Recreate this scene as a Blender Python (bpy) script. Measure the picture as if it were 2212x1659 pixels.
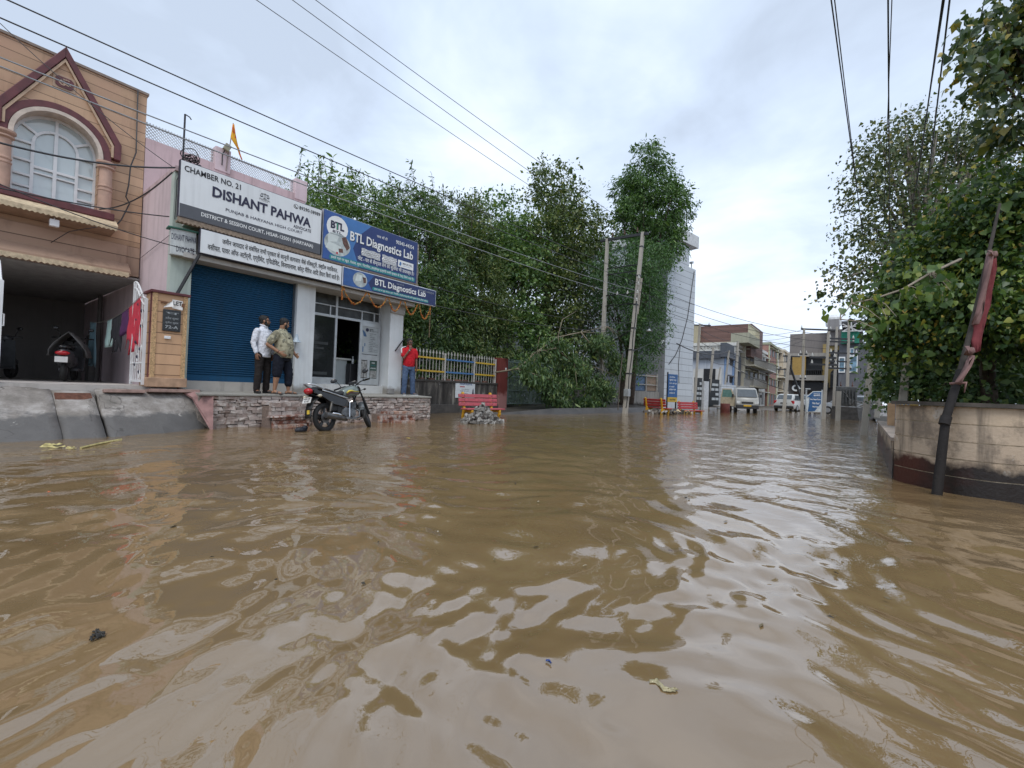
import bpy, bmesh, math, random
import numpy as np
from mathutils import Matrix, Vector
random.seed(7); RNG = np.random.default_rng(11)
for _o in list(bpy.data.objects): bpy.data.objects.remove(_o)
SC = bpy.context.scene; COL = SC.collection
rad = math.radians

# ------------------------------------------------------------ camera
F_PX = 960.0; IW, IH = 2212, 1659; CX, CY = 1106.0, 829.5
TH = math.atan(740/F_PX); PITCH = math.atan(12.5/F_PX); ROLL = math.atan(0.0374); CAMZ = 1.0
_r0 = Vector((math.cos(TH), math.sin(TH), 0))
FW = Vector((-math.sin(TH)*math.cos(PITCH), math.cos(TH)*math.cos(PITCH), math.sin(PITCH)))
_u0 = _r0.cross(FW)
CR = (math.cos(ROLL)*_r0 + math.sin(ROLL)*_u0)
CU = (-math.sin(ROLL)*_r0 + math.cos(ROLL)*_u0)
cam = bpy.data.cameras.new('camera'); camo = bpy.data.objects.new('camera', cam); COL.objects.link(camo)
cam.sensor_width = 36.0; cam.lens = 36.0*F_PX/IW; cam.clip_start = 0.05; cam.clip_end = 2000
M = Matrix((( CR.x, CU.x, -FW.x, 0), (CR.y, CU.y, -FW.y, 0), (CR.z, CU.z, -FW.z, CAMZ), (0, 0, 0, 1)))
camo.matrix_world = M
SC.camera = camo

# ------------------------------------------------------------ sky, sun, exposure
SUN_EL, SUN_AZ = 58.0, 150.0     # soft sun behind thin cloud, to the right of the street
world = bpy.data.worlds.new('World'); SC.world = world; world.use_nodes = True
nt = world.node_tree; nt.nodes.clear()
def wn(t, **k):
    n = nt.nodes.new(t)
    for a, b in k.items(): setattr(n, a, b)
    return n
sky = wn('ShaderNodeTexSky', sky_type='NISHITA'); sky.sun_disc = False
sky.sun_elevation = rad(SUN_EL); sky.sun_rotation = rad(SUN_AZ); sky.dust_density = 3.0
tc = wn('ShaderNodeTexCoord'); sep = wn('ShaderNodeSeparateXYZ'); nt.links.new(tc.outputs['Generated'], sep.inputs[0])
def wmath(op, a, b=None):
    n = wn('ShaderNodeMath', operation=op)
    for i, v in enumerate((a, b)):
        if v is None: continue
        if isinstance(v, (int, float)): n.inputs[i].default_value = v
        else: nt.links.new(v, n.inputs[i])
    return n.outputs[0]
zc = wmath('ADD', wmath('MAXIMUM', sep.outputs[2], 0.0), 0.22)
comb = wn('ShaderNodeCombineXYZ')
nt.links.new(wmath('DIVIDE', sep.outputs[0], zc), comb.inputs[0]); nt.links.new(wmath('DIVIDE', sep.outputs[1], zc), comb.inputs[1])
comb.inputs[2].default_value = 3.7
def wnoise(scale, detail, dist):
    n = wn('ShaderNodeTexNoise'); n.inputs['Scale'].default_value = scale; n.inputs['Detail'].default_value = detail
    n.inputs['Roughness'].default_value = .55; n.inputs['Distortion'].default_value = dist
    nt.links.new(comb.outputs[0], n.inputs['Vector']); return n.outputs['Fac']
n1 = wnoise(0.75, 6, .3); n2 = wnoise(2.1, 7, .5)
mixn = wmath('ADD', wmath('MULTIPLY', n1, .68), wmath('MULTIPLY', n2, .32))
ramp = wn('ShaderNodeValToRGB'); nt.links.new(mixn, ramp.inputs[0])
cr = ramp.color_ramp; cr.elements[0].position = .38; cr.elements[0].color = (.43, .50, .61, 1)
cr.elements[1].position = .70; cr.elements[1].color = (.93, .96, 1.0, 1)
e = cr.elements.new(.46); e.color = (.53, .62, .76, 1)
e = cr.elements.new(.56); e.color = (.69, .77, .90, 1)
# nishita sky (physically bright) at 0.1, seen faintly through the cloud deck
skm = wn('ShaderNodeVectorMath', operation='SCALE'); nt.links.new(sky.outputs[0], skm.inputs[0]); skm.inputs['Scale'].default_value = .1
mx = wn('ShaderNodeMix', data_type='RGBA'); mx.inputs['Factor'].default_value = .9
nt.links.new(skm.outputs[0], mx.inputs[6]); nt.links.new(ramp.outputs[0], mx.inputs[7])
bg = wn('ShaderNodeBackground'); bg.inputs['Strength'].default_value = 1.14
nt.links.new(mx.outputs[2], bg.inputs[0])
wo = wn('ShaderNodeOutputWorld'); nt.links.new(bg.outputs[0], wo.inputs[0])
sun = bpy.data.lights.new('sun', 'SUN'); sun.energy = 1.25; sun.angle = rad(25); sun.color = (1.0, .96, .9)
suno = bpy.data.objects.new('sun', sun); COL.objects.link(suno)
_az = rad(SUN_AZ)
_sd = Vector((math.sin(_az)*math.cos(rad(SUN_EL)), math.cos(_az)*math.cos(rad(SUN_EL)), math.sin(rad(SUN_EL))))
suno.rotation_euler = (-_sd).to_track_quat('-Z', 'Y').to_euler()
SC.view_settings.view_transform = 'Standard'; SC.view_settings.look = 'None'
SC.view_settings.exposure = 0.42; SC.view_settings.gamma = 1.0; SC.view_settings.use_curve_mapping = False
SC.render.engine = 'CYCLES'; SC.cycles.use_denoising = True; SC.cycles.max_bounces = 6
SC.cycles.transparent_max_bounces = 8; SC.cycles.caustics_reflective = False; SC.cycles.caustics_refractive = False

# ------------------------------------------------------------ helpers
def P(x, y, X=None, Y=None, Z=None, d=None):
    """Point of the place seen at pixel (x, y) of the 2212 px wide photo, on a known plane or at depth d."""
    r = FW + (x-CX)/F_PX*CR - (y-CY)/F_PX*CU
    if X is not None: t = X/r.x
    elif Y is not None: t = Y/r.y
    elif Z is not None: t = (Z-CAMZ)/r.z
    else: t = d
    return Vector((t*r.x, t*r.y, CAMZ+t*r.z))

def tag(o, label=None, cat=None, group=None, kind=None):
    if label: o['label'] = label
    if cat: o['category'] = cat
    if group: o['group'] = group
    if kind: o['kind'] = kind
    return o

def thing(name, label, cat, loc=(0, 0, 0), rz=0, group=None, rot=None):
    o = bpy.data.objects.new(name, None); o.empty_display_size = .1; COL.objects.link(o)
    o.matrix_basis = Matrix.Translation(loc) @ (rot if rot is not None else Matrix.Rotation(rz, 4, 'Z'))
    return tag(o, label, cat, group)

def copy_tree(o, parent=None):
    c = o.copy(); COL.objects.link(c)
    if parent is not None: c.parent = parent
    for ch in o.children: copy_tree(ch, c)
    return c

def world_inv(e):
    m = e.matrix_basis.copy()
    if e.parent is not None: m = e.parent.matrix_basis @ e.matrix_parent_inverse @ m
    return m.inverted()

class MB:
    """collects shapes and links them as one mesh object"""
    def __init__(s): s.v = []; s.f = []; s.m = []; s.mi = 0
    def add(s, vs, fs):
        b = len(s.v); s.v.extend([tuple(p) for p in vs])
        for f in fs: s.f.append(tuple(b+i for i in f)); s.m.append(s.mi)
        return s
    def box(s, x0, y0, z0, x1, y1, z1):
        x0, x1 = sorted((x0, x1)); y0, y1 = sorted((y0, y1)); z0, z1 = sorted((z0, z1))
        e = lambda: random.uniform(0, .0014)   # no two faces on one plane
        x0 -= e(); x1 += e(); y0 -= e(); y1 += e(); z0 -= e(); z1 += e()
        v = [(x0,y0,z0),(x1,y0,z0),(x1,y1,z0),(x0,y1,z0),(x0,y0,z1),(x1,y0,z1),(x1,y1,z1),(x0,y1,z1)]
        return s.add(v, [(0,3,2,1),(4,5,6,7),(0,1,5,4),(1,2,6,5),(2,3,7,6),(3,0,4,7)])
    def obox(s, c, h, R, jit=0):
        v = []; h = [q+random.uniform(0, .0009) for q in h]
        for z in (-1, 1):
            for x, y in ((-1,-1),(1,-1),(1,1),(-1,1)):
                p = Vector((x*h[0], y*h[1], z*h[2]))
                if jit: p += Vector((random.uniform(-jit,jit), random.uniform(-jit,jit), random.uniform(-jit,jit)))
                v.append(Vector(c) + R @ p)
        return s.add(v, [(0,3,2,1),(4,5,6,7),(0,1,5,4),(1,2,6,5),(2,3,7,6),(3,0,4,7)])
    def beam(s, p, q, w, h, up=(0,0,1)):
        p = Vector(p); q = Vector(q); d = q-p; L = d.length
        if L < 1e-6: return s
        z = d/L; u = Vector(up)
        if abs(z.dot(u)) > .98: u = Vector((1,0,0))
        x = u.cross(z).normalized(); y = z.cross(x)
        R = Matrix((x, y, z)).transposed()
        return s.obox((p+q)/2, (w/2, h/2, L/2), R)
    def loft(s, rings, caps=True, closed=True):
        n = len(rings[0]); b = []
        vs = [p for r in rings for p in r]; fs = []
        for i in range(len(rings)-1):
            for j in range(n if closed else n-1):
                k = (j+1) % n
                fs.append((i*n+j, i*n+k, (i+1)*n+k, (i+1)*n+j))
        if caps and closed:
            fs.append(tuple(reversed(range(n)))); fs.append(tuple((len(rings)-1)*n+j for j in range(n)))
        return s.add(vs, fs)
    def tube(s, pts, r, n=6, caps=True):
        pts = [Vector(p) for p in pts]
        rs = r if isinstance(r, (list, tuple)) else [r]*len(pts)
        rings = []; prev = None
        for i, p in enumerate(pts):
            d = (pts[min(i+1, len(pts)-1)] - pts[max(i-1, 0)])
            if d.length < 1e-9: d = Vector((0,0,1))
            d.normalize()
            if prev is None:
                a = Vector((0,0,1)) if abs(d.z) < .9 else Vector((1,0,0))
                u = d.cross(a).normalized()
            else:
                u = prev - d*prev.dot(d)
                u = u.normalized() if u.length > 1e-6 else d.orthogonal().normalized()
            prev = u; w = d.cross(u)
            rings.append([p + (u*math.cos(2*math.pi*k/n) + w*math.sin(2*math.pi*k/n))*rs[i] for k in range(n)])
        return s.loft(rings, caps)
    def cyl(s, p, q, r0, r1=None, n=10, caps=True): return s.tube([p, q], [r0, r0 if r1 is None else r1], n, caps)
    def lathe(s, prof, c=(0,0,0), n=16, axis='Z'):
        """prof: (radius, height) pairs"""
        rings = []
        for r, h in prof:
            ring = []
            for k in range(n):
                a = 2*math.pi*k/n; x, y = r*math.cos(a), r*math.sin(a)
                p = (x, y, h) if axis == 'Z' else ((h, x, y) if axis == 'X' else (y, h, x))
                ring.append(Vector(c)+Vector(p))
            rings.append(ring)
        return s.loft(rings)
    def ell(s, c, r, nu=12, nv=8, R=None):
        c = Vector(c); rings = []
        for i in range(nv+1):
            t = math.pi*(i/nv); rr = max(math.sin(t), .02)
            ring = []
            for k in range(nu):
                a = 2*math.pi*k/nu
                p = Vector((r[0]*rr*math.cos(a), r[1]*rr*math.sin(a), -r[2]*math.cos(t)))
                ring.append(c + (R @ p if R else p))
            rings.append(ring)
        return s.loft(rings)
    def prism(s, poly, a, b, axis='X'):
        """poly of (u, w) pairs extruded from a to b: axis X -> (Y,Z), Y -> (X,Z), Z -> (X,Y)"""
        def mk(t, u, w): return (t,u,w) if axis == 'X' else ((u,t,w) if axis == 'Y' else (u,w,t))
        n = len(poly)
        vs = [mk(a, *p) for p in poly] + [mk(b, *p) for p in poly]
        fs = [tuple(range(n)), tuple(reversed(range(n, 2*n)))] + [(i, i+n, (i+1) % n+n, (i+1) % n) for i in range(n)]
        return s.add(vs, fs)
    def strip_arch(s, y, z, ro, ri, zb, a, b, n=28, axis='X'):
        """an arch band from outer radius ro to inner radius ri with feet down to zb"""
        o = [(y+ro, zb)]+[(y+ro*math.cos(math.pi*k/n), z+ro*math.sin(math.pi*k/n)) for k in range(n+1)]+[(y-ro, zb)]
        i = [(y+ri, zb)]+[(y+ri*math.cos(math.pi*k/n), z+ri*math.sin(math.pi*k/n)) for k in range(n+1)]+[(y-ri, zb)]
        mk = (lambda t, p: (t, p[0], p[1])) if axis == 'X' else (lambda t, p: (p[0], t, p[1]))
        return s.loft([[mk(a, o[k]), mk(b, o[k]), mk(b, i[k]), mk(a, i[k])] for k in range(len(o))])
    def quad(s, *p): return s.add(p, [tuple(range(len(p)))])
    def build(s, name, mats, parent=None, smooth=False, local=False, bevel=0, label=None, fix=True):
        me = bpy.data.meshes.new(name); me.from_pydata(s.v, [], s.f)
        mats = mats if isinstance(mats, (list, tuple)) else [mats]
        for m in mats: me.materials.append(m)
        if len(mats) > 1: me.polygons.foreach_set('material_index', s.m)
        if smooth: me.polygons.foreach_set('use_smooth', [True]*len(me.polygons))
        if fix:
            bm = bmesh.new(); bm.from_mesh(me); bmesh.ops.recalc_face_normals(bm, faces=bm.faces); bm.to_mesh(me); bm.free()
        if smooth == 'auto': auto_smooth(me)
        me.update()
        return link(name, me, parent, local, bevel, label)

def auto_smooth(me, ang=40):
    me.polygons.foreach_set('use_smooth', [True]*len(me.polygons))
    me.set_sharp_from_angle(angle=rad(ang))

def link(name, me, parent=None, local=False, bevel=0, label=None):
    o = bpy.data.objects.new(name, me); COL.objects.link(o)
    if parent is not None:
        o.parent = parent
        if not local: o.matrix_parent_inverse = world_inv(parent)
    if bevel:
        b = o.modifiers.new('bevel', 'BEVEL'); b.width = bevel; b.segments = 2; b.limit_method = 'ANGLE'; b.angle_limit = rad(40)
    if label: o['label'] = label
    return o

def struct(o, name=None):
    o['kind'] = 'structure'; return o

# ------------------------------------------------------------ materials
class NT:
    def __init__(s, name):
        s.mat = bpy.data.materials.new(name); s.mat.use_nodes = True
        s.t = s.mat.node_tree; s.b = s.t.nodes['Principled BSDF']; s.out = s.t.nodes['Material Output']
    def n(s, typ, **k):
        n = s.t.nodes.new(typ)
        for a, b in k.items(): setattr(n, a, b)
        return n
    def l(s, a, b): s.t.links.new(a, b)
    def set(s, node, key, v):
        if isinstance(v, (int, float)): node.inputs[key].default_value = v
        elif isinstance(v, tuple): node.inputs[key].default_value = v if len(v) == 4 or len(v) == 3 and node.inputs[key].type == 'VECTOR' else (*v, 1)
        else: s.l(v, node.inputs[key])
    def coord(s, kind='Object', scale=(1,1,1)):
        c = s.n('ShaderNodeTexCoord'); m = s.n('ShaderNodeMapping'); m.inputs['Scale'].default_value = scale
        s.l(c.outputs[kind], m.inputs[0]); return m.outputs[0]
    def noise(s, scale, detail=4, vec=None, rough=.55, dist=0):
        n = s.n('ShaderNodeTexNoise'); n.inputs['Scale'].default_value = scale; n.inputs['Detail'].default_value = detail
        n.inputs['Roughness'].default_value = rough; n.inputs['Distortion'].default_value = dist
        if vec is not None: s.l(vec, n.inputs['Vector'])
        return n.outputs['Fac']
    def math(s, op, a, b=0, clamp=False):
        n = s.n('ShaderNodeMath', operation=op); n.use_clamp = clamp
        s.set(n, 0, a); s.set(n, 1, b); return n.outputs[0]
    def mix(s, f, a, b, blend='MIX'):
        n = s.n('ShaderNodeMix', data_type='RGBA', blend_type=blend)
        s.set(n, 0, f); s.set(n, 6, a); s.set(n, 7, b); return n.outputs[2]
    def ramp(s, f, stops):
        n = s.n('ShaderNodeValToRGB'); s.l(f, n.inputs[0]); r = n.color_ramp
        r.elements[0].position, r.elements[0].color = stops[0][0], (*stops[0][1], 1)
        r.elements[1].position, r.elements[1].color = stops[-1][0], (*stops[-1][1], 1)
        for p, c in stops[1:-1]:
            e = r.elements.new(p); e.color = (*c, 1)
        return n.outputs[0]
    def step(s, f, a, b): 
        n = s.n('ShaderNodeMapRange'); s.l(f, n.inputs[0]); n.inputs[1].default_value = a; n.inputs[2].default_value = b; return n.outputs[0]
    def island(s): return s.n('ShaderNodeNewGeometry').outputs['Random Per Island']
    def pos(s): return s.n('ShaderNodeNewGeometry').outputs['Position']
    def bump(s, h, strength=.3, dist=.02):
        n = s.n('ShaderNodeBump'); n.inputs['Strength'].default_value = strength; n.inputs['Distance'].default_value = dist
        s.l(h, n.inputs['Height']); s.l(n.outputs[0], s.b.inputs['Normal']); return n
    def fin(s, col=None, rough=.7, metal=0, spec=.5):
        if col is not None: s.set(s.b, 'Base Color', col)
        s.set(s.b, 'Roughness', rough); s.set(s.b, 'Metallic', metal); s.set(s.b, 'Specular IOR Level', spec)
        return s.mat
def sc(c, k): return tuple(min(1, x*k) for x in c)

_mc = {}
def plain(name, c, rough=.6, metal=0, var=.18, scale=6, spec=.5, bump=0, island=0):
    """one colour with a slow noise variation"""
    if name in _mc: return _mc[name]
    m = NT(name); f = m.noise(scale, 5, m.coord())
    col = m.mix(m.step(f, .3, .7), sc(c, 1-var), sc(c, 1+var))
    if island: col = m.mix(1.0, col, m.ramp(m.island(), [(0, (1-island,)*3), (1, (1+island*.5,)*3)]), 'MULTIPLY')
    if bump: m.bump(m.noise(scale*6, 6, m.coord()), bump)
    _mc[name] = m.fin(col, rough, metal, spec); return _mc[name]

def wall_mat(name, c, stain=(.12,.10,.085), amount=.5, scale=1.2, rough=.85, bump=.15, damp_z=None, damp_h=.8, damp=(.05,.045,.04)):
    """painted plaster with blotches, vertical run marks and (optionally) rising damp"""
    m = NT(name); v = m.coord()
    big = m.noise(scale, 8, v, .65); run = m.noise(1.0, 6, m.coord('Object', (5, 5, .45)), .6)
    col = m.mix(m.step(big, .35, .75), sc(c, 1.06), sc(c, .86))
    f = m.math('MULTIPLY', m.step(run, .52, .78), amount, True)
    col = m.mix(f, col, stain)
    f2 = m.math('MULTIPLY', m.step(m.noise(scale*3.3, 8, v, .7), .60, .72), amount, True)
    col = m.mix(f2, col, sc(stain, 1.6))
    if damp_z is not None:
        z = m.n('ShaderNodeSeparateXYZ'); m.l(m.pos(), z.inputs[0])
        edge = m.math('ADD', z.outputs[2], m.math('MULTIPLY', m.math('SUBTRACT', m.noise(2.2, 7, v, .65), .5), damp_h*1.6))
        f3 = m.math('SUBTRACT', 1.0, m.step(edge, damp_z, damp_z+.18), True)
        col = m.mix(f3, col, damp)
    m.bump(m.noise(30, 6, v), bump, .01)
    return m.fin(col, rough, 0, .3)
# ------------------------------------------------------------ ground sheet, ramp, driveway
def lined(name, c, pitch, gap=.035, var=.22, lc=None, blocks=0, stain=.25, tint=None, rough=.7, off=0, axis='Y'):
    """stone or tile cladding: horizontal joints every `pitch` metres, each course with its own tone; blocks = course length"""
    m = NT(name); p = m.n('ShaderNodeSeparateXYZ'); m.l(m.coord(), p.inputs[0])
    zz = m.math('DIVIDE', m.math('ADD', p.outputs[2], off), pitch)
    fr = m.math('FRACT', zz); idx = m.math('FLOOR', zz)
    joint = m.math('LESS_THAN', fr, gap/pitch)
    cell = idx
    if blocks:
        h = p.outputs[1] if axis == 'Y' else p.outputs[0]
        q = m.math('DIVIDE', m.math('ADD', h, m.math('MULTIPLY', m.math('FRACT', m.math('MULTIPLY', idx, .5)), blocks)), blocks)
        joint = m.math('MAXIMUM', joint, m.math('LESS_THAN', m.math('FRACT', q), gap/blocks))
        cell = m.math('ADD', m.math('MULTIPLY', idx, 13.7), m.math('MULTIPLY', m.math('FLOOR', q), 7.31))
    wn_ = m.n('ShaderNodeTexWhiteNoise', noise_dimensions='1D'); m.l(cell, wn_.inputs['W'])
    col = m.mix(wn_.outputs['Value'], sc(c, 1-var), sc(c, 1+var))
    if tint: col = m.mix(m.math('MULTIPLY', m.step(m.noise(.9, 6, m.coord()), .45, .7), .6), col, tint)
    run = m.step(m.noise(1.3, 7, m.coord('Object', (3, 3, .6)), .62), .52, .8)
    col = m.mix(m.math('MULTIPLY', run, stain), col, sc(c, .35))
    col = m.mix(joint, col, lc or sc(c, .4))
    m.bump(m.math('SUBTRACT', m.math('MULTIPLY', m.noise(26, 5, m.coord()), .3), joint), .5, .012)
    return m.fin(col, rough, 0, .3)

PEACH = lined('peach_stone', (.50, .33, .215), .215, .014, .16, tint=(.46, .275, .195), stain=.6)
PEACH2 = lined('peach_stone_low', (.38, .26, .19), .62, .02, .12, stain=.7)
MAROON = plain('maroon_paint', (.11, .028, .032), .55, var=.3)
PINK = wall_mat('pink_plaster', (.60, .49, .51), (.36, .28, .28), .6)
PINKD = wall_mat('pink_plaster_weathered', (.54, .41, .42), (.27, .2, .2), .9)
GREENW = wall_mat('pale_green_plaster', (.46, .53, .48), (.2, .22, .2), .5)
WHITEW = wall_mat('white_plaster', (.68, .71, .72), (.36, .35, .33), .35, damp_z=.80, damp_h=.35, damp=(.30, .28, .25))
SOFFIT = wall_mat('soffit_plaster', (.50, .49, .47), (.22, .2, .19), .5)
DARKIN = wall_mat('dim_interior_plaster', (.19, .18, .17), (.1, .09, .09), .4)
CREAMT = plain('cream_tile_edge', (.52, .42, .28), .7, var=.25, scale=14)
BLACKM = plain('black_metal', (.02, .02, .022), .45, var=.3)
WHITEM = plain('white_metal', (.72, .73, .74), .4, var=.08)
GREYM = plain('grey_metal', (.42, .44, .45), .4, .5, var=.12)
ALU = plain('aluminium', (.55, .57, .58), .35, .6, var=.1)
CONC = wall_mat('concrete', (.40, .38, .35), (.17, .16, .145), .6, scale=2.5)

# bed of the street, far larger than the water, rising above the flood beyond the crossing
g = MB()
xs = [-160, -60, -20, -14, -9.8, -4, 2, 8, 20, 60, 160]
def gz(x, y):
    z = -.35
    if y > 40: z = -.35 + min(1, (y-40)/8)*.37
    if x < -10.4: z = max(z, .0)
    if x < -11.5: z = max(z, .12)
    if x > 3: z = max(z, .05)
    return z
ys = [-60, -20, 0, 5, 10, 20, 30, 40, 44, 48, 60, 90, 140, 260]
for i, y in enumerate(ys):
    for x in xs: g.v.append((x, y, gz(x, y)))
n = len(xs)
for i in range(len(ys)-1):
    for j in range(n-1): g.f.append((i*n+j, i*n+j+1, (i+1)*n+j+1, (i+1)*n+j)); g.m.append(0)
gm = NT('wet_road_earth'); f = gm.noise(1.6, 9, gm.coord(), .65)
gm.bump(gm.noise(9, 8, gm.coord()), .4, .03)
ROADM = gm.fin(gm.ramp(f, [(.3, (.07, .055, .04)), (.5, (.13, .105, .08)), (.7, (.2, .17, .14))]), .45)
struct(g.build('ground', ROADM))

# driveway floor and the three slabs of the ramp that dips into the flood
def conc_ramp_mat():
    m = NT('ramp_concrete'); v = m.coord(); p = m.n('ShaderNodeSeparateXYZ'); m.l(m.pos(), p.inputs[0])
    base = m.ramp(m.noise(2.4, 9, v, .7), [(.3, (.13, .12, .105)), (.48, (.22, .20, .18)), (.60, (.32, .30, .28)), (.74, (.43, .41, .38))])
    wet = m.math('ADD', p.outputs[2], m.math('MULTIPLY', m.math('SUBTRACT', m.noise(1.9, 8, v, .7), .5), .55))
    col = m.mix(m.math('SUBTRACT', 1, m.step(wet, .30, .37)), base, m.mix(m.noise(6, 7, v), (.085, .083, .080), (.135, .13, .125)))
    fl = m.step(m.noise(7, 9, v, .75), .62, .66)
    col = m.mix(m.math('MULTIPLY', fl, m.step(wet, .24, .30)), col, (.46, .44, .41))
    vo = m.n('ShaderNodeTexVoronoi', feature='DISTANCE_TO_EDGE'); vo.inputs['Scale'].default_value = .7
    wv = m.n('ShaderNodeVectorMath', operation='ADD'); m.l(v, wv.inputs[0]); nz = m.n('ShaderNodeTexNoise'); nz.inputs['Scale'].default_value = 4; m.l(nz.outputs['Color'], wv.inputs[1]); m.l(wv.outputs[0], vo.inputs['Vector'])
    col = m.mix(m.math('MULTIPLY', m.math('LESS_THAN', vo.outputs['Distance'], .006), .55), col, (.05, .047, .043))
    rg = m.math('ADD', m.math('MULTIPLY', m.step(wet, .28, .42), .35), .5)
    m.bump(m.noise(14, 9, v, .7), .5, .02)
    return m.fin(col, rg, 0, .4)
RAMPM = conc_ramp_mat()
def edge_x(y): return -9.42 if y < 1.7 else -9.42-.95*min(1, ((y-1.7)/1.75))**1.4
def ramp_slab(y0, y1, dz, top_x=-10.9):
    m = MB(); NY, NX = max(3, int((y1-y0)/.12)), 16
    for i in range(NY+1):
        y = y0+(y1-y0)*i/NY; xe = edge_x(y)+.16
        for j in range(NX+1):
            t = j/NX; x = top_x+(xe-top_x)*t
            bend = -10.70
            z = .74-(.06)*(x-top_x)/(bend-top_x) if x < bend else .68*(1-((x-bend)/(xe-.16-bend)))
            z += dz + (.014*math.sin(4.3*y+3*x)+.010*math.sin(11*y+6*x+1)+.007*math.sin(23*y-9*x))
            m.v.append((x, y, z))
    for i in range(NY):
        for j in range(NX):
            a = i*(NX+1)+j; m.f.append((a, a+1, a+NX+2, a+NX+1)); m.m.append(0)
    o = struct(m.build('ramp', RAMPM, fix=False)); auto_smooth(o.data, 12)
    s = o.modifiers.new('thick', 'SOLIDIFY'); s.thickness = .16; s.offset = -1
    return o
ramp_slab(-5, 1.20, .0); ramp_slab(1.212, 1.71, -.022); ramp_slab(1.755, 3.42, .008)
rbs = MB()   # rubble bed under the ramp slabs
rbs.prism([(-10.95, -.3), (-10.95, .60), (-10.45, .42), (-9.95, -.02), (-9.85, -.3)], -5, 2.6, 'Y')
struct(rbs.build('ramp_bed', plain('ramp_bed_earth', (.06, .055, .05), .9, var=.4, scale=9)))
d = MB(); d.box(-20, -6, .3, -10.88, 2.84, .80)
d.box(-13, -6, .804, -10.95, 2.45, .812)
struct(d.build('driveway', wall_mat('driveway_cement', (.46, .43, .40), (.2, .18, .16), .6, 1.8), bevel=.01))
sl = MB()
for (x0, x1, y0, y1, z) in ((-10.84, -10.55, 1.84, 2.42, .735), (-10.86, -10.55, 2.47, 3.3, .755)):
    sl.obox(((x0+x1)/2, (y0+y1)/2, z-.035), ((x1-x0)/2, (y1-y0)/2, .03), Matrix.Rotation(-.1, 3, 'Y'))
o = sl.build('paving_slab', plain('red_sandstone_slab', (.30, .20, .17), .8, var=.3, scale=9), bevel=.006)
tag(o, kind='structure')
dr = MB()
for k in range(6): dr.box(-10.66+k*.025, 1.23, .585-k*.006, -10.645+k*.025, 1.68, .665-k*.012)
tag(dr.build('drain_grating', plain('rusty_brick', (.20, .09, .06), .85, var=.35, scale=20)), 'rusty slatted drain grating set in the channel of the concrete ramp', 'drain')

# ------------------------------------------------------------ peach stone house
HX = -13.3
house = thing('stone_house', 'peach stone clad house with maroon gable and arched glass window over an open carport', 'house', (HX, 0, .8))
yc, rw, zs = 1.40, .635, 5.74
def arc(r, n=20, a0=0, a1=math.pi, c=None): 
    c = c or (yc, zs)
    return [(c[0]+r*math.cos(a0+(a1-a0)*k/n), c[1]+r*math.sin(a0+(a1-a0)*k/n)) for k in range(n+1)]
wl = MB(); zb, zt, zsill = 3.98, 7.58, 4.52
A = arc(rw, 24)
right = [(yc, zb), (2.82, zb), (2.82, zt), (yc, zt)] + [A[k] for k in range(12, -1, -1)] + [(yc+rw, zsill), (yc, zsill)]
left = [(yc, zt), (-6, zt), (-6, zb), (yc, zb), (yc, zsill), (yc-rw, zsill)] + [A[k] for k in range(24, 11, -1)]
wl.prism(right, HX-.32, HX); wl.prism(left, HX-.32, HX)
wl.box(-20, 2.6, zb, HX-.32, 2.82, zt)
wl.build('upper_wall', PEACH, house)
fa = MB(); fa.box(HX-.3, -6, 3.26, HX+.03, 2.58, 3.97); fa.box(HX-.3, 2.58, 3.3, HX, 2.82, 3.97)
fa.build('lower_fascia', PEACH2, house)
# parapet coping
cp = MB(); cp.box(HX-.36, -6, zt, HX+.03, 2.85, zt+.05); cp.build('coping', plain('weathered_coping', (.25, .2, .17), .9), house)
# gable trim (maroon bands standing proud of the wall) over a raised panel
gy, gz_, gr = 1.44, 7.80, .945
fe, fo = 6.12, 5.80
gp = MB(); gp.prism([(gy-.80, fo+.02), (gy-.80, fe+.02)] + [(gy, gz_-.24), (gy+.80, fe+.02), (gy+.80, fo+.02)] + arc(.77, 16, 0, math.pi, (yc, zs)), HX-.002, HX+.085)
gp.build('gable_panel', PEACH, house)
gt = MB()
for s in (-1, 1):
    gt.prism([(gy, gz_), (gy+s*gr, fe+.03), (gy+s*gr, fo), (gy+s*(gr-.12), fo), (gy+s*(gr-.12), fe-.02), (gy, gz_-.22)], HX, HX+.15)
gt.build('gable_trim', MAROON, house, bevel=.01)
gi = MB()
for s in (-1, 1):
    gi.prism([(gy, gz_-.245), (gy+s*(gr-.125), fe-.03), (gy+s*(gr-.125), fo+.03), (gy+s*(gr-.165), fo+.03), (gy+s*(gr-.165), fe-.05), (gy, gz_-.32)], HX+.0, HX+.13)
gi.build('inner_moulding', plain('pale_stone', (.50, .36, .25), .8), house)
# arch band
ab = MB(); ab.strip_arch(yc, zs, .83, .70, 5.66, HX, HX+.11)
ab.build('arch_band', MAROON, house, bevel=.008)
rv = MB(); rv.strip_arch(yc, zs, .695, .622, 5.6, HX-.21, HX+.12)
rv.build('arch_reveal', plain('cream_plaster', (.55, .47, .40), .8), house)
# columns beside the window
for s in (-1, 1):
    c = MB(); y = yc+s*.745
    c.lathe([(.115, 4.56), (.115, 5.02), (.125, 5.03), (.125, 5.06), (.112, 5.07), (.112, 5.10), (.125, 5.11), (.125, 5.14), (.112, 5.15), (.106, 5.50), (.15, 5.53), (.15, 5.56), (.12, 5.57), (.17, 5.62), (.17, 5.66)], (HX+.13, y, 0), 18)
    col_ = c.build('column', plain('pinkish_stone', (.46, .30, .23), .75, var=.15), house, smooth='auto')
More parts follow.
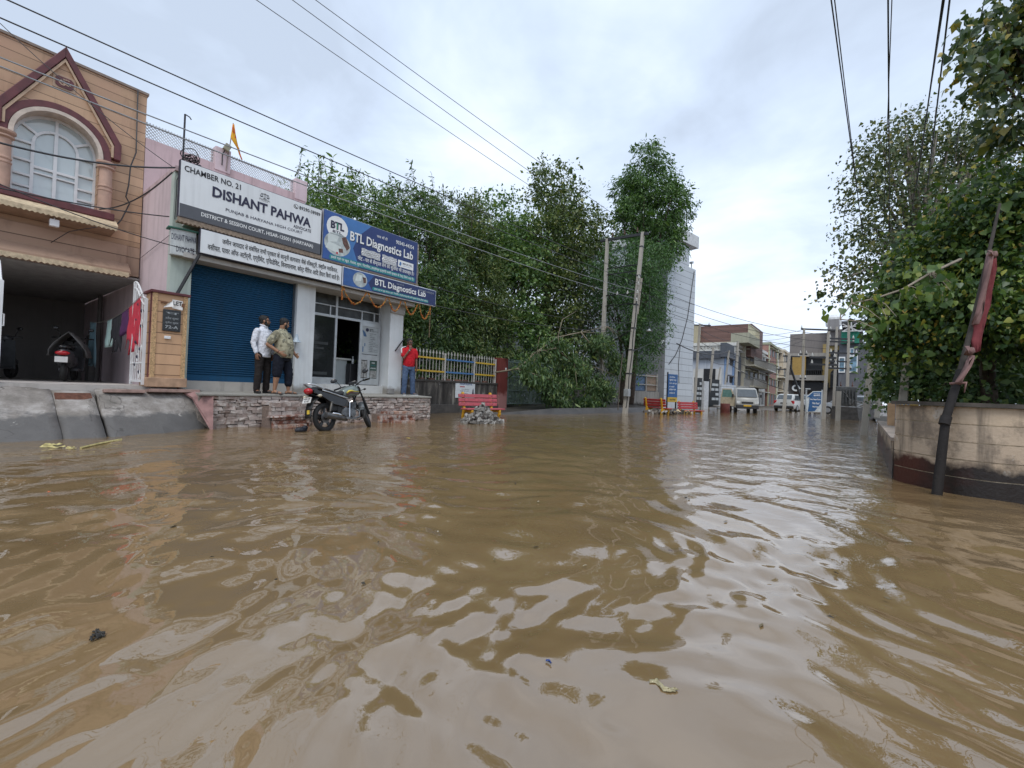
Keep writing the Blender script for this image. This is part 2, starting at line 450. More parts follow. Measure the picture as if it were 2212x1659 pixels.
# window: frame with bars, glass
GX = HX-.24
gl = MB(); gl.prism([(yc+rw, zsill)] + arc(rw, 24) + [(yc-rw, zsill)], GX-.012, GX)
gm_ = NT('window_glass'); GLASS = None
gm_.bump(gm_.noise(1.5, 3, gm_.coord()), .06, .05)
GLASSM = gm_.fin(gm_.mix(gm_.noise(1.2, 3, gm_.coord()), (.42, .50, .53), (.60, .67, .68)), .04, 0, 1.0)
win = MB()
fw_ = .03
def bar(p, q, w=.05):
    x = GX+.02+random.uniform(0, .008); win.beam((x, *p), (x, *q), w, .05, (1, 0, 0))
def arcbar(r, w=.05, c=(yc, zs-.02)):
    a = arc(r, 20, c=c)
    for p, q in zip(a, a[1:]): bar(p, q, w)
arcbar(rw-.02, .05); arcbar(rw*.52, .045)
bar((yc-rw+.02, zsill), (yc-rw+.02, zs)); bar((yc+rw-.02, zsill), (yc+rw-.02, zs)); bar((yc-rw, zsill+.025), (yc+rw, zsill+.025), .06)
for s in (-1, 1): bar((yc+s*rw*.52, zsill), (yc+s*rw*.52, zs))
bar((yc, zsill), (yc, zs+rw*.5), .055)
bar((yc-rw*.52, zs-.5), (yc+rw*.52, zs-.5)); bar((yc-rw*.52, zs-.62), (yc+rw*.52, zs-.62), .03)
for s in (-1, 1):
    for z in (zs-.05, zs-.42, zs-.72, zs-.95): bar((yc+s*rw*.52, z), (yc+s*rw, z), .04)
for a in (32, 90, 148): bar((yc+rw*.52*math.cos(rad(a)), zs+rw*.52*math.sin(rad(a))), (yc+rw*math.cos(rad(a)), zs+rw*math.sin(rad(a))), .045)
wf = win.build('window', WHITEM, house)
o = gl.build('glass', GLASSM, None); o.parent = wf; o.matrix_parent_inverse = world_inv(wf)
cu = MB()
for k in range(40):
    y = yc-rw+.03+k*(2*rw-.06)/39; cu.cyl((GX-.12+.02*math.sin(k*1.9), y, zsill), (GX-.12+.02*math.sin(k*1.9), y, zs+.5*math.sqrt(max(0, rw*rw-(y-yc)**2))), .025, n=5)
o = cu.build('curtain', plain('pale_curtain', (.55, .6, .62), .9), None, smooth=True); o.parent = wf; o.matrix_parent_inverse = world_inv(wf)
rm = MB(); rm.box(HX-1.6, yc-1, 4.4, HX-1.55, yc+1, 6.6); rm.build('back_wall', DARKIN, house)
# plaque with relief
pq = MB(); pq.box(HX, 1.27, 6.90, HX+.10, 1.62, 7.20); pqo = pq.build('plaque', plain('pale_stone2', (.40, .28, .20), .8), house, bevel=.01)
p2 = MB(); p2.prism([(1.31, 6.98), (1.35, 6.94), (1.54, 6.94), (1.58, 6.98), (1.58, 7.12), (1.54, 7.16), (1.35, 7.16), (1.31, 7.12)], HX+.1, HX+.112)
o = p2.build('plaque_field', MAROON, None); o.parent = pqo; o.matrix_parent_inverse = world_inv(pqo)
# ledge below the window and its scalloped tile edge
lg = MB(); lg.box(HX-.1, -6, 4.40, HX+.26, 2.30, 4.55); lg.build('window_ledge', MAROON, house, bevel=.012)
def scallop(y0, y1, x, ztop, zbot, mat, parent, lap=.10, xin=None):
    m = MB(); nn = int((y1-y0)/lap)
    for k in range(nn):
        a = y0+k*lap; m.prism([(a, ztop), (a+lap, ztop), (a+lap, zbot+lap*.35), (a+lap*.5, zbot), (a, zbot+lap*.35)], x, x+.03)
    if xin is not None: m.add([(x, y0, ztop), (x, y1, ztop), (xin, y1, ztop+.18), (xin, y0, ztop+.18)], [(0, 1, 2, 3)])
    return m.build('tile_edge', mat, parent)
scallop(-6, 2.34, HX+.46, 4.24, 4.13, CREAMT, house, .075, HX+.2)
so = MB(); so.prism([(HX, 4.10), (HX+.44, 4.145), (HX+.44, 4.20), (HX+.25, 4.39), (HX, 4.39)], -6, 2.3, 'Y'); so.build('ledge_roof', plain('chajja', (.33, .22, .15), .85), house)
scallop(-6, 2.62, HX+.30, 3.30, 3.19, CREAMT, house, .085, HX+.02)
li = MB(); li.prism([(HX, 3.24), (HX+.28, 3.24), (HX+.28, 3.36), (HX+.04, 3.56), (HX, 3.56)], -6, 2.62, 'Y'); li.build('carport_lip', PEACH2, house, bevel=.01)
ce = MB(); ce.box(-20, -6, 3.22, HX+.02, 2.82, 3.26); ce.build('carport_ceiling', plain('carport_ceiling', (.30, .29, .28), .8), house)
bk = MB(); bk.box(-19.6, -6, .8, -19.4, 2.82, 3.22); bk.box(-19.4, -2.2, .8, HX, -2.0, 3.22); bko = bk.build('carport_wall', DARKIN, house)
bw = MB()
for y in (-.35, .0): bw.box(-19.39, y, 1.7, -19.36, y+.26, 2.45)
bw.build('inner_window', plain('inner_pane', (.34, .33, .32), .3), house)
dp = MB(); dp.cyl((-16.7, 2.74, .8), (-16.7, 2.74, 3.2), .05); dp.box(-17.4, 2.6, .8, -16.9, 2.81, 2.1); dp.build('downpipe', plain('dim_pipe', (.10, .09, .085), .6), house)
lm = MB(); lm.box(HX+.32, 1.30, 3.96, HX+.42, 1.44, 4.10); lm.cyl((HX+.37, 1.37, 4.1), (HX+.37, 1.37, 4.2), .012)
tag(lm.build('hanging_lamp', WHITEM, bevel=.01), 'small white square lamp hanging under the ledge of the peach house', 'lamp')

# ------------------------------------------------------------ gate post and gates
gpst = thing('gate_post', 'peach tiled gate post with black name plaque and torn to-let paper', 'gate post', (-10.8, 2.77, .8))
m = MB(); m.box(-11.15, 2.50, .8, -10.70, 3.06, 2.62); m.build('pillar', lined('post_tile', (.56, .35, .21), .205, .016, .12, stain=.3), gpst, bevel=.006)
m = MB(); m.box(-11.2, 2.46, .80, -10.66, 3.10, .98); m.build('plinth', plain('post_plinth', (.40, .26, .17), .85, var=.3), gpst, bevel=.01)
m = MB(); m.box(-11.2, 2.46, 2.62, -10.66, 3.10, 2.67); m.build('cap', MAROON, gpst, bevel=.008)
m = MB(); m.box(-10.70, 2.50, .98, -10.685, 2.57, 2.62); m.box(-10.70, 2.99, .98, -10.685, 3.06, 2.62); m.build('rough_border', plain('rough_border', (.55, .36, .19), .9, var=.4, scale=40, bump=.6), gpst)
m = MB(); m.box(-10.80, 2.485, .98, -10.75, 2.5, 2.62); m.build('corner_strip', MAROON, gpst)
m = MB(); m.box(-10.70, 2.66, 1.90, -10.665, 2.95, 2.32); plq = m.build('name_plaque', plain('black_granite', (.035, .037, .04), .25, var=.4, scale=30), gpst, bevel=.006)
m = MB(); m.box(-10.70, 2.70, 1.745, -10.67, 2.80, 1.80); m.build('bell_switch', WHITEM, gpst, bevel=.006)
m = MB(); m.quad((-10.69, 2.80, 2.36), (-10.66, 2.97, 2.335), (-10.66, 2.97, 2.52), (-10.68, 2.80, 2.53))
m.quad((-10.69, 2.66, 2.35), (-10.60, 2.80, 2.38), (-10.62, 2.80, 2.50), (-10.64, 2.72, 2.43))
o = m.build('torn_notice', plain('paper_white', (.75, .74, .72), .8), None, fix=False)
s = o.modifiers.new('t', 'SOLIDIFY'); s.thickness = .003
tag(o, 'torn white to-let paper taped above the black plaque on the gate post', 'notice'); NOTICE = o
m = MB(); m.box(-10.70, 2.62, 2.44, -10.66, 2.72, 2.47); m.box(-10.66, 2.95, 2.40, -10.655, 3.0, 2.47); o = m.build('tape', plain('brown_tape', (.16, .07, .03), .4)); o.parent = NOTICE; o.matrix_parent_inverse = world_inv(NOTICE)

def gate_leaf(name, label, x_h, x_f, y, z0, zh, zf, group):
    """white ornamental gate leaf from hinge x_h to free edge x_f at fixed y"""
    t = thing(name, label, 'gate', (x_h, y, z0), group=group)
    def top(u): return zh+(zf-zh)*(.5-.5*math.cos(math.pi*u))
    X = lambda u: x_h+(x_f-x_h)*u
    m = MB()
    for u in (0, 1): m.box(X(u)-.022, y-.022, z0, X(u)+.022, y+.022, top(u))
    for off in (0, -.13, -.75):
        pts = [(X(u), y, top(u)+off if off > -.5 else z0+.42) for u in np.linspace(0, 1, 12)]
        m.tube(pts, .017, 6)
    m.box(x_f, y-.018, z0+.05, x_h, y+.018, z0+.09)
    for u in np.linspace(.12, .88, 6): m.cyl((X(u), y, z0+.06), (X(u), y, top(u)), .010, n=5)
    fr = m.build('frame', WHITEM, t)
    m = MB()
    for k in range(9):
        u = [.3, .7, .5, .25, .75, .5, .3, .7, .5][k]; z = z0+.2+k*.17
        m.tube([(X(u)+.05*math.cos(a), y, z+.07*math.sin(a)) for a in np.linspace(0, 6.28, 14)], .008, 5)
    m.build('scroll', WHITEM, t)
    m = MB()
    for k in range(10):
        u = [.3, .68, .5, .3, .7, .5, .3, .7, .3, .6][k]; z = z0+.25+k*.15
        m.ell((X(u), y, z), (.028, .028, .04), 8, 6)
    m.build('boss', plain('dark_boss', (.03, .03, .06), .4), t)
    m = MB(); m.tube([(X(.93), y+.02, z0+.95), (X(.93), y+.09, z0+.95), (X(.93), y+.09, z0+1.15), (X(.93), y+.02, z0+1.15)], .012, 6); m.box(X(.9)-.1, y+.02, z0+.88, X(.9)+.12, y+.04, z0+.91)
    m.build('latch', WHITEM, t)
    return t
gate_leaf('gate', 'white wrought iron gate leaf standing open beside the peach gate post', -10.87, -11.72, 2.44, .83, 2.50, 2.92, 'carport gate leaves')
gate_leaf('gate', 'white wrought iron gate leaf cut off at the left edge of the photo', -10.87, -11.72, .60, .83, 2.45, 2.90, 'carport gate leaves')

# ------------------------------------------------------------ clothes line
cl = MB(); a, b = Vector((-15.6, 2.35, 2.35)), Vector((-11.0, 2.42, 2.62))
cpt = lambda t: a.lerp(b, t)+Vector((0, 0, -.22*4*t*(1-t)))
cl.tube([cpt(t) for t in np.linspace(0, 1, 14)], .006, 4)
tag(cl.build('clothes_line', plain('rope', (.3, .28, .25), .9)), 'thin clothes line strung between the carport wall and the white gate', 'clothes line')
def cloth(name, label, t0, t1, drop, col, sp=0):
    m = MB(); N, K = 14, 10
    for i in range(N+1):
        t = t0+(t1-t0)*i/N; p = cpt(t)
        for k in range(K+1):
            q = k/K; h = drop*(1-.12*sp*math.sin(i*1.3))
            m.v.append((p.x+.02*q*math.sin(i*2.1+k*.5), p.y+.035*math.sin(i*1.7+.4*k)*q+.01, p.z-h*q))
    for i in range(N):
        for k in range(K):
            a_ = i*(K+1)+k; m.f.append((a_, a_+1, a_+K+2, a_+K+1)); m.m.append(0)
    o = m.build(name, plain(name+str(col), col, .9, var=.15), smooth=True, fix=False)
    s = o.modifiers.new('t', 'SOLIDIFY'); s.thickness = .006
    return tag(o, label, 'laundry', 'laundry on the clothes line')
cloth('hanging_shirt', 'pale blue long shirt hanging deepest in the dark carport', .03, .17, 1.0, (.22, .36, .42), 1)
cloth('hanging_cloth', 'pale mint cloth on the clothes line beside the pink wall', .40, .49, .62, (.42, .58, .55))
cloth('hanging_shorts', 'black shorts on the clothes line between mint and purple cloths', .50, .66, .62, (.015, .015, .02), 3)
cloth('hanging_cloth', 'dark purple cloth on the clothes line beside the red garment', .665, .775, .50, (.075, .02, .085))
cloth('hanging_dress', 'bright red garment on the clothes line nearest the white gate', .78, .955, .86, (.50, .035, .06), 2)
# ------------------------------------------------------------ pink shop building
SX = -11.1
shop = thing('shop_building', 'pale pink two storey shop building with roof lattice and blue shutter', 'shop building', (SX, 5.8, .7))
def part(m, name, mat, parent=None, **k): return m.build(name, mat, parent if parent is not None else shop, **k)
m = MB(); m.box(-20, 2.84, .3, -11.25, 3.0, 5.24); part(m, 'side_wall', PINK)
m = MB(); m.box(-11.25, 2.84, .7, -11.05, 3.20, 5.24); part(m, 'front_wall', GREENW)
m = MB(); m.box(-20, 2.83, 5.2, -11.0, 8.9, 5.30); part(m, 'roof_slab', PINKD)
m = MB(); m.box(-13.6, 2.83, 5.30, -13.3, 6.66, 6.60); part(m, 'upper_wall', PINKD)
for y in (4.25, 6.34):
    m = MB(); m.box(-13.62, y, 6.45, -13.28, y+.36, 7.06); part(m, 'parapet_pillar', PINK, bevel=.01)
for (y0, y1) in ((2.84, 4.25), (4.61, 6.34)):
    m = MB(); h = .36; st = .075; nz = int((y1-y0)/st)
    for k in range(-5, nz+6):
        for s in (-1, 1):
            ya, yb = y0+k*st, y0+k*st+s*h; za, zb_ = 6.62, 6.62+h
            # clip to the panel
            t0, t1 = 0, 1
            for lim, sg in ((y0, 1), (y1, -1)):
                fa_, fb_ = sg*(ya-lim), sg*(yb-lim)
                if fa_ < 0 and fb_ < 0: t0 = 2; break
                if fa_ < 0: t0 = max(t0, -fa_/(fb_-fa_))
                if fb_ < 0: t1 = min(t1, fa_/(fa_-fb_))
            if t0 >= t1: continue
            pa = (ya+(yb-ya)*t0, za+(zb_-za)*t0); pb = (ya+(yb-ya)*t1, za+(zb_-za)*t1)
            m.beam((-13.45, *pa), (-13.45, *pb), .011, .02, (1, 0, 0))
    m.box(-13.48, y0, 6.60, -13.42, y1, 6.625); m.box(-13.48, y0, 6.975, -13.42, y1, 6.995)
    for k in range(int((y1-y0)/.06)): m.ell((-13.45, y0+.03+k*.06, 7.02), (.018, .018, .022), 6, 4)
    part(m, 'lattice', plain('pale_lattice', (.62, .66, .68), .7))
# balcony deck carrying the boards, brick end pier
m = MB(); m.box(-20, 3.0, 4.12, -10.86, 8.95, 4.22); part(m, 'balcony_slab', SOFFIT)
m = MB(); m.box(-12.0, 3.0, 3.46, -10.86, 9.0, 3.56); part(m, 'door_canopy', SOFFIT)
m = MB(); m.box(-11.25, 3.2, 3.56, -11.05, 8.9, 4.12); m.box(-11.2, 3.0, 4.22, -11.05, 8.9, 5.20); part(m, 'parapet_wall', SOFFIT)
m = MB()
for k in range(15): m.obox((-10.98, 8.98, 4.10+k*.09), (.13, .09, .038), Matrix.Rotation(random.uniform(-.05, .05), 3, 'Z'), .006)
m.box(-11.2, 8.9, 3.95, -10.88, 9.06, 5.42); part(m, 'end_pier', plain('raw_pier', (.30, .27, .24), .9, var=.35, scale=12))
# shutter
m = MB(); NS = 48; z0, z1 = .94, 3.52
rows = [(-11.30, z0), (-11.30, z0+.13)]
for k in range(NS):
    z = z0+.13+(z1-z0-.13)*k/NS; dz = (z1-z0-.13)/NS
    rows += [(-11.312, z+dz*.15), (-11.285, z+dz*.55), (-11.312, z+dz*.95)]
vs = []
for x, z in rows: vs += [(x, 3.2, z), (x, 5.46, z)]
m.add(vs, [(2*i, 2*i+1, 2*i+3, 2*i+2) for i in range(len(rows)-1)])
shut = part(m, 'shutter', wall_mat('blue_shutter', (.015, .082, .172), (.03, .05, .07), .5, 1.4, bump=.08))
m = MB(); m.box(-11.28, 4.60, 1.0, -11.27, 4.86, 1.05); o = part(m, 'shutter_plate', plain('dark_blue', (.01, .03, .07), .5), shut)
m = MB(); m.box(-11.36, 3.14, .94, -11.2, 3.21, 3.54); m.box(-11.36, 5.45, .94, -11.2, 5.5, 3.54); part(m, 'shutter_rail', plain('shutter_rail', (.12, .14, .16), .5))
m = MB(); m.box(-11.5, 3.05, .66, -11.14, 5.46, .94); part(m, 'threshold', wall_mat('threshold_cement', (.46, .43, .39), (.2, .18, .16), .9, 3.5))
# pillars
for (y0, y1, zt_) in ((5.47, 5.94, 3.46), (8.30, 8.78, 3.46)):
    m = MB(); m.box(-11.6, y0, .70, SX, y1, zt_); part(m, 'pillar', WHITEW, bevel=.006)
m = MB(); m.box(-11.1, 8.28, 3.18, -11.06, 8.80, 3.46); part(m, 'pillar_head', plain('raw_concrete', (.36, .35, .33), .9))
m = MB(); m.box(-12.2, 5.94, .68, -11.35, 8.30, .97); part(m, 'shop_step', wall_mat('step_cement', (.60, .60, .58), (.3, .27, .24), .7, 3))
# glass shop front
FX = -11.6
m = MB()
def fr(y0, z0, y1, z1): m.box(FX-.03, y0, z0, FX+.03, y1, z1)
for y in (5.94, 6.80, 8.24): fr(y, .97, y+.06, 3.46)
fr(5.94, 2.83, 8.30, 2.90)
for y in (6.62, 7.62, 8.05): fr(y, 2.9, y+.035, 3.15)
fr(5.94, 3.14, 8.3, 3.17)
fr(5.99, .97, 6.80, 1.15)
part(m, 'shop_frame', ALU, bevel=.004)
TINT = NT('dark_glass'); TINTM = TINT.fin(TINT.mix(TINT.noise(1.4, 4, TINT.coord()), (.012, .013, .015), (.03, .032, .034)), .06, 0, .8)
m = MB(); m.box(FX-.008, 6.0, 1.15, FX+.0, 6.80, 2.83); part(m, 'glass_panel', TINTM)
m = MB(); m.box(FX-.03, 5.98, 2.9, FX-.02, 8.26, 3.46); part(m, 'transom_glass', plain('grey_film', (.05, .055, .055), .25, var=.4))
for (a, b, c, d_) in ((6.12, 2.05, 6.62, 2.12), (6.12, 1.92, 6.5, 1.97), (6.10, 1.22, 6.62, 1.30)):
    m = MB(); m.box(FX+.003, a, b, FX+.006, c, d_); part(m, 'glass_sticker', plain('faint_sticker', (.035, .04, .04), .6))
dr_ = thing('sliding_door', 'aluminium framed glass sliding door covered with clinic posters', 'door', (FX+.06, 7.9, .97))
del dr_['category']; del dr_['label']; dr_.parent = shop; dr_.matrix_parent_inverse = shop.matrix_basis.inverted()
def dpart(m, n, mat, **k):
    o = m.build(n, mat, None, **k); o.parent = dr_; o.matrix_parent_inverse = world_inv(dr_); return o
DX = FX+.07
m = MB()
for (y0, z0, y1, z1) in ((7.55, .99, 7.63, 2.83), (8.18, .99, 8.26, 2.83), (7.55, 2.72, 8.26, 2.83), (7.55, 1.72, 8.26, 1.88), (7.55, .99, 8.26, 1.18), (7.84, 1.18, 7.92, 1.72)): m.box(DX-.025, y0, z0, DX+.02, y1, z1)
dpart(m, 'door_frame', ALU, bevel=.003)
m = MB(); m.box(DX-.01, 7.6, 1.1, DX-.004, 8.2, 2.75); dpart(m, 'door_glass', TINTM)
m = MB(); m.box(DX+.0, 7.63, 1.90, DX+.006, 8.18, 2.72); POSTER = dpart(m, 'poster', plain('poster_grey', (.42, .45, .46), .5, var=.08))
m = MB(); m.box(DX+.0, 7.93, 1.19, DX+.006, 8.18, 1.71); POSTER2 = dpart(m, 'poster', plain('poster_green', (.035, .075, .06), .5, var=.1))
m = MB(); m.box(DX+.006, 7.94, 1.20, DX+.009, 8.17, 1.42); m.box(DX+.0, 7.64, 1.2, DX+.005, 7.83, 1.7); dpart(m, 'poster_photo', plain('photo_grey', (.25, .25, .24), .5, var=.7, scale=18))
m = MB()
for k in range(4): m.cyl((DX+.007, 7.655+k*.022, 2.60-k*.02), (DX+.007, 7.70+k*.025, 2.42), .013, n=5)
m.box(DX+.005, 7.72, 2.13, DX+.009, 7.75, 2.22); m.box(DX+.005, 7.66, 1.96, DX+.009, 7.69, 2.12)
dpart(m, 'poster_picture', plain('blue_gloves', (.08, .16, .30), .5))
# room behind
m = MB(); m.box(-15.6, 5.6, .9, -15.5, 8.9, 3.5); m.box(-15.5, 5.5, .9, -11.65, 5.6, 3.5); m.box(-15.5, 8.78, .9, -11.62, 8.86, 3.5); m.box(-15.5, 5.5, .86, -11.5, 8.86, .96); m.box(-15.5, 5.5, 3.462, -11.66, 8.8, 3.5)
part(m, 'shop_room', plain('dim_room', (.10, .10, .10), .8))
m = MB(); m.box(-20, 8.78, .2, -11.62, 8.9, 4.12); m.box(-20, 8.76, 4.2, -11.1, 8.9, 5.2); part(m, 'end_wall', wall_mat('raw_plaster', (.3, .27, .25), (.14, .12, .11), .7))
cn = thing('counter', 'white reception counter inside the open door of the lab shop', 'counter', (-12.3, 7.1, .97))
m = MB(); m.box(-12.5, 6.75, .97, -12.05, 7.50, 1.70); m.build('cabinet', plain('counter_grey', (.40, .44, .44), .5, var=.05), cn, bevel=.005)
m = MB(); m.box(-12.56, 6.7, 1.70, -12.0, 7.62, 1.75); m.build('counter_top', plain('counter_white', (.62, .63, .6), .4, var=.05), cn, bevel=.006)
m = MB(); m.lathe([(.001, 1.0), (.035, 1.0), (.035, 1.12), (.012, 1.15), (.012, 1.20), (.03, 1.2), (.03, 1.215), (.001, 1.22)], (-11.9, 7.60, .60), 10)
tag(m.build('sanitiser_bottle', plain('clear_plastic', (.5, .52, .52), .2), smooth='auto'), 'small pump bottle standing in the doorway beside the counter', 'bottle')
m = MB(); m.box(-12.02, 7.45, .97, -11.8, 7.75, 1.60); tag(m.build('stool', plain('black_stool', (.015, .015, .017), .5), bevel=.03), 'black padded stool under the pump bottle in the shop doorway', 'stool')

# ------------------------------------------------------------ brick platform and steps
def brick_mat(name, cols, mortar=None):
    m = NT(name); v = m.coord(); r = m.island()
    col = m.ramp(r, cols)
    col = m.mix(m.math('MULTIPLY', m.step(m.noise(7, 9, v, .7), .46, .6), .8), col, (.54, .50, .46))
    col = m.mix(m.math('MULTIPLY', m.step(m.noise(5, 9, v, .7), .57, .68), .7), col, (.12, .10, .085))
    m.bump(m.noise(30, 8, v, .7), .7, .02); return m.fin(col, .9, 0, .2)
BRICKW = brick_mat('whitewashed_brick', [(0, (.24, .175, .15)), (.35, (.36, .29, .26)), (.7, (.43, .37, .34)), (1, (.34, .23, .19))])
BRICKR = brick_mat('red_brick', [(0, (.16, .06, .04)), (.5, (.27, .115, .075)), (1, (.36, .2, .14))])
def brick_face(m, y0, y1, x, z0, z1, L=.235, H=.078, depth=.10, j=.012, axis='Y'):
    nz = max(1, round((z1-z0)/H)); hh = (z1-z0)/nz
    for k in range(nz):
        y = y0-(L/2 if k % 2 else 0)
        while y < y1:
            w = L*random.uniform(.8, 1.12); a, b = max(y, y0), min(y+w, y1); y += w
            if b-a < .03: continue
            c = (x-depth/2+random.uniform(-.022, .016), (a+b)/2, z0+(k+.5)*hh)
            h = (depth/2, (b-a)/2-.005, hh/2-.005)
            if axis == 'X': c = ((a+b)/2, x-depth/2, c[2]); h = ((b-a)/2-.005, depth/2, hh/2-.005)
            m.obox(c, h, Matrix.Rotation(random.uniform(-.02, .02), 3, 'X'), j*.8)
plat = thing('shop_platform', 'raised brick platform with worn whitewash in front of the two shops', 'platform', (-10.6, 6.2, 0))
m = MB(); m.box(-11.5, 3.2, -.3, -10.30, 9.16, .655); m.build('core', plain('mortar', (.23, .20, .175), .95, var=.35, scale=20, bump=.6), plat)
m = MB(); brick_face(m, 3.42, 9.2, -10.20, -.08, .655, L=.21, H=.072, j=.019); brick_face(m, -11.4, -10.25, 9.26, -.08, .65, axis='X'); m.build('brick_face', BRICKW, plat)
m = MB()
for (a, b) in ((3.2, 5.2), (5.21, 7.0), (7.01, 9.22)): m.add([(-11.45, a, .66), (-10.17, a, .655), (-10.17, b, .655), (-11.45, b, .66), (-11.45, a, .74), (-10.17, a, .70), (-10.17, b, .70), (-11.45, b, .74)], [(0,3,2,1),(4,5,6,7),(0,1,5,4),(1,2,6,5),(2,3,7,6),(3,0,4,7)])
m.build('top_slab', wall_mat('wet_cement', (.30, .29, .26), (.14, .13, .12), .6, 2.2), plat, bevel=.01)
m = MB(); m.add([(-10.19, 3.42, .66), (-10.19, 3.42, 0), (-9.95, 3.36, 0), (-10.9, 3.0, .80), (-10.9, 3.36, .72), (-10.4, 3.12, .62)], [(0, 1, 2), (0, 2, 5), (0, 5, 3, 4)])
o = m.build('side_skirt', plain('pinkish_cement', (.26, .15, .14), .85, var=.25, scale=8), plat); s = o.modifiers.new('t', 'SOLIDIFY'); s.thickness = .05
stp = thing('brick_steps', 'broken brick steps going up to the blue shutter', 'steps', (-9.8, 4.7, 0), group='broken brick steps against the platform')
m = MB(); m.box(-10.2, 4.36, -.2, -9.80, 5.12, .46); m.build('core', plain('step_mortar', (.2, .15, .125), .95, var=.35, scale=22, bump=.5), stp)
m = MB(); brick_face(m, 4.34, 5.14, -9.74, .26, .54, H=.09); brick_face(m, 4.34, 5.14, -9.98, .47, .55, depth=.3); m.build('top_course', BRICKW, stp)
m = MB(); brick_face(m, 4.36, 5.14, -9.62, -.06, .24); m.obox((-9.72, 4.72, .25), (.13, .40, .018), Matrix.Rotation(.03, 3, 'X'), .01); brick_face(m, 4.42, 5.0, -9.46, -.06, .09); m.build('lower_course', BRICKR, stp)
stp = thing('brick_steps', 'broken red brick steps below the white pillar with the red shirted man', 'steps', (-9.8, 7.9, 0), group='broken brick steps against the platform')
m = MB(); m.box(-10.2, 7.15, -.2, -9.85, 8.3, .22); m.build('core', plain('step_mortar'), stp) if False else m.build('core', _mc['step_mortar'], stp)
m = MB(); brick_face(m, 7.12, 8.3, -9.80, -.06, .20); brick_face(m, 7.4, 8.3, -9.92, .2, .29, depth=.26); m.build('upper_course', BRICKR, stp)
m = MB(); brick_face(m, 7.40, 8.15, -9.60, -.06, .06, H=.09); m.build('lower_course', BRICKR, stp)
# small things on the building
rd = thing('antenna_rod', 'thin black rod with a wire bracket rising above the white advocate board', 'rod', (-11.0, 2.95, 5.3))
m = MB(); m.cyl((-11.0, 2.95, 5.28), (-11.0, 2.95, 6.40), .018, n=6); m.tube([(-11, 2.95, 6.40), (-11, 3.03, 6.38), (-11, 3.06, 6.34)], .012, 5); m.build('rod', BLACKM, rd)
fl = thing('roof_flag', 'orange and red pennant flag on a thin pole on the pink roof', 'flag', (-13.3, 4.52, 6.6))
m = MB(); m.cyl((-13.26, 4.5, 6.5), (-13.26, 4.62, 7.82), .012, n=6); m.build('pole', plain('flag_pole', (.25, .2, .18), .6), fl)
m = MB(); pts = [(4.61, 7.80), (4.62, 7.80), (4.57, 7.34), (4.78, 7.30), (4.80, 7.12), (4.86, 7.02)]
F_ = [((4.605, 7.80), (4.635, 7.78)), ((4.585, 7.62), (4.67, 7.6)), ((4.56, 7.42), (4.72, 7.42)), ((4.60, 7.36), (4.76, 7.30)), ((4.74, 7.22), (4.80, 7.18)), ((4.81, 7.06), (4.83, 7.05)), ((4.86, 6.94), (4.868, 6.94))]
for k, (p, q) in enumerate(F_): m.v += [(-13.26+.03*math.sin(k), *p), (-13.24-.04*math.sin(k*1.3), (p[0]+q[0])/2, (p[1]+q[1])/2), (-13.25+.03*math.cos(k), *q)]
for k in range(len(F_)-1):
    for j in (0, 1): m.f.append((k*3+j, k*3+j+1, k*3+j+4, k*3+j+3)); m.m.append(0)
fm = NT('flag_cloth'); o = m.build('cloth', fm.fin(fm.ramp(fm.noise(6, 2, fm.coord()), [(.45, (.80, .42, .03)), (.52, (.62, .05, .02)), (.6, (.80, .45, .04))]), .8), fl, smooth=True, fix=False); s = o.modifiers.new('t', 'SOLIDIFY'); s.thickness = .004
fd = thing('flood_lamp', 'small floodlight on a bent stem fixed to the pink roof pillar', 'lamp', (-13.27, 4.42, 6.7))
m = MB(); m.tube([(-13.25, 4.40, 6.6), (-13.25, 4.40, 6.9), (-13.22, 4.44, 7.0)], .014, 5); m.build('stem', BLACKM, fd)
m = MB(); m.obox((-13.2, 4.48, 7.08), (.05, .07, .09), Matrix.Rotation(-.4, 3, 'X')); m.build('head', plain('lamp_head', (.25, .24, .16), .5), fd, bevel=.01)
# cable bundle at the top corner of the board
cb = MB()
for k in range(9):
    a = random.uniform(0, 6.28); r = random.uniform(.08, .2)
    cb.tube([(-10.85+random.uniform(-.1, .1), 3.05+.9*r*math.cos(t)+random.uniform(-.015, .015), 5.38+.6*r*math.sin(t)*abs(math.cos(a))+.02*k) for t in np.linspace(a, a+5.5, 14)], .009, 4)
for k in range(4):
    y = 2.86+.05*k; cb.tube([(-10.95, y+.1, 5.36), (-10.98, y, 5.0), (-10.98, y-.02*k, 4.6), (-11.0, y+.03*math.sin(k), 4.2+.1*k)], .008, 4)
tag(cb.build('cable_bundle', BLACKM), 'tangle of black cables at the upper corner of the white advocate board', 'cables')
st = thing('support_strut', 'slanting black iron strut bracing the boards from the gate post', 'strut', (-10.9, 3.1, 2.7))
m = MB(); m.beam((-11.02, 2.93, 2.62), (-10.8, 3.25, 3.55), .045, .045); m.build('bar', BLACKM, st)
m = MB(); m.beam((-11.08, 8.50, 2.05), (-11.0, 8.76, 2.45), .03, .03); tag(m.build('iron_rod', BLACKM), 'short slanting black rod fixed to the white pillar by the lab door', 'rod')
m = MB(); m.lathe([(.11, 0), (.06, .07), (.035, .16), (.03, .2)], (-11.0, 5.44, 1.98), 12); tag(m.build('horn_speaker', plain('pale_blue_horn', (.42, .50, .56), .4), smooth='auto'), 'pale blue horn hanging at the pillar edge beside the shutter', 'horn')
m = MB(); m.box(-11.09, 8.24, .74, -10.98, 8.46, .90); tag(m.build('stone_block', plain('grey_block', (.22, .21, .2), .9), bevel=.015), 'grey stone block at the foot of the white pillar by the lab', 'block')
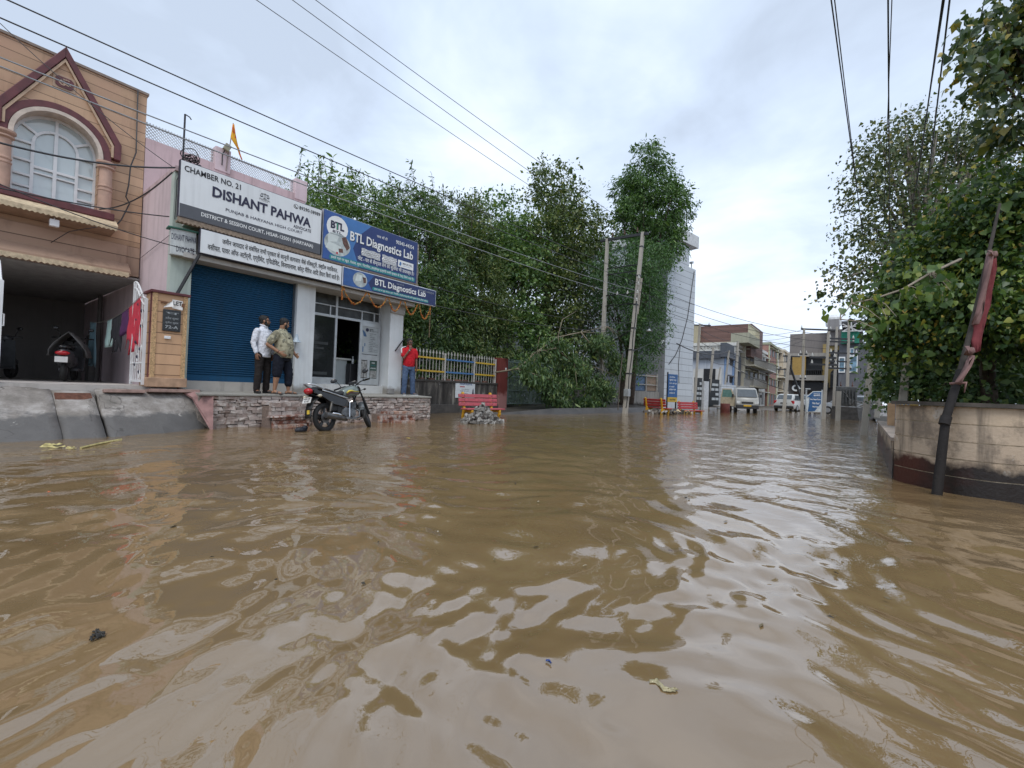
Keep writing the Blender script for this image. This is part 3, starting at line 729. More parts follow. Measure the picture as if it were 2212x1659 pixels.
# ------------------------------------------------------------ writing
TEXTS = []
def text(body, rect, x, mat, parent, bold=.0, name='lettering', frame=None, align='fit', shear=0, sx=None):
    """lettering fitted into rect (u0, w0, u1, w1); frame = (origin, u axis, w axis, normal) else the facade plane at X = x"""
    c = bpy.data.curves.new(name, 'FONT'); c.body = body; c.size = 1; c.offset = bold; c.resolution_u = 2; c.extrude = 0; c.shear = shear
    o = bpy.data.objects.new('tmp', c); COL.objects.link(o)
    TEXTS.append((o, c, rect, x, mat, parent, name, frame, align))
def hin(s):
    """put the short-i sign in front of the letter it is written before"""
    s = list(s); i = 0
    while i < len(s):
        if s[i] == 'ि':
            j = i-1
            while j-1 >= 0 and s[j-1] == '्': j -= 2
            s.insert(j, s.pop(i))
        i += 1
    return ''.join(s)
def flush_text():
    dg = bpy.context.evaluated_depsgraph_get()
    groups = {}
    for (o, c, rect, x, mat, parent, name, frame, align) in TEXTS:
        me = bpy.data.meshes.new_from_object(o.evaluated_get(dg))
        n = len(me.vertices)
        if n:
            co = np.empty(n*3); me.vertices.foreach_get('co', co); co = co.reshape(-1, 3)
            u0, w0, u1, w1 = rect
            mn, mxx = co.min(0), co.max(0); sz = np.maximum(mxx-mn, 1e-6)
            su, sw = (u1-u0)/sz[0], (w1-w0)/sz[1]
            uu = u0+(co[:, 0]-mn[0])*su; ww = w0+(co[:, 1]-mn[1])*sw
            if frame is None: out = np.stack([np.full(n, x), uu, ww], 1)
            else:
                O, U, Wv, Nn = [np.array(q) for q in frame]
                out = O+uu[:, None]*U+ww[:, None]*Wv+x*Nn
            me.vertices.foreach_set('co', out.ravel())
            key = len(groups)
            groups.setdefault(key, [parent, name, mat, []])[3].append(me)
        bpy.data.objects.remove(o); bpy.data.curves.remove(c)
    for parent, name, mat, mes in groups.values():
        m = MB()
        for me in mes:
            m.add([v.co for v in me.vertices], [tuple(p.vertices) for p in me.polygons]); bpy.data.meshes.remove(me)
        m.build(name, mat, parent, fix=False)
    TEXTS.clear()

INK = plain('ink_navy', (.018, .018, .05), .5, var=.05); INKB = plain('ink_black', (.012, .012, .016), .5, var=.05)
def flex(name, c, k=.3):
    m = NT(name); v = m.coord(); run = m.step(m.noise(1.0, 6, m.coord('Object', (7, 7, .5)), .6), .5, .8)
    col = m.mix(m.math('MULTIPLY', run, k), m.mix(m.noise(1.1, 4, v), sc(c, .94), sc(c, 1.05)), sc(c, .45)); m.bump(m.noise(1.4, 2, v), .25, .05)
    return m.fin(col, .42, 0, .45)
SIGNW = flex('flex_white', (.74, .77, .79), .28); SIGNG = plain('flex_grey', (.085, .09, .105), .45, var=.06)
SIGNB = flex('flex_blue', (.022, .045, .165), .35); SIGNB2 = plain('flex_light_blue', (.05, .17, .42), .4, var=.15, scale=2)
SIGND = plain('flex_dark_blue', (.018, .032, .115), .4, var=.12, scale=1.5)
TEAL = plain('teal_band', (.02, .23, .25), .45, var=.1); LETW = plain('letter_white', (.78, .80, .80), .5, var=.03)
SHADOWL = plain('letter_edge', (.008, .012, .05), .5, var=.03)

def board(name, label, y0, z0, y1, z1, x, mat, edge=.03, edge_mat=None, tilt=0):
    t = thing(name, label, 'signboard', (x, y0, z0))
    m = MB(); m.box(x-.10, y0, z0, x-.012, y1, z1); m.build('frame', edge_mat or plain('sign_frame', (.03, .03, .05), .5), t, bevel=.004)
    m = MB(); m.box(x-.012, y0+edge*.5, z0+edge*.5, x, y1-edge*.5, z1-edge*.5); m.build('panel', mat, t)
    return t
BX = -10.70
# white advocate board
s1 = board('advocate_board', 'large white advocate signboard with navy lettering above the blue shutter', 2.83, 4.20, 5.80, 5.34, BX, SIGNW)
m = MB(); m.box(BX, 2.85, 4.215, BX+.003, 5.785, 4.47); m.build('base_band', SIGNG, s1)
X1 = BX+.006
text('CHAMBER NO. 21', (2.90, 5.13, 3.93, 5.25), X1, INKB, s1, .018)
text('DISHANT PAHWA', (3.40, 4.795, 5.52, 5.02), X1, INK, s1, .035)
text('PAHWA', (4.32, 5.075, 4.54, 5.115), X1, INKB, s1, .0); text('LAW OFFICE', (4.36, 5.05, 4.50, 5.066), X1, INKB, s1)
text('PUNJAB & HARYANA HIGH COURT', (3.66, 4.56, 5.32, 4.645), X1, INK, s1, .006)
text('ADVOCATE', (5.10, 4.68, 5.53, 4.755), X1, INK, s1, .015)
text('DISTRICT & SESSION COURT, HISAR-125001 (HARYANA)', (3.22, 4.30, 5.60, 4.41), X1, LETW, s1, .016)
text('89290-38989', (5.22, 5.16, 5.75, 5.245), X1, INKB, s1, .016)
m = MB()
def ring(m, y, z, r, w=.008, n=18, x=X1):
    for k in range(n):
        a, b = 2*math.pi*k/n, 2*math.pi*(k+1)/n
        m.add([(x, y+r*math.cos(a), z+r*math.sin(a)), (x, y+(r-w)*math.cos(a), z+(r-w)*math.sin(a)), (x, y+(r-w)*math.cos(b), z+(r-w)*math.sin(b)), (x, y+r*math.cos(b), z+r*math.sin(b))], [(0, 1, 2, 3)])
def disc(m, y, z, r, x=X1, n=20, rz=None):
    m.add([(x, y+r*math.cos(2*math.pi*k/n), z+(rz or r)*math.sin(2*math.pi*k/n)) for k in range(n)], [tuple(range(n))])
ring(m, 5.14, 5.20, .055)
m.tube([(X1, 5.115, 5.225), (X1, 5.12, 5.195), (X1, 5.145, 5.175), (X1, 5.17, 5.17)], .008, 5)
m.beam((X1, 4.43, 5.13), (X1, 4.43, 5.25), .004, .008, (1, 0, 0)); m.beam((X1, 4.355, 5.225), (X1, 4.505, 5.225), .004, .007, (1, 0, 0)); m.beam((X1, 4.40, 5.13), (X1, 4.46, 5.13), .004, .01, (1, 0, 0))
for y in (4.36, 4.50):
    m.beam((X1, y, 5.225), (X1, y-.03, 5.165), .003, .004, (1, 0, 0)); m.beam((X1, y, 5.225), (X1, y+.03, 5.165), .003, .004, (1, 0, 0))
    m.add([(X1, y-.035, 5.165), (X1, y+.035, 5.165), (X1, y+.018, 5.145), (X1, y-.018, 5.145)], [(0, 1, 2, 3)])
m.build('emblem', INKB, s1, fix=False)
# white Hindi strip
s3 = board('notice_strip', 'long white Hindi notice strip directly above the blue shutter', 3.22, 3.57, 6.41, 4.08, BX, SIGNW)
text(hin('जमीन जायदाद से संबंधित सभी प्रकार के कानूनी कागजात जैसे रजिस्ट्री, तब्दील मलकियत,'), (3.62, 3.83, 6.28, 4.00), X1, INKB, s3, .012)
text(hin('वसीयत, पावर ऑफ अटॉर्नी, एग्रीमेंट, एफिडेविट, किरायानामा, कोर्ट मैरिज आदि तैयार किये जाते है।'), (3.36, 3.64, 6.34, 3.82), X1, INKB, s3, .012)
# blue lab board
s2 = board('lab_board', 'big blue diagnostics lab signboard with two covered patches beside the advocate board', 5.84, 4.13, 8.90, 5.40, BX, SIGNB, edge_mat=plain('sign_rim', (.35, .37, .4), .4, .4))
m = MB(); m.prism([(5.86, 4.15), (6.9, 4.15), (6.7, 4.62), (6.85, 5.0), (7.25, 5.385), (6.3, 5.385), (5.86, 5.385)], BX, BX+.0025); m.build('light_swirl', SIGNB2, s2)
m = MB(); m.prism([(5.86, 4.15), (6.35, 4.15), (6.1, 4.75), (6.35, 5.385), (5.86, 5.385)], BX+.0025, BX+.0032); m.build('dark_swirl', plain('mid_blue', (.03, .09, .30), .4), s2)
m = MB(); disc(m, 6.23, 5.02, .30, BX+.004); m.build('logo_disc', LETW, s2, fix=False)
m = MB(); disc(m, 6.25, 4.60, .37, BX+.0045, 24, .30); m.build('photo_disc', plain('machine_photo', (.42, .47, .47), .5, var=.35, scale=7), s2, fix=False)
m = MB()
m.prism([(5.98, 4.60), (6.22, 4.66), (6.28, 4.80), (6.10, 4.88), (5.98, 4.80)], BX+.005, BX+.0055); m.prism([(5.92, 4.44), (6.30, 4.36), (6.36, 4.56), (6.0, 4.62)], BX+.005, BX+.0055)
m.build('machine_picture', plain('machine_white', (.62, .68, .66), .4, var=.1), s2)
m = MB(); m.prism([(6.36, 4.80), (6.48, 4.86), (6.60, 4.60), (6.52, 4.50), (6.40, 4.66)], BX+.005, BX+.0056); m.prism([(6.30, 4.40), (6.42, 4.42), (6.40, 4.52), (6.28, 4.5)], BX+.005, BX+.0056)
m.build('scientist_picture', plain('dark_hair_photo', (.12, .06, .045), .5, var=.6, scale=12), s2)
m = MB(); m.prism([(6.22, 4.35), (6.27, 4.35), (6.27, 4.40), (6.22, 4.40)], BX+.0057, BX+.006); m.build('red_dot', plain('red_dot', (.5, .02, .04), .5), s2)
X2 = BX+.006
m = MB(); m.prism([(6.06, 4.17), (8.80, 4.17), (8.83, 4.23), (8.80, 4.30), (6.06, 4.30), (6.03, 4.23)], BX+.0035, BX+.0042); m.build('teal_band', TEAL, s2)
text('BTL', (6.04, 4.97, 6.42, 5.17), X2, INK, s2, .05); text('BTL', (6.10, 4.88, 6.36, 4.94), X2, INK, s2, .02); text('DIAGNOSTICS LAB', (6.03, 4.82, 6.42, 4.85), X2, INK, s2)
m = MB(); m.box(X2, 6.20, 4.98, X2+.001, 6.235, 5.15); m.build('logo_accent', plain('logo_green', (.05, .25, .15), .5), s2)
text('BTL Diagnostics Lab', (6.60, 4.735, 8.72, 5.06), X2+.002, LETW, s2, .022)
text('BTL Diagnostics Lab', (6.615, 4.72, 8.735, 5.045), X2, SHADOWL, s2, .034, 'lettering_edge')
text(hin('जय माँ दी'), (7.42, 5.13, 7.78, 5.22), X2, LETW, s2, .01)
text('90343-44354', (8.08, 5.14, 8.74, 5.25), X2, LETW, s2, .012)
text(hin('नोट - घर से सैम्पल लेने की सुविधा भी उपलब्ध है।'), (6.85, 4.32, 8.78, 4.49), X2, LETW, s2, .012)
text(hin('हमारे यहां पर खून, पेशाब, शुगर, विटामिन, हार्मोन्स इत्यादि सभी प्रकार के टेस्ट किये जाते है।'), (6.08, 4.185, 8.78, 4.29), X2, LETW, s2, .008)
m = MB(); m.box(BX, 8.18, 4.50, BX+.005, 8.75, 4.70); m.build('white_label', LETW, s2)
text('MARVEL', (8.35, 4.59, 8.71, 4.65), X2, INK, s2, .012); text('MEDILAB', (8.36, 4.545, 8.62, 4.57), X2, SIGNB2, s2)
m = MB(); m.prism([(8.22, 4.55), (8.27, 4.53), (8.31, 4.60), (8.28, 4.66), (8.24, 4.64)], BX+.005, BX+.0058); m.build('label_mark', SIGNB2, s2)
for (a, b, z0, z1) in ((6.95, 7.55, 4.50, 4.70), (7.62, 8.12, 4.47, 4.70)):
    m = MB(); N, K = 14, 6
    for i in range(N+1):
        for k in range(K+1): m.v.append((BX+.012+.009*math.sin(i*2.3+k*1.7)+.006*math.sin(i*4.1-k*3), a+(b-a)*i/N, z0+(z1-z0)*k/K+.01*math.sin(i*.9)))
    for i in range(N):
        for k in range(K): q = i*(K+1)+k; m.f.append((q, q+1, q+K+2, q+K+1)); m.m.append(0)
    o = m.build('covered_patch', plain('crumpled_foil', (.50, .51, .52), .35, .2, var=.1), s2, fix=False); s = o.modifiers.new('t', 'SOLIDIFY'); s.thickness = .003
# lower blue board
s4 = board('lab_strip', 'long blue diagnostics lab strip with white rim above the marigold garland', 6.43, 3.57, 9.72, 4.08, BX+.004, SIGND, .05, plain('white_rim', (.62, .66, .72), .4))
X4 = BX+.012
m = MB(); m.prism([(6.46, 3.60), (7.35, 3.60), (7.2, 3.8), (7.4, 4.05), (6.46, 4.05)], BX+.004, BX+.0066); m.build('light_swirl', plain('mid_blue'if False else 'mid_blue2', (.03, .10, .30), .4), s4)
m = MB(); disc(m, 6.95, 3.83, .22, BX+.0075, 22, .20); m.build('photo_disc', _mc['machine_photo'], s4, fix=False)
m = MB(); m.prism([(6.8, 3.78), (6.98, 3.80), (7.0, 3.96), (6.84, 3.96)], BX+.008, BX+.0085); m.build('machine_picture', _mc['machine_white'], s4)
m = MB(); m.prism([(7.02, 3.92), (7.12, 3.92), (7.14, 3.78), (7.06, 3.76)], BX+.008, BX+.0085); m.build('scientist_picture', _mc['dark_hair_photo'], s4)
text('BTL Diagnostics Lab', (7.42, 3.735, 9.28, 3.97), X4, LETW, s4, .02)
text(hin('जय माँ दी'), (8.15, 3.95, 8.42, 4.01), X4, plain('dim_letter', (.3, .33, .38), .5), s4)
text('90343-44354', (9.02, 3.935, 9.60, 4.0), X4, _mc['dim_letter'], s4)
m = MB(); m.prism([(7.36, 3.63), (9.38, 3.63), (9.40, 3.675), (9.38, 3.72), (7.36, 3.72), (7.34, 3.675)], BX+.0066, BX+.0085); m.build('teal_band', TEAL, s4)
text(hin('हमारे यहां पर खून, पेशाब, शुगर, विटामिन, हार्मोन्स इत्यादि सभी प्रकार के टेस्ट किये जाते है।'), (7.4, 3.64, 9.36, 3.71), X4, LETW, s4, .004)
# scalloped tile edge below the balcony parapet
m = MB()
for k in range(82):
    a = 2.83+k*.0742
    if a > 9.0: break
    m.prism([(a, 4.20), (a+.0742, 4.20), (a+.0742, 4.12), (a+.037, 4.085), (a, 4.12)], BX-.03, BX-.012)
m.box(BX-.14, 2.83, 4.10, BX-.03, 9.0, 4.13)
m.build('tile_edge', plain('brown_tile_edge', (.26, .20, .15), .8, var=.3, scale=20), shop)
# small wrapped light box at the corner
lb = thing('light_box', 'small crooked white light box sign at the left corner over the gate post', 'signboard', (-10.9, 3.0, 3.6))
fu = Vector((.10, .995, .02)).normalized(); fn = Vector((.995, -.10, 0)).normalized(); fwv = fn.cross(fu)*1.0
LBO = Vector((-10.90, 2.78, 3.47))
m = MB()
R3 = Matrix((fn, fu, fwv)).transposed()
m.obox(LBO+R3 @ Vector((-.08, .22, .26)), (.08, .22, .26), R3, .012); m.build('case', plain('wrap_plastic', (.52, .55, .55), .35, var=.15, scale=9, bump=.4), lb, bevel=.01)
m = MB(); m.obox(LBO+R3 @ Vector((-.08, .22, .53)), (.12, .26, .012), R3); m.build('canopy', plain('green_canopy', (.03, .14, .10), .6), lb)
fr_ = (tuple(LBO), tuple(fu), tuple(fwv), tuple(fn))
text('DISHANT PAHWA', (.02, .29, .43, .42), .008, INK, lb, .01, frame=fr_); text('ADVOCATE', (.05, .06, .40, .18), .008, INK, lb, .01, frame=fr_)
# plaque lettering on the post, notice, poster lettering, house relief
text('प', (2.70, 2.23, 2.91, 2.27), -10.662, GREYM, plq, 0); text(hin('हरीश कुमार'), (2.70, 2.12, 2.91, 2.18), -10.662, GREYM, plq); text(hin('सुनील कुमार'), (2.70, 2.04, 2.91, 2.09), -10.662, GREYM, plq)
text('72-A', (2.70, 1.95, 2.91, 2.01), -10.662, GREYM, plq, .02)
text('LET', (2.81, 2.42, 2.955, 2.50), -10.652, INKB, NOTICE, .02)
text('91234567890', (2.81, 2.36, 2.95, 2.385), -10.652, INKB, NOTICE) if False else None
text('ॐ', (1.35, 6.98, 1.54, 7.13), HX+.118, _mc['pale_stone2'], pqo, .03, 'relief')
PX_ = DX+.010
text('BTL', (7.88, 2.58, 8.03, 2.66), PX_, INKB, POSTER, .02); text('DIAGNOSTICS LAB', (8.04, 2.585, 8.17, 2.61), PX_, INKB, POSTER)
for k, s in enumerate(['BLOOD TEST', 'CBC', 'THYROID', 'DIABETES', 'LIVER', 'PREGNANCY', 'KIDNEY PROFILE', 'LIPID PROFILE', 'FEVER', 'KIDNEY FUNCTION', 'URINE & STOOL']):
    z = 2.50-k*.053; text('• '+s, (7.86, z, 7.86+.022*(len(s)+2), z+.03), PX_, INKB, POSTER)
text('FREE', (8.0, 1.63, 8.10, 1.67), PX_, LETW, POSTER2, .01); text('HOME SAMPLE', (7.97, 1.56, 8.14, 1.59), PX_, TEAL, POSTER2); text('AVAILABLE', (7.96, 1.47, 8.15, 1.51), PX_, LETW, POSTER2, .01)
m = MB(); disc(m, 7.80, 2.62, .055, PX_); m.build('poster_logo', INK, POSTER, fix=False)
# marigold garland under the lab strip
gd = thing('marigold_garland', 'orange marigold garland in swags hanging under the blue lab strip', 'garland', (BX, 6.45, 3.55))
m = MB(); GX_ = BX-.04; GSW = []
def flowers(m, pts, r=.0145):
    for p in pts: m.obox(p, (r, r, r), Matrix.Rotation(random.uniform(0, 3), 3, Vector((random.random(), random.random(), 1))), .006)
for (a, b, dpz) in ((6.50, 7.18, .36), (7.26, 7.86, .33), (7.94, 8.38, .34), (8.52, 9.0, .34), (9.08, 9.52, .40)):
    pts = []; N = 34
    for k in range(N+1):
        t = k/N; pts.append((GX_+random.uniform(-.012, .012), a+(b-a)*t, 3.52-dpz*4*t*(1-t)+random.uniform(-.012, .012)))
    flowers(m, pts); GSW.append(m); m = MB()
flowers(m, [(GX_, 6.46+random.uniform(-.01, .01), 3.55-k*.024) for k in range(15)])
GSW.append(m); m = MB(); flowers(m, [(GX_, 9.53+random.uniform(-.01, .01), 3.5-k*.024) for k in range(9)])
mg = NT('marigold'); GSW.append(m); MGM = mg.fin(mg.ramp(mg.island(), [(0, (.30, .07, .015)), (.5, (.45, .16, .03)), (.8, (.48, .24, .05)), (1, (.2, .15, .06))]), .9)
for m in GSW: m.build('flower_swag', MGM, gd)
m = MB(); flowers(m, [(GX_, 9.53, 3.28-k*.024) for k in range(30)], .013); m.build('dry_tail', plain('dry_string', (.16, .12, .07), .9, var=.5, scale=40), gd)
flush_text()
# ------------------------------------------------------------ people
FOLD = bpy.data.textures.new('folds', 'CLOUDS'); FOLD.noise_scale = .055; FOLD.noise_depth = 1
def fuse(m, name, mat, parent, voxel=.007, smooth=6, local=True, fold=0):
    """grow the collected shapes into one continuous surface"""
    me = bpy.data.meshes.new('tmp'); me.from_pydata(m.v, [], m.f)
    bm = bmesh.new(); bm.from_mesh(me); bmesh.ops.recalc_face_normals(bm, faces=bm.faces); bm.to_mesh(me); bm.free()
    o = bpy.data.objects.new('tmp', me); COL.objects.link(o)
    r = o.modifiers.new('r', 'REMESH'); r.mode = 'VOXEL'; r.voxel_size = voxel
    if smooth: s = o.modifiers.new('s', 'SMOOTH'); s.iterations = smooth; s.factor = .5
    if fold:
        d = o.modifiers.new('d', 'DISPLACE'); d.texture = FOLD; d.strength = fold; d.mid_level = .5
    dg = bpy.context.evaluated_depsgraph_get()
    out = bpy.data.meshes.new_from_object(o.evaluated_get(dg)); bpy.data.objects.remove(o); bpy.data.meshes.remove(me)
    out.name = name; out.materials.clear(); out.materials.append(mat)
    out.polygons.foreach_set('use_smooth', [True]*len(out.polygons))
    return link(name, out, parent, local)
def cap(m, p, q, r0, r1=None, n=12):
    r1 = r0 if r1 is None else r1; p, q = Vector(p), Vector(q)
    m.cyl(p, q, r0, r1, n); m.ell(p, (r0*.99,)*3, 10, 8); m.ell(q, (r1*.99,)*3, 10, 8)
def limb(m, pts, rs):
    for i in range(len(pts)-1): cap(m, pts[i], pts[i+1], rs[i], rs[i+1])
def erings(m, rings, n=20):
    """rings: (cx, cy, cz, rx, ry)"""
    R = []
    for cx, cy, cz, rx, ry in rings: R.append([(cx+rx*math.cos(2*math.pi*k/n), cy+ry*math.sin(2*math.pi*k/n), cz) for k in range(n)])
    m.loft(R)
def hand(m, wrist, fdir, nrm, thumb, curl=.5, s=1.0):
    """palm, four unequal bent fingers and a thumb; nrm points out of the palm, thumb to the thumb side"""
    f = Vector(fdir).normalized(); nrm = Vector(nrm); nrm = (nrm-f*nrm.dot(f)).normalized(); t = f.cross(nrm)
    if t.dot(Vector(thumb)) < 0: t = -t
    w = Vector(wrist); R = Matrix((t, nrm, f)).transposed()
    m.ell(w+f*.045*s, (.041*s, .018*s, .058*s), 12, 8, R)
    for k, (off, L) in enumerate(((.030, .072), (.010, .082), (-.011, .076), (-.031, .058))):
        p = w+f*.088*s+t*off*s; d = f.copy(); r = .0088*s; prev = p-f*.02*s
        pts = [prev, p]
        for j, fr_ in enumerate((.45, .32, .23)):
            a = curl*(.5+.5*j); d = (d*math.cos(a*.8)+nrm*math.sin(a*.8)).normalized() if j else (f*math.cos(curl*.6)+nrm*math.sin(curl*.6)).normalized()
            p = p+d*L*fr_*s; pts.append(p)
        m.tube(pts, [r*1.05, r*1.05, r, r*.92, r*.75], 7)
    b = w+f*.025*s+t*.033*s; d = (f*.6+t*.75+nrm*.3).normalized()
    m.tube([b-d*.015*s, b+d*.028*s, b+(d*.048+f*.012)*s, b+(d*.058+f*.034)*s], [.013*s, .0115*s, .010*s, .008*s], 7)
def person(name, label, loc, face, h, head, arms, skin, legs, extra=0, cat='person'):
    """face: direction (x, y) the body fronts; head: (yaw, pitch) degrees; returns root, head matrix"""
    rz = math.atan2(-face[0], face[1]); k = h/1.74
    t = thing(name, label, cat, loc, rot=Matrix.Rotation(rz, 4, 'Z') @ Matrix.Scale(k, 4))
    m = MB(); e = extra
    erings(m, [(0, 0, .82, .10, .09), (0, 0, .90, .155+e, .105+e), (0, .005, 1.0, .145+e, .10+e*1.4), (0, .012, 1.12, .14+e, .10+e*1.5), (0, .005, 1.25, .155+e*.7, .105+e), (0, -.005, 1.36, .165+e*.5, .095+e*.5), (0, -.01, 1.43, .12, .075), (0, -.01, 1.47, .06, .055)])
    HM = Matrix.Translation((head[2] if len(head) > 2 else 0, (head[3] if len(head) > 3 else .012), 1.605)) @ Matrix.Rotation(rad(head[0]), 4, 'Z') @ Matrix.Rotation(rad(head[1]), 4, 'X')
    R = HM.to_3x3()
    q = lambda p: HM @ Vector(p)
    cap(m, (0, -.012, 1.42), q((0, -.02, -.05)), .060+e*.25, .056+e*.2)
    def E(c, r, nu=14, nv=10): m.ell(q(c), r, nu, nv, R)
    E((0, -.012, .035), (.076, .096, .098)); E((0, .022, -.035), (.061+e*.15, .072, .080)); E((0, .058, -.092), (.030+e*.2, .030, .024))
    E((0, .092, -.018), (.013, .022, .024)); E((0, .085, .008), (.009, .018, .028)); E((0, .098, -.032), (.018, .012, .010))
    E((0, .082, -.056), (.024, .012, .006)); E((0, .080, -.067), (.021, .012, .007)); E((0, .074, .034), (.05, .014, .011))
    for s in (-1, 1):
        E((s*.077, -.004, -.008), (.010, .024, .033)); E((s*.040, .055, -.028), (.026, .026, .024))
    for (S, El, Wr, fd, nr, th, cu) in arms:
        limb(m, [S, El, Wr], [.050+e*.2, .038+e*.15, .027+e*.1]); hand(m, Wr, fd, nr, th, cu)
    for (Hp, Kn, An, toe) in legs:
        limb(m, [Hp, Kn], [.085+e*.4, .055+e*.2]); limb(m, [Kn, tuple(Vector(Kn).lerp(Vector(An), .35)), An], [.055+e*.2, .056+e*.2, .036])
        A = Vector(An); d = Vector((toe[0], toe[1], 0)).normalized()
        cap(m, A+Vector((0, 0, -.03)), A+d*.11+Vector((0, 0, -.05)), .036, .030); cap(m, A+d*.11+Vector((0, 0, -.052)), A+d*.165+Vector((0, 0, -.058)), .028, .02); m.ell(A-d*.035+Vector((0, 0, -.048)), (.034, .034, .034))
    fuse(m, 'body', skin, t, .0065, 4)
    for s in (-1, 1):
        m2 = MB(); m2.ell(q((s*.031, .079, .006)), (.0125, .008, .0065), 10, 8, R); ey = m2.build('eye', plain('eye_white', (.6, .58, .55), .3), t, True, True)
        m2 = MB(); m2.ell(q((s*.031, .0865, .006)), (.0055, .003, .0055), 8, 6, R); m2.build('iris', BLACKM, ey, True, True)
        m2 = MB(); m2.tube([q((s*.014, .087, .024)), q((s*.033, .086, .030)), q((s*.052, .074, .022))], [.004, .005, .003], 6); m2.build('eyebrow', HAIRM, t, True, True)
    return t, q, R
HAIRM = plain('black_hair', (.010, .009, .009), .55, var=.5, scale=60, bump=.6)
def hair(t, q, R, cap_=False):
    m = MB(); m.ell(q((0, -.026, .052)), (.085, .098, .090), 16, 12, R); m.ell(q((0, .028, .094)), (.062, .055, .026), 12, 8, R); m.ell(q((0, -.055, -.01)), (.070, .052, .055), 12, 8, R)
    for s in (-1, 1): m.ell(q((s*.073, .018, .0)), (.012, .018, .04), 8, 6, R)
    fuse(m, 'hair', HAIRM, t, .008, 2)
def beard(t, q, R, full=1):
    m = MB()
    m.ell(q((0, .040, -.082)), (.060, .058, .038), 14, 10, R); m.ell(q((0, .088, -.044)), (.026, .012, .006), 10, 6, R)
    for s in (-1, 1): m.ell(q((s*.056, .022, -.045)), (.014, .034, .045), 10, 8, R)
    m.ell(q((0, .070, -.098)), (.034, .026, .022), 10, 8, R)
    fuse(m, 'beard', HAIRM, t, .006, 2)
def torso_shell(m, rings): erings(m, rings, 24)
def cloth_noise(name, c, var=.12, scale=7, bump=.25):
    m = NT(name); v = m.coord(); f = m.noise(scale, 4, v)
    m.bump(m.noise(11, 3, m.coord('Object', (1, 1, .5)), .5, 1.2), bump, .03)
    return m.fin(m.mix(m.step(f, .3, .7), sc(c, 1-var), sc(c, 1+var)), .85, 0, .2)
SKIN1 = plain('skin_brown', (.23, .115, .068), .55, var=.12, scale=12); SKIN2 = plain('skin_tan', (.31, .165, .098), .55, var=.12, scale=12); SKIN3 = plain('skin_dark', (.16, .075, .05), .55, var=.12, scale=12)

# man in the white shirt
def face_dir(loc, a):
    """direction turned a degrees to the photo's right from facing the camera"""
    c = math.atan2(-loc[1], -loc[0]); return (math.cos(c+rad(a)), math.sin(c+rad(a)))
L1 = P(571, 700, X=-10.52); L1.z = .712
arms1 = [((.205, -.01, 1.375), (.245, -.045, 1.10), (.235, .035, .875), (-.05, .12, -1), (-1, 0, 0), (0, 1, 0), .55), ((-.205, -.01, 1.375), (-.245, -.04, 1.10), (-.225, .05, .88), (.05, .1, -1), (1, 0, 0), (0, 1, 0), .5)]
legs1 = [((.095, 0, .88), (.125, .015, .49), (.135, -.01, .085), (.5, 1)), ((-.095, 0, .88), (-.115, .03, .49), (-.12, .01, .085), (-.4, 1))]
p1, q1, R1 = person('person', 'bearded man in a white long sleeved shirt and dark trousers looking right', L1, face_dir(L1, 50), 1.75, (36, 4), arms1, SKIN1, legs1)
hair(p1, q1, R1); beard(p1, q1, R1)
WSH = cloth_noise('white_cotton', (.66, .68, .74), .06)
m = MB()
torso_shell(m, [(0, .0, .80, .172, .135), (0, .005, .83, .175, .138), (0, .012, .95, .168, .134), (0, .022, 1.05, .170, .140), (0, .018, 1.18, .178, .138), (0, .004, 1.30, .188, .124), (0, -.008, 1.39, .185, .098), (0, -.012, 1.435, .13, .082), (0, -.012, 1.47, .078, .072), (0, -.01, 1.495, .070, .066)])
for s, a in ((1, arms1[0]), (-1, arms1[1])):
    S, El, Wr = Vector(a[0]), Vector(a[1]), Vector(a[2]); limb(m, [S+Vector((-.02*s, 0, -.01)), S.lerp(El, .5), El, El.lerp(Wr, .9)], [.074, .066, .056, .044])
sh = fuse(m, 'shirt', WSH, p1, .009, 5, fold=.019)
m = MB(); m.tube([(.0, .069, 1.47), (.055, .05, 1.50), (.075, -.01, 1.515), (.05, -.06, 1.525), (0, -.075, 1.53), (-.05, -.06, 1.525), (-.075, -.01, 1.515), (-.055, .05, 1.50), (0, .069, 1.47)], .016, 6)
m.build('collar', WSH, sh, True, True)
m = MB(); m.tube([(.0, .085, 1.45), (.0, .135, 1.28), (0, .16, 1.1), (0, .15, .95), (0, .145, .83)], .006, 5); m.build('placket', plain('placket', (.5, .52, .57), .8), sh, True, True)
DTR = cloth_noise('dark_trousers', (.024, .020, .019), .25)
m = MB(); torso_shell(m, [(0, 0, .78, .165, .118), (0, 0, .86, .168, .12), (0, .005, .97, .155, .115)])
for l in legs1:
    H_, K_, A_ = map(Vector, l[:3]); limb(m, [H_+Vector((0, 0, -.03)), K_, K_.lerp(A_, .6), A_+Vector((0, 0, .03)), A_], [.105, .078, .072, .07, .066])
fuse(m, 'trousers', DTR, p1, .009, 4, fold=.019)
def shoe(t, l, mat, name='shoe', k=1.0, sole=None):
    A = Vector(l[2]); d = Vector((l[3][0], l[3][1], 0)).normalized(); u = Vector((-d.y, d.x, 0))
    m = MB(); m.ell(A-d*.02+Vector((0, 0, -.035)), (.046, .046, .06), 12, 8); m.ell(A+d*.09+Vector((0, 0, -.058)), (.048*k, .105, .036), 14, 8, Matrix((u*-1, d, Vector((0, 0, 1)))).transposed()); m.ell(A-d*.03+Vector((0, 0, -.06)), (.043, .043, .03), 12, 8)
    o = fuse(m, name, mat, t, .008, 3)
    if sole:
        m = MB(); m.obox(A+d*.055+Vector((0, 0, -.078)), (.042, .135, .008), Matrix((u*-1, d, Vector((0, 0, 1)))).transposed()); m.build('sole', sole, o, local=True, bevel=.006)
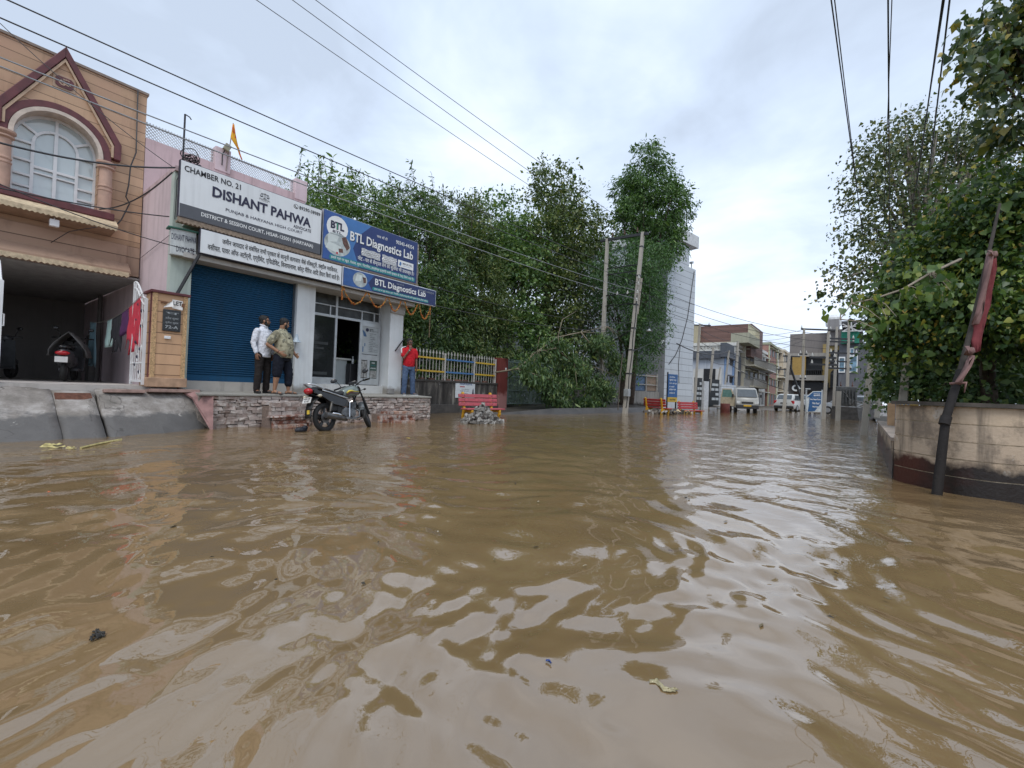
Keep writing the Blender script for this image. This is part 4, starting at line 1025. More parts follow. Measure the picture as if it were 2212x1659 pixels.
for l in legs1: shoe(p1, l, plain('black_shoe', (.014, .014, .015), .45))
m = MB(); 
ey = [q1((s*.031, .095, .006)) for s in (-1, 1)]
for s in (-1, 1):
    c = q1((s*.033, .098, .004)); m.tube([c+R1 @ Vector((.024*math.cos(a), 0, .018*math.sin(a))) for a in np.linspace(0, 6.28, 14)], .0022, 5); m.tube([q1((s*.056, .095, .01)), q1((s*.078, .0, .01))], .002, 5)
m.build('spectacles', BLACKM, p1, True, True)

# man in the olive patterned t-shirt
L2 = P(612, 700, X=-10.36); L2.z = .708
arms2 = [((.225, -.01, 1.36), (.325, -.14, 1.10), (.225, .085, .935), (-.25, .9, -.55), (-1, 0, .1), (0, .5, 1), .5), ((-.225, -.01, 1.36), (-.29, .03, 1.08), (-.22, .18, .93), (.1, .8, -.6), (1, 0, 0), (0, .5, 1), .6)]
legs2 = [((.105, 0, .87), (.125, -.02, .48), (.13, -.06, .085), (.1, 1)), ((-.105, 0, .87), (-.135, .10, .48), (-.14, .10, .085), (-.55, 1))]
p2_, q2, R2 = person('person', 'stout man in an olive patterned t-shirt and dark shorts, hand on hip, looking away', L2, face_dir(L2, 58), 1.73, (52, -14, 0, .03), arms2, SKIN2, legs2, .035)
hair(p2_, q2, R2); beard(p2_, q2, R2)
cm = NT('olive_patches'); v = cm.coord(); f = cm.noise(5.5, 2, v, .4, .6); f2 = cm.noise(8.5, 2, cm.coord('Object', (1, 1.3, 1)), .4, .8)
col = cm.ramp(f, [(.40, (.20, .185, .13)), (.46, (.35, .33, .23)), (.56, (.38, .36, .26)), (.62, (.27, .25, .18))])
col = cm.mix(cm.step(f2, .58, .62), col, (.17, .165, .125)); cm.bump(cm.noise(10, 3, v), .25, .03)
OLV = cm.fin(col, .9, 0, .2)
m = MB()
torso_shell(m, [(0, .02, .83, .205, .185), (0, .025, .86, .207, .188), (0, .045, .98, .205, .20), (0, .05, 1.08, .205, .205), (0, .035, 1.2, .208, .185), (0, .01, 1.31, .212, .15), (0, -.008, 1.39, .20, .115), (0, -.012, 1.44, .14, .09), (0, -.01, 1.475, .088, .082), (0, -.008, 1.49, .082, .078)])
for s, a in ((1, arms2[0]), (-1, arms2[1])):
    S, El = Vector(a[0]), Vector(a[1]); limb(m, [S+Vector((-.02*s, 0, -.01)), S.lerp(El, .5), S.lerp(El, .72)], [.092, .085, .078])
sh = fuse(m, 'tshirt', OLV, p2_, .010, 5, fold=.019)
m = MB(); m.obox((.04, .178, 1.265), (.022, .006, .028), Matrix.Rotation(-.25, 3, 'X')); m.build('chest_patch', BLACKM, sh, local=True)
m = MB(); m.obox((.06, .226, .90), (.016, .006, .02), Matrix.Rotation(0, 3, 'X')); m.build('hem_label', BLACKM, sh, local=True)
SHT = cloth_noise('navy_shorts', (.012, .014, .022), .3)
m = MB(); torso_shell(m, [(0, 0, .76, .19, .15), (0, .01, .86, .195, .165), (0, .02, .95, .185, .16)])
H_, K_, A_ = map(Vector, legs2[0][:3]); limb(m, [H_+Vector((0, 0, -.03)), H_.lerp(K_, .6), K_+Vector((0, 0, -.02))], [.125, .115, .105])
H_, K_, A_ = map(Vector, legs2[1][:3]); limb(m, [H_+Vector((0, 0, -.03)), H_.lerp(K_, .6), K_, K_.lerp(A_, .62)], [.125, .112, .095, .082])
fuse(m, 'shorts', SHT, p2_, .010, 4, fold=.019)
m = MB(); W_ = Vector(arms2[0][2]); E_ = Vector(arms2[0][1]); b = W_.lerp(E_, .1)
m.tube([W_.lerp(E_, .09), W_.lerp(E_, .13)], .037, 10); m.build('bracelet', plain('bracelet', (.06, .01, .01), .5), p2_, True, True)
for l in legs2:
    A = Vector(l[2]); d = Vector((l[3][0], l[3][1], 0)).normalized(); u = Vector((-d.y, d.x, 0)); RR = Matrix((u*-1, d, Vector((0, 0, 1)))).transposed()
    m = MB(); m.obox(A+d*.06+Vector((0, 0, -.084)), (.05, .14, .012), RR); sd = m.build('sandal', plain('sandal_sole', (.06, .05, .045), .8), p2_, local=True, bevel=.012)
    m = MB(); m.tube([A+d*.09+u*.05+Vector((0, 0, -.075)), A+d*.09+u*.03+Vector((0, 0, -.025)), A+d*.10-u*.03+Vector((0, 0, -.03)), A+d*.09-u*.05+Vector((0, 0, -.075))], .017, 6); m.build('strap', plain('sandal_strap', (.16, .14, .13), .8), sd, True, True)

# man in the red polo shirt
L3 = P(884, 760, X=-10.80); L3.z = .715
arms3 = [((.205, -.01, 1.375), (.215, .10, 1.12), (.055, .185, 1.385), (-.12, -.05, 1), (-.2, -1, .1), (-1, 0, .3), .9), ((-.205, -.01, 1.375), (-.24, .0, 1.10), (-.225, .07, .87), (0, .1, -1), (1, 0, 0), (0, 1, 0), .4)]
legs3 = [((.095, 0, .88), (.12, .03, .49), (.13, .0, .085), (.25, 1)), ((-.095, 0, .88), (-.13, .02, .49), (-.165, .0, .085), (-.45, 1))]
p3_, q3, R3_ = person('person', 'man in a red polo shirt and jeans holding his right hand to his mouth', L3, face_dir(L3, 24), 1.74, (12, -6), arms3, SKIN3, legs3)
hair(p3_, q3, R3_)
RED = cloth_noise('red_polo', (.50, .018, .028), .12)
m = MB()
torso_shell(m, [(0, .0, .87, .172, .136), (0, .005, .90, .174, .138), (0, .02, 1.02, .172, .146), (0, .018, 1.18, .182, .142), (0, .004, 1.30, .190, .126), (0, -.008, 1.39, .185, .10), (0, -.012, 1.435, .13, .082), (0, -.012, 1.475, .078, .072)])
for s, a in ((1, arms3[0]), (-1, arms3[1])):
    S, El = Vector(a[0]), Vector(a[1]); limb(m, [S+Vector((-.02*s, 0, -.01)), S.lerp(El, .4), S.lerp(El, .68)], [.080, .076, .072])
sh = fuse(m, 'polo_shirt', RED, p3_, .009, 5, fold=.019)
m = MB(); m.tube([(.0, .069, 1.46), (.055, .05, 1.495), (.075, -.01, 1.51), (0, -.075, 1.52), (-.075, -.01, 1.51), (-.055, .05, 1.495), (0, .069, 1.46)], .015, 6); m.build('collar', plain('red_collar', (.33, .01, .018), .8), sh, True, True)
for k in (-1, 0, 1):
    S = Vector(arms3[0][0]); El = Vector(arms3[0][1]); pts = []
    for t in np.linspace(-.25, .62, 8):
        c = (S+Vector((-.02, 0, -.01))).lerp(El, max(t, 0)) + (Vector((-.10*(-t)/.25, 0, .0)) if t < 0 else Vector((0, 0, 0)))
        pts.append(c+Vector((.075 if t > 0 else .045, .02+k*.022, .03+.035*max(0, -t/.25)+ (.045 if t <= 0 else .045*(1-t)))))
    m = MB(); m.tube(pts, .010, 5); m.build('sleeve_stripe', LETW, sh, True, True)
JN = NT('jeans_denim'); v = JN.coord(); JN.bump(JN.noise(14, 4, JN.coord('Object', (1, 1, .6))), .4, .03)
JNM = JN.fin(JN.mix(JN.step(JN.noise(4, 5, v), .3, .7), (.045, .075, .14), (.11, .16, .26)), .9, 0, .2)
m = MB(); torso_shell(m, [(0, 0, .78, .165, .118), (0, 0, .88, .168, .124), (0, .005, .97, .155, .118)])
for l in legs3:
    H_, K_, A_ = map(Vector, l[:3]); limb(m, [H_+Vector((0, 0, -.03)), K_, K_.lerp(A_, .6), A_+Vector((0, 0, .03)), A_+Vector((0, 0, -.01))], [.105, .082, .076, .076, .074])
fuse(m, 'jeans', JNM, p3_, .009, 4, fold=.019)
for l in legs3: shoe(p3_, l, plain('canvas_shoe', (.10, .10, .11), .7), sole=LETW)
m = MB()
for s in (-1, 1):
    c = q3((s*.033, .098, .004)); m.ell(c, (.024, .003, .018), 12, 6, R3_); m.tube([q3((s*.056, .095, .01)), q3((s*.078, .0, .01))], .002, 5)
m.tube([q3((-.012, .1, .008)), q3((.012, .1, .008))], .002, 5)
m.build('spectacles', plain('spectacle_glass', (.03, .032, .035), .08), p3_, True, True)
m = MB(); W_ = Vector(arms3[0][2]); E_ = Vector(arms3[0][1]); m.tube([W_.lerp(E_, .08), W_.lerp(E_, .16)], .031, 10); m.build('wrist_watch', GREYM, p3_, True, True)
# ------------------------------------------------------------ motorcycles and scooters
TYRE = plain('tyre_rubber', (.014, .014, .014), .75, var=.3, scale=20); BLKG = plain('gloss_black', (.010, .010, .011), .18, var=.2); SILV = plain('silver_metal', (.48, .49, .50), .28, .85, var=.12)
ENGM = plain('engine_alloy', (.16, .165, .17), .42, .7, var=.4, scale=18); CHR = plain('chrome', (.62, .63, .65), .12, 1, var=.05); REDL = plain('red_lens', (.42, .012, .018), .12, var=.15); AMB = plain('pale_lens', (.55, .5, .38), .15)
def torus(m, c, R, r, nR=28, nr=10, ax='Y', sq=1.0):
    rings = []
    for i in range(nR+1):
        a = 2*math.pi*i/nR; ring = []
        for j in range(nr):
            b = 2*math.pi*j/nr; rr = R+r*math.cos(b); y = r*sq*math.sin(b)
            ring.append(Vector(c)+Vector((rr*math.cos(a), y, rr*math.sin(a))))
        rings.append(ring)
    m.loft(rings, caps=False)
def spoked_wheel(parent, c, R=.225, r=.052, spokes=5, T=None):
    T = T or (lambda p: p)
    def fin(m): m.v = [tuple(T(Vector(p))) for p in m.v]; return m
    m = MB(); torus(m, c, R+.03, r, sq=.85); w = fin(m).build('wheel', TYRE, parent, True, True)
    m = MB(); torus(m, c, R-.012, .016, sq=1.6); m.lathe([(.03, -.05), (.055, -.04), (.055, .04), (.03, .05)], c, 14, 'Y')
    for k in range(spokes):
        a = 2*math.pi*k/spokes+.3
        for d in (-.10, .10): m.beam((c[0]+.05*math.cos(a+d*2), c[1], c[2]+.05*math.sin(a+d*2)), (c[0]+(R-.02)*math.cos(a+d), c[1], c[2]+(R-.02)*math.sin(a+d)), .028, .018, (0, 1, 0))
    fin(m).build('rim', BLKG, w, local=True)
    m = MB(); m.lathe([(.08, -.035), (.115, -.03), (.115, -.026), (.08, -.02)], c, 18, 'Y'); fin(m).build('brake_drum', ENGM, w, local=True)
    return w
def motorcycle(name, label, loc, rz, lean, steer):
    t = thing(name, label, 'motorcycle', loc, rot=Matrix.Rotation(rz, 4, 'Z') @ Matrix.Rotation(rad(lean), 4, 'X'))
    SP = Vector((1.02, 0, .78)); SA = Vector((-.44, 0, .90)).normalized()
    SR = Matrix.Translation(SP) @ Matrix.Rotation(rad(steer), 4, SA) @ Matrix.Translation(-SP)
    ST = lambda p: SR @ Vector(p)
    def pb(m, n, mat, parent=None, st=False, **k):
        if st: m.v = [tuple(ST(p)) for p in m.v]
        return m.build(n, mat, parent or t, local=True, **k)
    spoked_wheel(t, (0, 0, .30)); spoked_wheel(t, (1.28, 0, .30), T=ST)
    # frame
    m = MB()
    m.tube([(1.0, 0, .80), (.92, 0, .62), (.84, 0, .38), (.78, 0, .28), (.42, 0, .27), (.38, 0, .40)], .02, 8)
    m.tube([(1.0, 0, .84), (.65, 0, .80), (.42, 0, .70), (.38, 0, .40)], .02, 8)
    for s in (-1, 1): m.tube([(.55, s*.10, .70), (.1, s*.11, .74), (-.25, s*.09, .84)], .014, 6); m.tube([(.38, s*.09, .38), (.0, s*.10, .30), (-.05, s*.1, .30)], .018, 6)
    m.tube([(.36, -.22, .30), (.36, .22, .30)], .012, 6); m.tube([(.12, -.24, .36), (.12, .24, .36)], .012, 6)
    pb(m, 'frame', BLKG, smooth=True)
    m = MB(); m.tube([(.44, .14, .27), (.30, .30, .02), (.30, .34, .01)], .012, 6); pb(m, 'side_stand', BLKG)
    m = MB(); m.box(.14, -.085, .42, .46, .085, .70); m.box(.30, -.10, .36, .44, .10, .56); pb(m, 'air_box', plain('airbox_black', (.018, .018, .018), .6), bevel=.02)
    m = MB(); m.tube([(.5, .13, .36), (.25, .135, .36), (0, .13, .33), (-.06, .13, .30), (0, .13, .25), (.3, .135, .28), (.5, .13, .30)], .016, 6); m.box(-.03, .12, .27, .5, .14, .36); pb(m, 'chain_cover', BLKG)
    # engine
    m = MB(); m.lathe([(.05, -.13), (.13, -.12), (.145, -.06), (.145, .06), (.13, .12), (.05, .13)], (.52, 0, .36), 18, 'Y'); m.lathe([(.05, -.15), (.09, -.145), (.11, -.10), (.11, .10)], (.70, 0, .36), 16, 'Y'); m.box(.45, -.10, .27, .76, .10, .44)
    eng = pb(m, 'engine', ENGM, smooth='auto')
    m = MB()
    for k in range(8): m.obox((.80+.006*k-.02, 0, .43+k*.022), (.075, .085, .005), Matrix.Rotation(-.25, 3, 'Y'))
    m.obox((.81, 0, .50), (.055, .06, .09), Matrix.Rotation(-.25, 3, 'Y')); pb(m, 'cylinder_fins', ENGM, eng)
    m = MB(); m.obox((.58, -.155, .44), (.012, .006, .16), Matrix.Rotation(.1, 3, 'Y')); m.tube([(.60, -.16, .6), (.64, -.2, .62)], .010, 6); pb(m, 'kick_lever', CHR, eng)
    m = MB(); m.tube([(.66, 0, .62), (.75, -.02, .60), (.80, -.03, .58)], .03, 8); m.box(.50, -.06, .52, .66, .06, .66); pb(m, 'carburettor', plain('grey_rubber', (.07, .07, .07), .6), eng)
    # exhaust
    m = MB(); m.tube([(.88, -.04, .46), (.95, -.10, .40), (.90, -.13, .27), (.70, -.14, .235), (.42, -.15, .25)], .021, 8); ex = pb(m, 'exhaust', ENGM, smooth=True)
    m = MB(); m.tube([(.44, -.16, .25), (.34, -.175, .265), (.2, -.185, .285), (-.12, -.20, .335), (-.16, -.20, .342)], [.028, .05, .06, .062, .056], 14); m.tube([(-.155, -.20, .341), (-.17, -.2, .343)], [.03, .03], 10); pb(m, 'muffler', plain('sooty_silver', (.12, .12, .12), .4, .6, var=.4), ex, smooth='auto')
    m = MB(); m.tube([(.40, -.20, .30), (.2, -.232, .335), (-.02, -.248, .372)], [.018, .026, .018], 8); pb(m, 'heat_shield', CHR, ex, smooth=True)
    # swing arm and shocks
    m = MB()
    for s in (-1, 1):
        m2 = MB(); a, b = Vector((.02, s*.12, .34)), Vector((.13, s*.12, .68)); m2.cyl(a, b, .012, n=6)
        N = 60; m2.tube([a.lerp(b, .25+.6*k/N)+Vector((.03*math.cos(k*.9), .03*math.sin(k*.9), 0)) for k in range(N)], .006, 5)
        pb(m2, 'shock_absorber', plain('spring', (.25, .24, .22), .35, .7), smooth=True)
    # tank: lofted ellipses along x
    rings = []
    for x, z, ry, rz_ in ((.50, .80, .06, .05), (.54, .815, .095, .075), (.65, .84, .125, .105), (.78, .865, .14, .12), (.90, .87, .145, .115), (.98, .86, .11, .085), (1.01, .85, .06, .05)):
        rings.append([(x, ry*math.copysign(abs(math.cos(a))**.8, math.cos(a)), z+rz_*math.copysign(abs(math.sin(a))**.8, math.sin(a))-.02*(math.sin(a) < 0)) for a in [2*math.pi*k/20 for k in range(20)]])
    m = MB(); m.loft(rings); tk = pb(m, 'tank', plain('tank_green_silver', (.20, .235, .22), .25, .35, var=.1), smooth=True)
    for s in (-1, 1):
        for z0, w, mat, nm in ((.855, .022, plain('yellow_stripe', (.62, .50, .06), .35), 'yellow_stripe'), (.815, .018, plain('maroon_stripe', (.10, .02, .025), .35), 'dark_stripe')):
            m = MB(); m.tube([(.57, s*.118, z0-.05), (.63, s*.135, z0-.005), (.70, s*.143, z0), (.78, s*.148, z0-.012), (.94, s*.14, z0-.02)], [w*.6, w, w*.9, w*.5, w*.3], 6); pb(m, nm, mat, tk, smooth=True)
    # seat, side panel, tail
    rings = []
    for x, z, ry, rz_ in ((-.28, .90, .06, .03), (-.2, .895, .10, .045), (.0, .868, .125, .05), (.2, .82, .13, .05), (.35, .785, .125, .055), (.48, .80, .10, .06), (.56, .835, .07, .045)):
        rings.append([(x, ry*math.cos(a), z+rz_*math.sin(a)) for a in [2*math.pi*k/16 for k in range(16)]])
    m = MB(); m.loft(rings); pb(m, 'seat', plain('seat_vinyl', (.022, .022, .024), .55, var=.3), smooth=True)
    for s in (-1, 1):
        m = MB(); m.prism([(.52, .76), (.30, .74), (-.05, .82), (-.33, .87), (-.36, .80), (-.1, .70), (.15, .56), (.45, .50), (.55, .6)], s*.105, s*.135, 'Y'); sp = pb(m, 'side_panel', BLKG, bevel=.012)
        m = MB(); m.tube([(.62, s*.14, .68), (.52, s*.15, .69), (.30, s*.148, .745), (.05, s*.145, .81), (-.15, s*.14, .86)], [.012, .022, .018, .017, .012], 6); pb(m, 'panel_trim', SILV, sp, smooth=True)
    m = MB(); m.tube([(.02, .13, .86), (-.15, .135, .90), (-.33, .11, .97), (-.42, .06, .985), (-.42, -.06, .985), (-.33, -.11, .97), (-.15, -.135, .90), (.02, -.13, .86)], .017, 8); pb(m, 'grab_rail', SILV, smooth=True)
    m = MB(); m.ell((-.38, 0, .845), (.085, .095, .065), 14, 10); pb(m, 'tail_light', REDL, smooth=True)
    m = MB(); m.ell((-.27, 0, .86), (.14, .115, .07), 14, 10); pb(m, 'tail_cowl', BLKG, smooth=True)
    m = MB()
    pts = [(.26+0, .64), (.02, .74), (-.2, .72), (-.36, .60), (-.42, .45), (-.44, .30)]
    for (a, b), (c, d) in zip(pts, pts[1:]): m.add([(a, -.085, b), (a, .085, b), (c, .08, d), (c, -.08, d)], [(0, 1, 2, 3)])
    o = pb(m, 'rear_mudguard', plain('mud_black', (.02, .02, .02), .5, var=.4), smooth=True, fix=False); s_ = o.modifiers.new('t', 'SOLIDIFY'); s_.thickness = .018
    m = MB(); m.obox((-.43, 0, .66), (.006, .105, .06), Matrix.Rotation(.35, 3, 'Y')); npl = pb(m, 'number_plate', plain('plate_white', (.62, .62, .60), .5), bevel=.004)
    Rp = Matrix.Rotation(rz, 3, 'Z') @ Matrix.Rotation(rad(lean), 3, 'X') @ Matrix.Rotation(.35, 3, 'Y')
    oW = Vector(loc)+Matrix.Rotation(rz, 3, 'Z') @ Matrix.Rotation(rad(lean), 3, 'X') @ Vector((-.43, 0, .66))
    fr2 = (tuple(oW), tuple(Rp @ Vector((0, -1, 0))), tuple(Rp @ Vector((0, 0, 1))), tuple(Rp @ Vector((-1, 0, 0))))
    text('HR20 AM', (-.085, .008, .085, .045), .0085, INKB, npl, .02, frame=fr2); text('4147', (-.07, -.045, .07, -.006), .0085, INKB, npl, .02, frame=fr2)
    m = MB(); m.obox((-.445, -.03, .42), (.004, .03, .04), Matrix.Rotation(.1, 3, 'Y')); pb(m, 'yellow_reflector', plain('yellow_refl', (.6, .42, .04), .3))
    for s in (-1, 1):
        m = MB(); m.ell((-.28, s*.20, .74), (.045, .04, .032), 10, 8); m.tube([(-.27, s*.10, .75), (-.28, s*.18, .745)], .010, 6); pb(m, 'rear_indicator', AMB, smooth=True)
        m = MB(); m.ell((1.10, s*.20, .86), (.05, .03, .022), 10, 8); m.tube([(1.08, s*.10, .86), (1.1, s*.18, .86)], .009, 6); pb(m, 'front_indicator', BLKG, st=True, smooth=True)
        m = MB(); m.cyl((1.28, s*.095, .30), (1.10, s*.095, .66), .028, .028, 10); m.cyl((1.10, s*.095, .66), (.98, s*.095, .93), .019, .019, 10); pb(m, 'fork_leg', plain('fork_black', (.03, .03, .032), .3, .5), st=True, smooth='auto')
        m = MB(); m.tube([(.96, s*.03, .97), (.93, s*.18, 1.03), (.86, s*.30, 1.02)], .013, 7); m.cyl((.88, s*.26, 1.02), (.80, s*.40, 1.00), .021, n=8); m.tube([(.95, s*.28, 1.03), (.90, s*.40, 1.02)], .007, 5); pb(m, 'handlebar', BLKG, st=True, smooth='auto')
        m = MB(); m.tube([(.90, s*.25, 1.03), (.93, s*.29, 1.16), (.90, s*.33, 1.20)], .008, 6); m.ell((.89, s*.36, 1.22), (.018, .075, .05), 14, 8, Matrix.Rotation(s*.15, 3, 'Z')); pb(m, 'mirror', BLKG, st=True, smooth=True)
    m = MB(); m.ell((1.09, 0, .90), (.10, .115, .125), 16, 10); m.prism([(1.02, .92), (1.14, .96), (1.02, 1.12), (.98, 1.1)], -.09, .09, 'Y'); pb(m, 'headlight_cowl', BLKG, st=True, smooth='auto', bevel=.02)
    m = MB(); m.ell((1.155, 0, .885), (.05, .085, .085), 14, 10); pb(m, 'headlight', plain('lamp_glass', (.6, .62, .62), .08), st=True, smooth=True)
    m = MB(); m.ell((.985, -.055, 1.0), (.045, .05, .03), 12, 8); m.ell((.985, .055, 1.0), (.045, .05, .03), 12, 8); m.box(.95, -.09, .95, 1.02, .09, .985); pb(m, 'dial_cluster', plain('dial_grey', (.3, .31, .31), .2, .6), st=True, smooth='auto')
    m = MB(); rings = []
    for k in range(13):
        a = rad(20+k*12); c = Vector((1.28, 0, .30)); rings.append([c+Vector((.315*math.cos(a), y, .315*math.sin(a)+dz)) for y, dz in ((-.075, -.05), (-.055, .01), (0, .025), (.055, .01), (.075, -.05))])
    m.loft(rings, caps=False, closed=False); o = pb(m, 'front_mudguard', plain('mudguard_grey', (.14, .15, .155), .3, .3), st=True, smooth=True, fix=False); s_ = o.modifiers.new('t', 'SOLIDIFY'); s_.thickness = .008
    m = MB()
    for s in (-1, 1): m.tube([(.98, s*.05, .95), (.9, s*.08, 1.05), (1.05, s*.06, .85), (.95, s*.03, .80)], .006, 5)
    pb(m, 'cable', BLKG, st=True)
    for s in (-1, 1):
        m = MB(); m.tube([(.84, s*.10, .48), (.98, s*.22, .46), (.98, s*.22, .26), (.80, s*.2, .2)], .012, 6); pb(m, 'leg_guard', plain('guard_black', (.03, .03, .03), .3, .6), smooth=True)
    return t
a_, b_ = P(703, 931, Z=0), P(797, 922, Z=0)
motorcycle('motorcycle', 'black motorcycle with red tail light parked in the flood before the brick platform', (a_.x, a_.y, -.02), math.atan2(b_.y-a_.y, b_.x-a_.x), -8, 36)

def scooter(name, label, loc, rz, body, cover=None):
    t = thing(name, label, 'scooter', loc, rz)
    def pb(m, n, mat, parent=None, **k): return m.build(n, mat, parent or t, local=True, **k)
    for x in (0, 1.22):
        m = MB(); torus(m, (x, 0, .23), .17, .055, 22, 8); w = pb(m, 'wheel', TYRE, smooth=True)
        m = MB(); m.lathe([(.02, -.04), (.12, -.03), (.12, .03), (.02, .04)], (x, 0, .23), 14, 'Y'); pb(m, 'rim', ENGM, w)
    m = MB(); rings = []
    for x, z, ry, rz_ in ((-.35, .62, .07, .08), (-.25, .58, .15, .16), (0, .52, .18, .2), (.3, .48, .17, .2), (.42, .40, .16, .12)): rings.append([(x, ry*math.cos(a), z+rz_*math.sin(a)) for a in [2*math.pi*k/16 for k in range(16)]])
    m.loft(rings); pb(m, 'rear_body', body, smooth=True)
    m = MB(); rings = []
    for x, z, ry, rz_ in ((-.32, .76, .1, .04), (0, .77, .15, .06), (.35, .75, .13, .06), (.45, .74, .08, .04)): rings.append([(x, ry*math.cos(a), z+rz_*math.sin(a)) for a in [2*math.pi*k/14 for k in range(14)]])
    m.loft(rings); pb(m, 'seat', BLKG, smooth=True)
    m = MB(); m.box(.38, -.16, .24, .95, .16, .30); m.loft([[(.90+.22*math.sin(max(0, (z-.3))*1.2)*.3+.10*(z-.3)*-1+.05, y, z) for y in (-.2, 0, .2)] + [(.99-.1*(z-.3), y, z) for y in (.2, 0, -.2)] for z in (.25, .5, .75, .95)]); pb(m, 'front_apron', body, bevel=.02)
    m = MB(); m.tube([(1.22, 0, .23), (1.05, 0, .6), (.93, 0, 1.0)], .03, 8); m.tube([(.85, -.36, 1.02), (.93, 0, 1.02), (.85, .36, 1.02)], .018, 7); pb(m, 'handlebar', BLKG, smooth=True)
    m = MB(); m.ell((.98, 0, 1.0), (.09, .13, .08), 14, 8); pb(m, 'headlight', body, smooth=True)
    m = MB(); m.ell((1.22, 0, .42), (.2, .1, .1), 12, 8); pb(m, 'front_mudguard', body, smooth=True)
    for s in (-1, 1):
        m = MB(); m.tube([(.88, s*.2, 1.02), (.86, s*.27, 1.2)], .008, 5); m.ell((.86, s*.30, 1.24), (.015, .06, .04), 10, 6); pb(m, 'mirror', BLKG, smooth=True)
    m = MB(); m.ell((-.36, 0, .62), (.05, .12, .05), 12, 8); pb(m, 'tail_light', REDL, smooth=True)
    m = MB(); m.box(-.46, -.1, .42, -.45, .1, .54); pb(m, 'number_plate', plain('plate_white'if False else 'plate_white2', (.62, .62, .6), .5))
    if cover:
        m = MB()
        for i in range(15):
            for k in range(9):
                a = math.pi*k/8; x = .2+.9*i/14; m.v.append((x, .30*math.cos(a)*(1+.15*math.sin(i*1.7+k)), .82+.30*math.sin(a)*(1+.1*math.sin(i*2.3))-.25*abs(math.cos(a))))
        for i in range(14):
            for k in range(8): q = i*9+k; m.f.append((q, q+1, q+10, q+9)); m.m.append(0)
        o = m.build('dust_cover', plain('grey_cover', (.16, .155, .15), .7, var=.2), None, smooth=True, fix=False); s_ = o.modifiers.new('t', 'SOLIDIFY'); s_.thickness = .01
        o.matrix_basis = t.matrix_basis.copy()
        tag(o, 'grey dust cover thrown over the covered two-wheeler in the carport', 'cover')
    return t
scooter('scooter', 'dark scooter parked at the left in the dim carport', (-15.8, .55, .812), rad(150), plain('scooter_grey', (.07, .075, .08), .25))
scooter('scooter', 'scooter half hidden under a grey cover near the pink wall in the carport', (-13.9, 1.75, .812), rad(165), plain('scooter_black', (.03, .03, .035), .25), True)
flush_text()
# ------------------------------------------------------------ park edge: wall, railings, gate
FXX = -12.7
WDIRTY = wall_mat('stained_black_wall', (.105, .098, .092), (.02, .018, .016), .9, 1.6, damp_z=.25, damp_h=.3, damp=(.03, .026, .022))
def dirty_wall():
    m = NT('rain_stained_wall'); v = m.coord()
    run = m.noise(1.0, 7, m.coord('Object', (4, 4, .7)), .65)
    col = m.ramp(run, [(.36, (.025, .023, .021)), (.52, (.065, .06, .055)), (.60, (.13, .12, .105)), (.70, (.26, .25, .22))])
    pat = m.step(m.noise(3.2, 9, v, .72), .60, .66)
    col = m.mix(m.math('MULTIPLY', pat, .7), col, (.34, .33, .30)); m.bump(m.noise(22, 8, v), .4, .015)
    return m.fin(col, .85, 0, .3)
DIRTY = dirty_wall()
pw = thing('park_wall', 'low black rain-stained wall under the painted railing left of the red gate pillar', 'wall', (FXX, 12, 0))
m = MB(); m.box(FXX-.22, 8.9, -.3, FXX, 15.4, 1.19); m.build('wall', DIRTY, pw, bevel=.01)
m = MB(); m.box(FXX-.26, 8.9, 1.19, FXX+.03, 15.4, 1.27); m.build('coping', plain('black_coping', (.05, .045, .04), .9, var=.4), pw, bevel=.01)
m = MB(); m.box(FXX, 8.9, -.3, FXX+.10, 15.4, .33); m.build('base_step', plain('wet_base', (.06, .055, .05), .7, var=.4), pw, bevel=.01)
m = MB()
for k in range(7): m.obox((FXX-.1+random.uniform(-.05, .05), 11.0+k*.62+random.uniform(-.1, .1), 1.30), (.06, random.uniform(.08, .2), .035), Matrix.Rotation(random.uniform(-.3, .3), 3, 'Z'), .01)
tag(m.build('loose_brick', plain('loose_brick', (.12, .06, .045), .9, var=.4)), 'loose bricks lying along the top of the stained wall', 'bricks', kind='stuff')
YEL = plain('rail_yellow', (.55, .36, .035), .5, var=.15); BLU = plain('rail_blue', (.055, .16, .36), .5, var=.15); PALE = plain('rail_grey', (.42, .41, .38), .6, var=.2)
def railing(y0, y1, rail_mat, label, post=True, zb=1.30, zt=2.26):
    t = thing('railing', label, 'railing', (FXX-.1, y0, zb), group='painted railing panels on the park wall')
    x = FXX-.10
    for z in (1.58+.35, zt-.22+.06) if False else (1.60, 2.10):
        m = MB(); m.box(x-.012, y0, z-.03, x+.03, y1, z+.03); m.build('rail', rail_mat, t)
    n = max(3, int((y1-y0)/.165))
    for k in range(n):
        y = y0+(k+.7)*(y1-y0)/(n+.4)
        m = MB(); m.box(x-.01, y-.010, zb-.03, x+.01, y+.010, zt); m.prism([(y-.013, zt), (y-.042, zt+.05), (y, zt+.17), (y+.042, zt+.05), (y+.013, zt)], x-.008, x+.008); m.build('picket', PALE, t)
    if post:
        m = MB(); m.box(x-.03, y1-.03, zb-.05, x+.035, y1+.04, zt+.08); m.build('post', PALE, t)
railing(9.0, 10.6, YEL, 'yellow railed panel behind the man in red at the shop end')
railing(10.66, 12.22, YEL, 'yellow railed panel of spiked pickets right of the man in red')
railing(12.28, 13.92, BLU, 'blue railed panel between the two yellow railed panels')
railing(13.98, 15.32, YEL, 'yellow railed panel ending at the dark gap beside the red pillar')
gp_ = thing('gate_pillar', 'dark red gate pillar with a small white patch', 'pillar', (FXX, 15.7, .2))
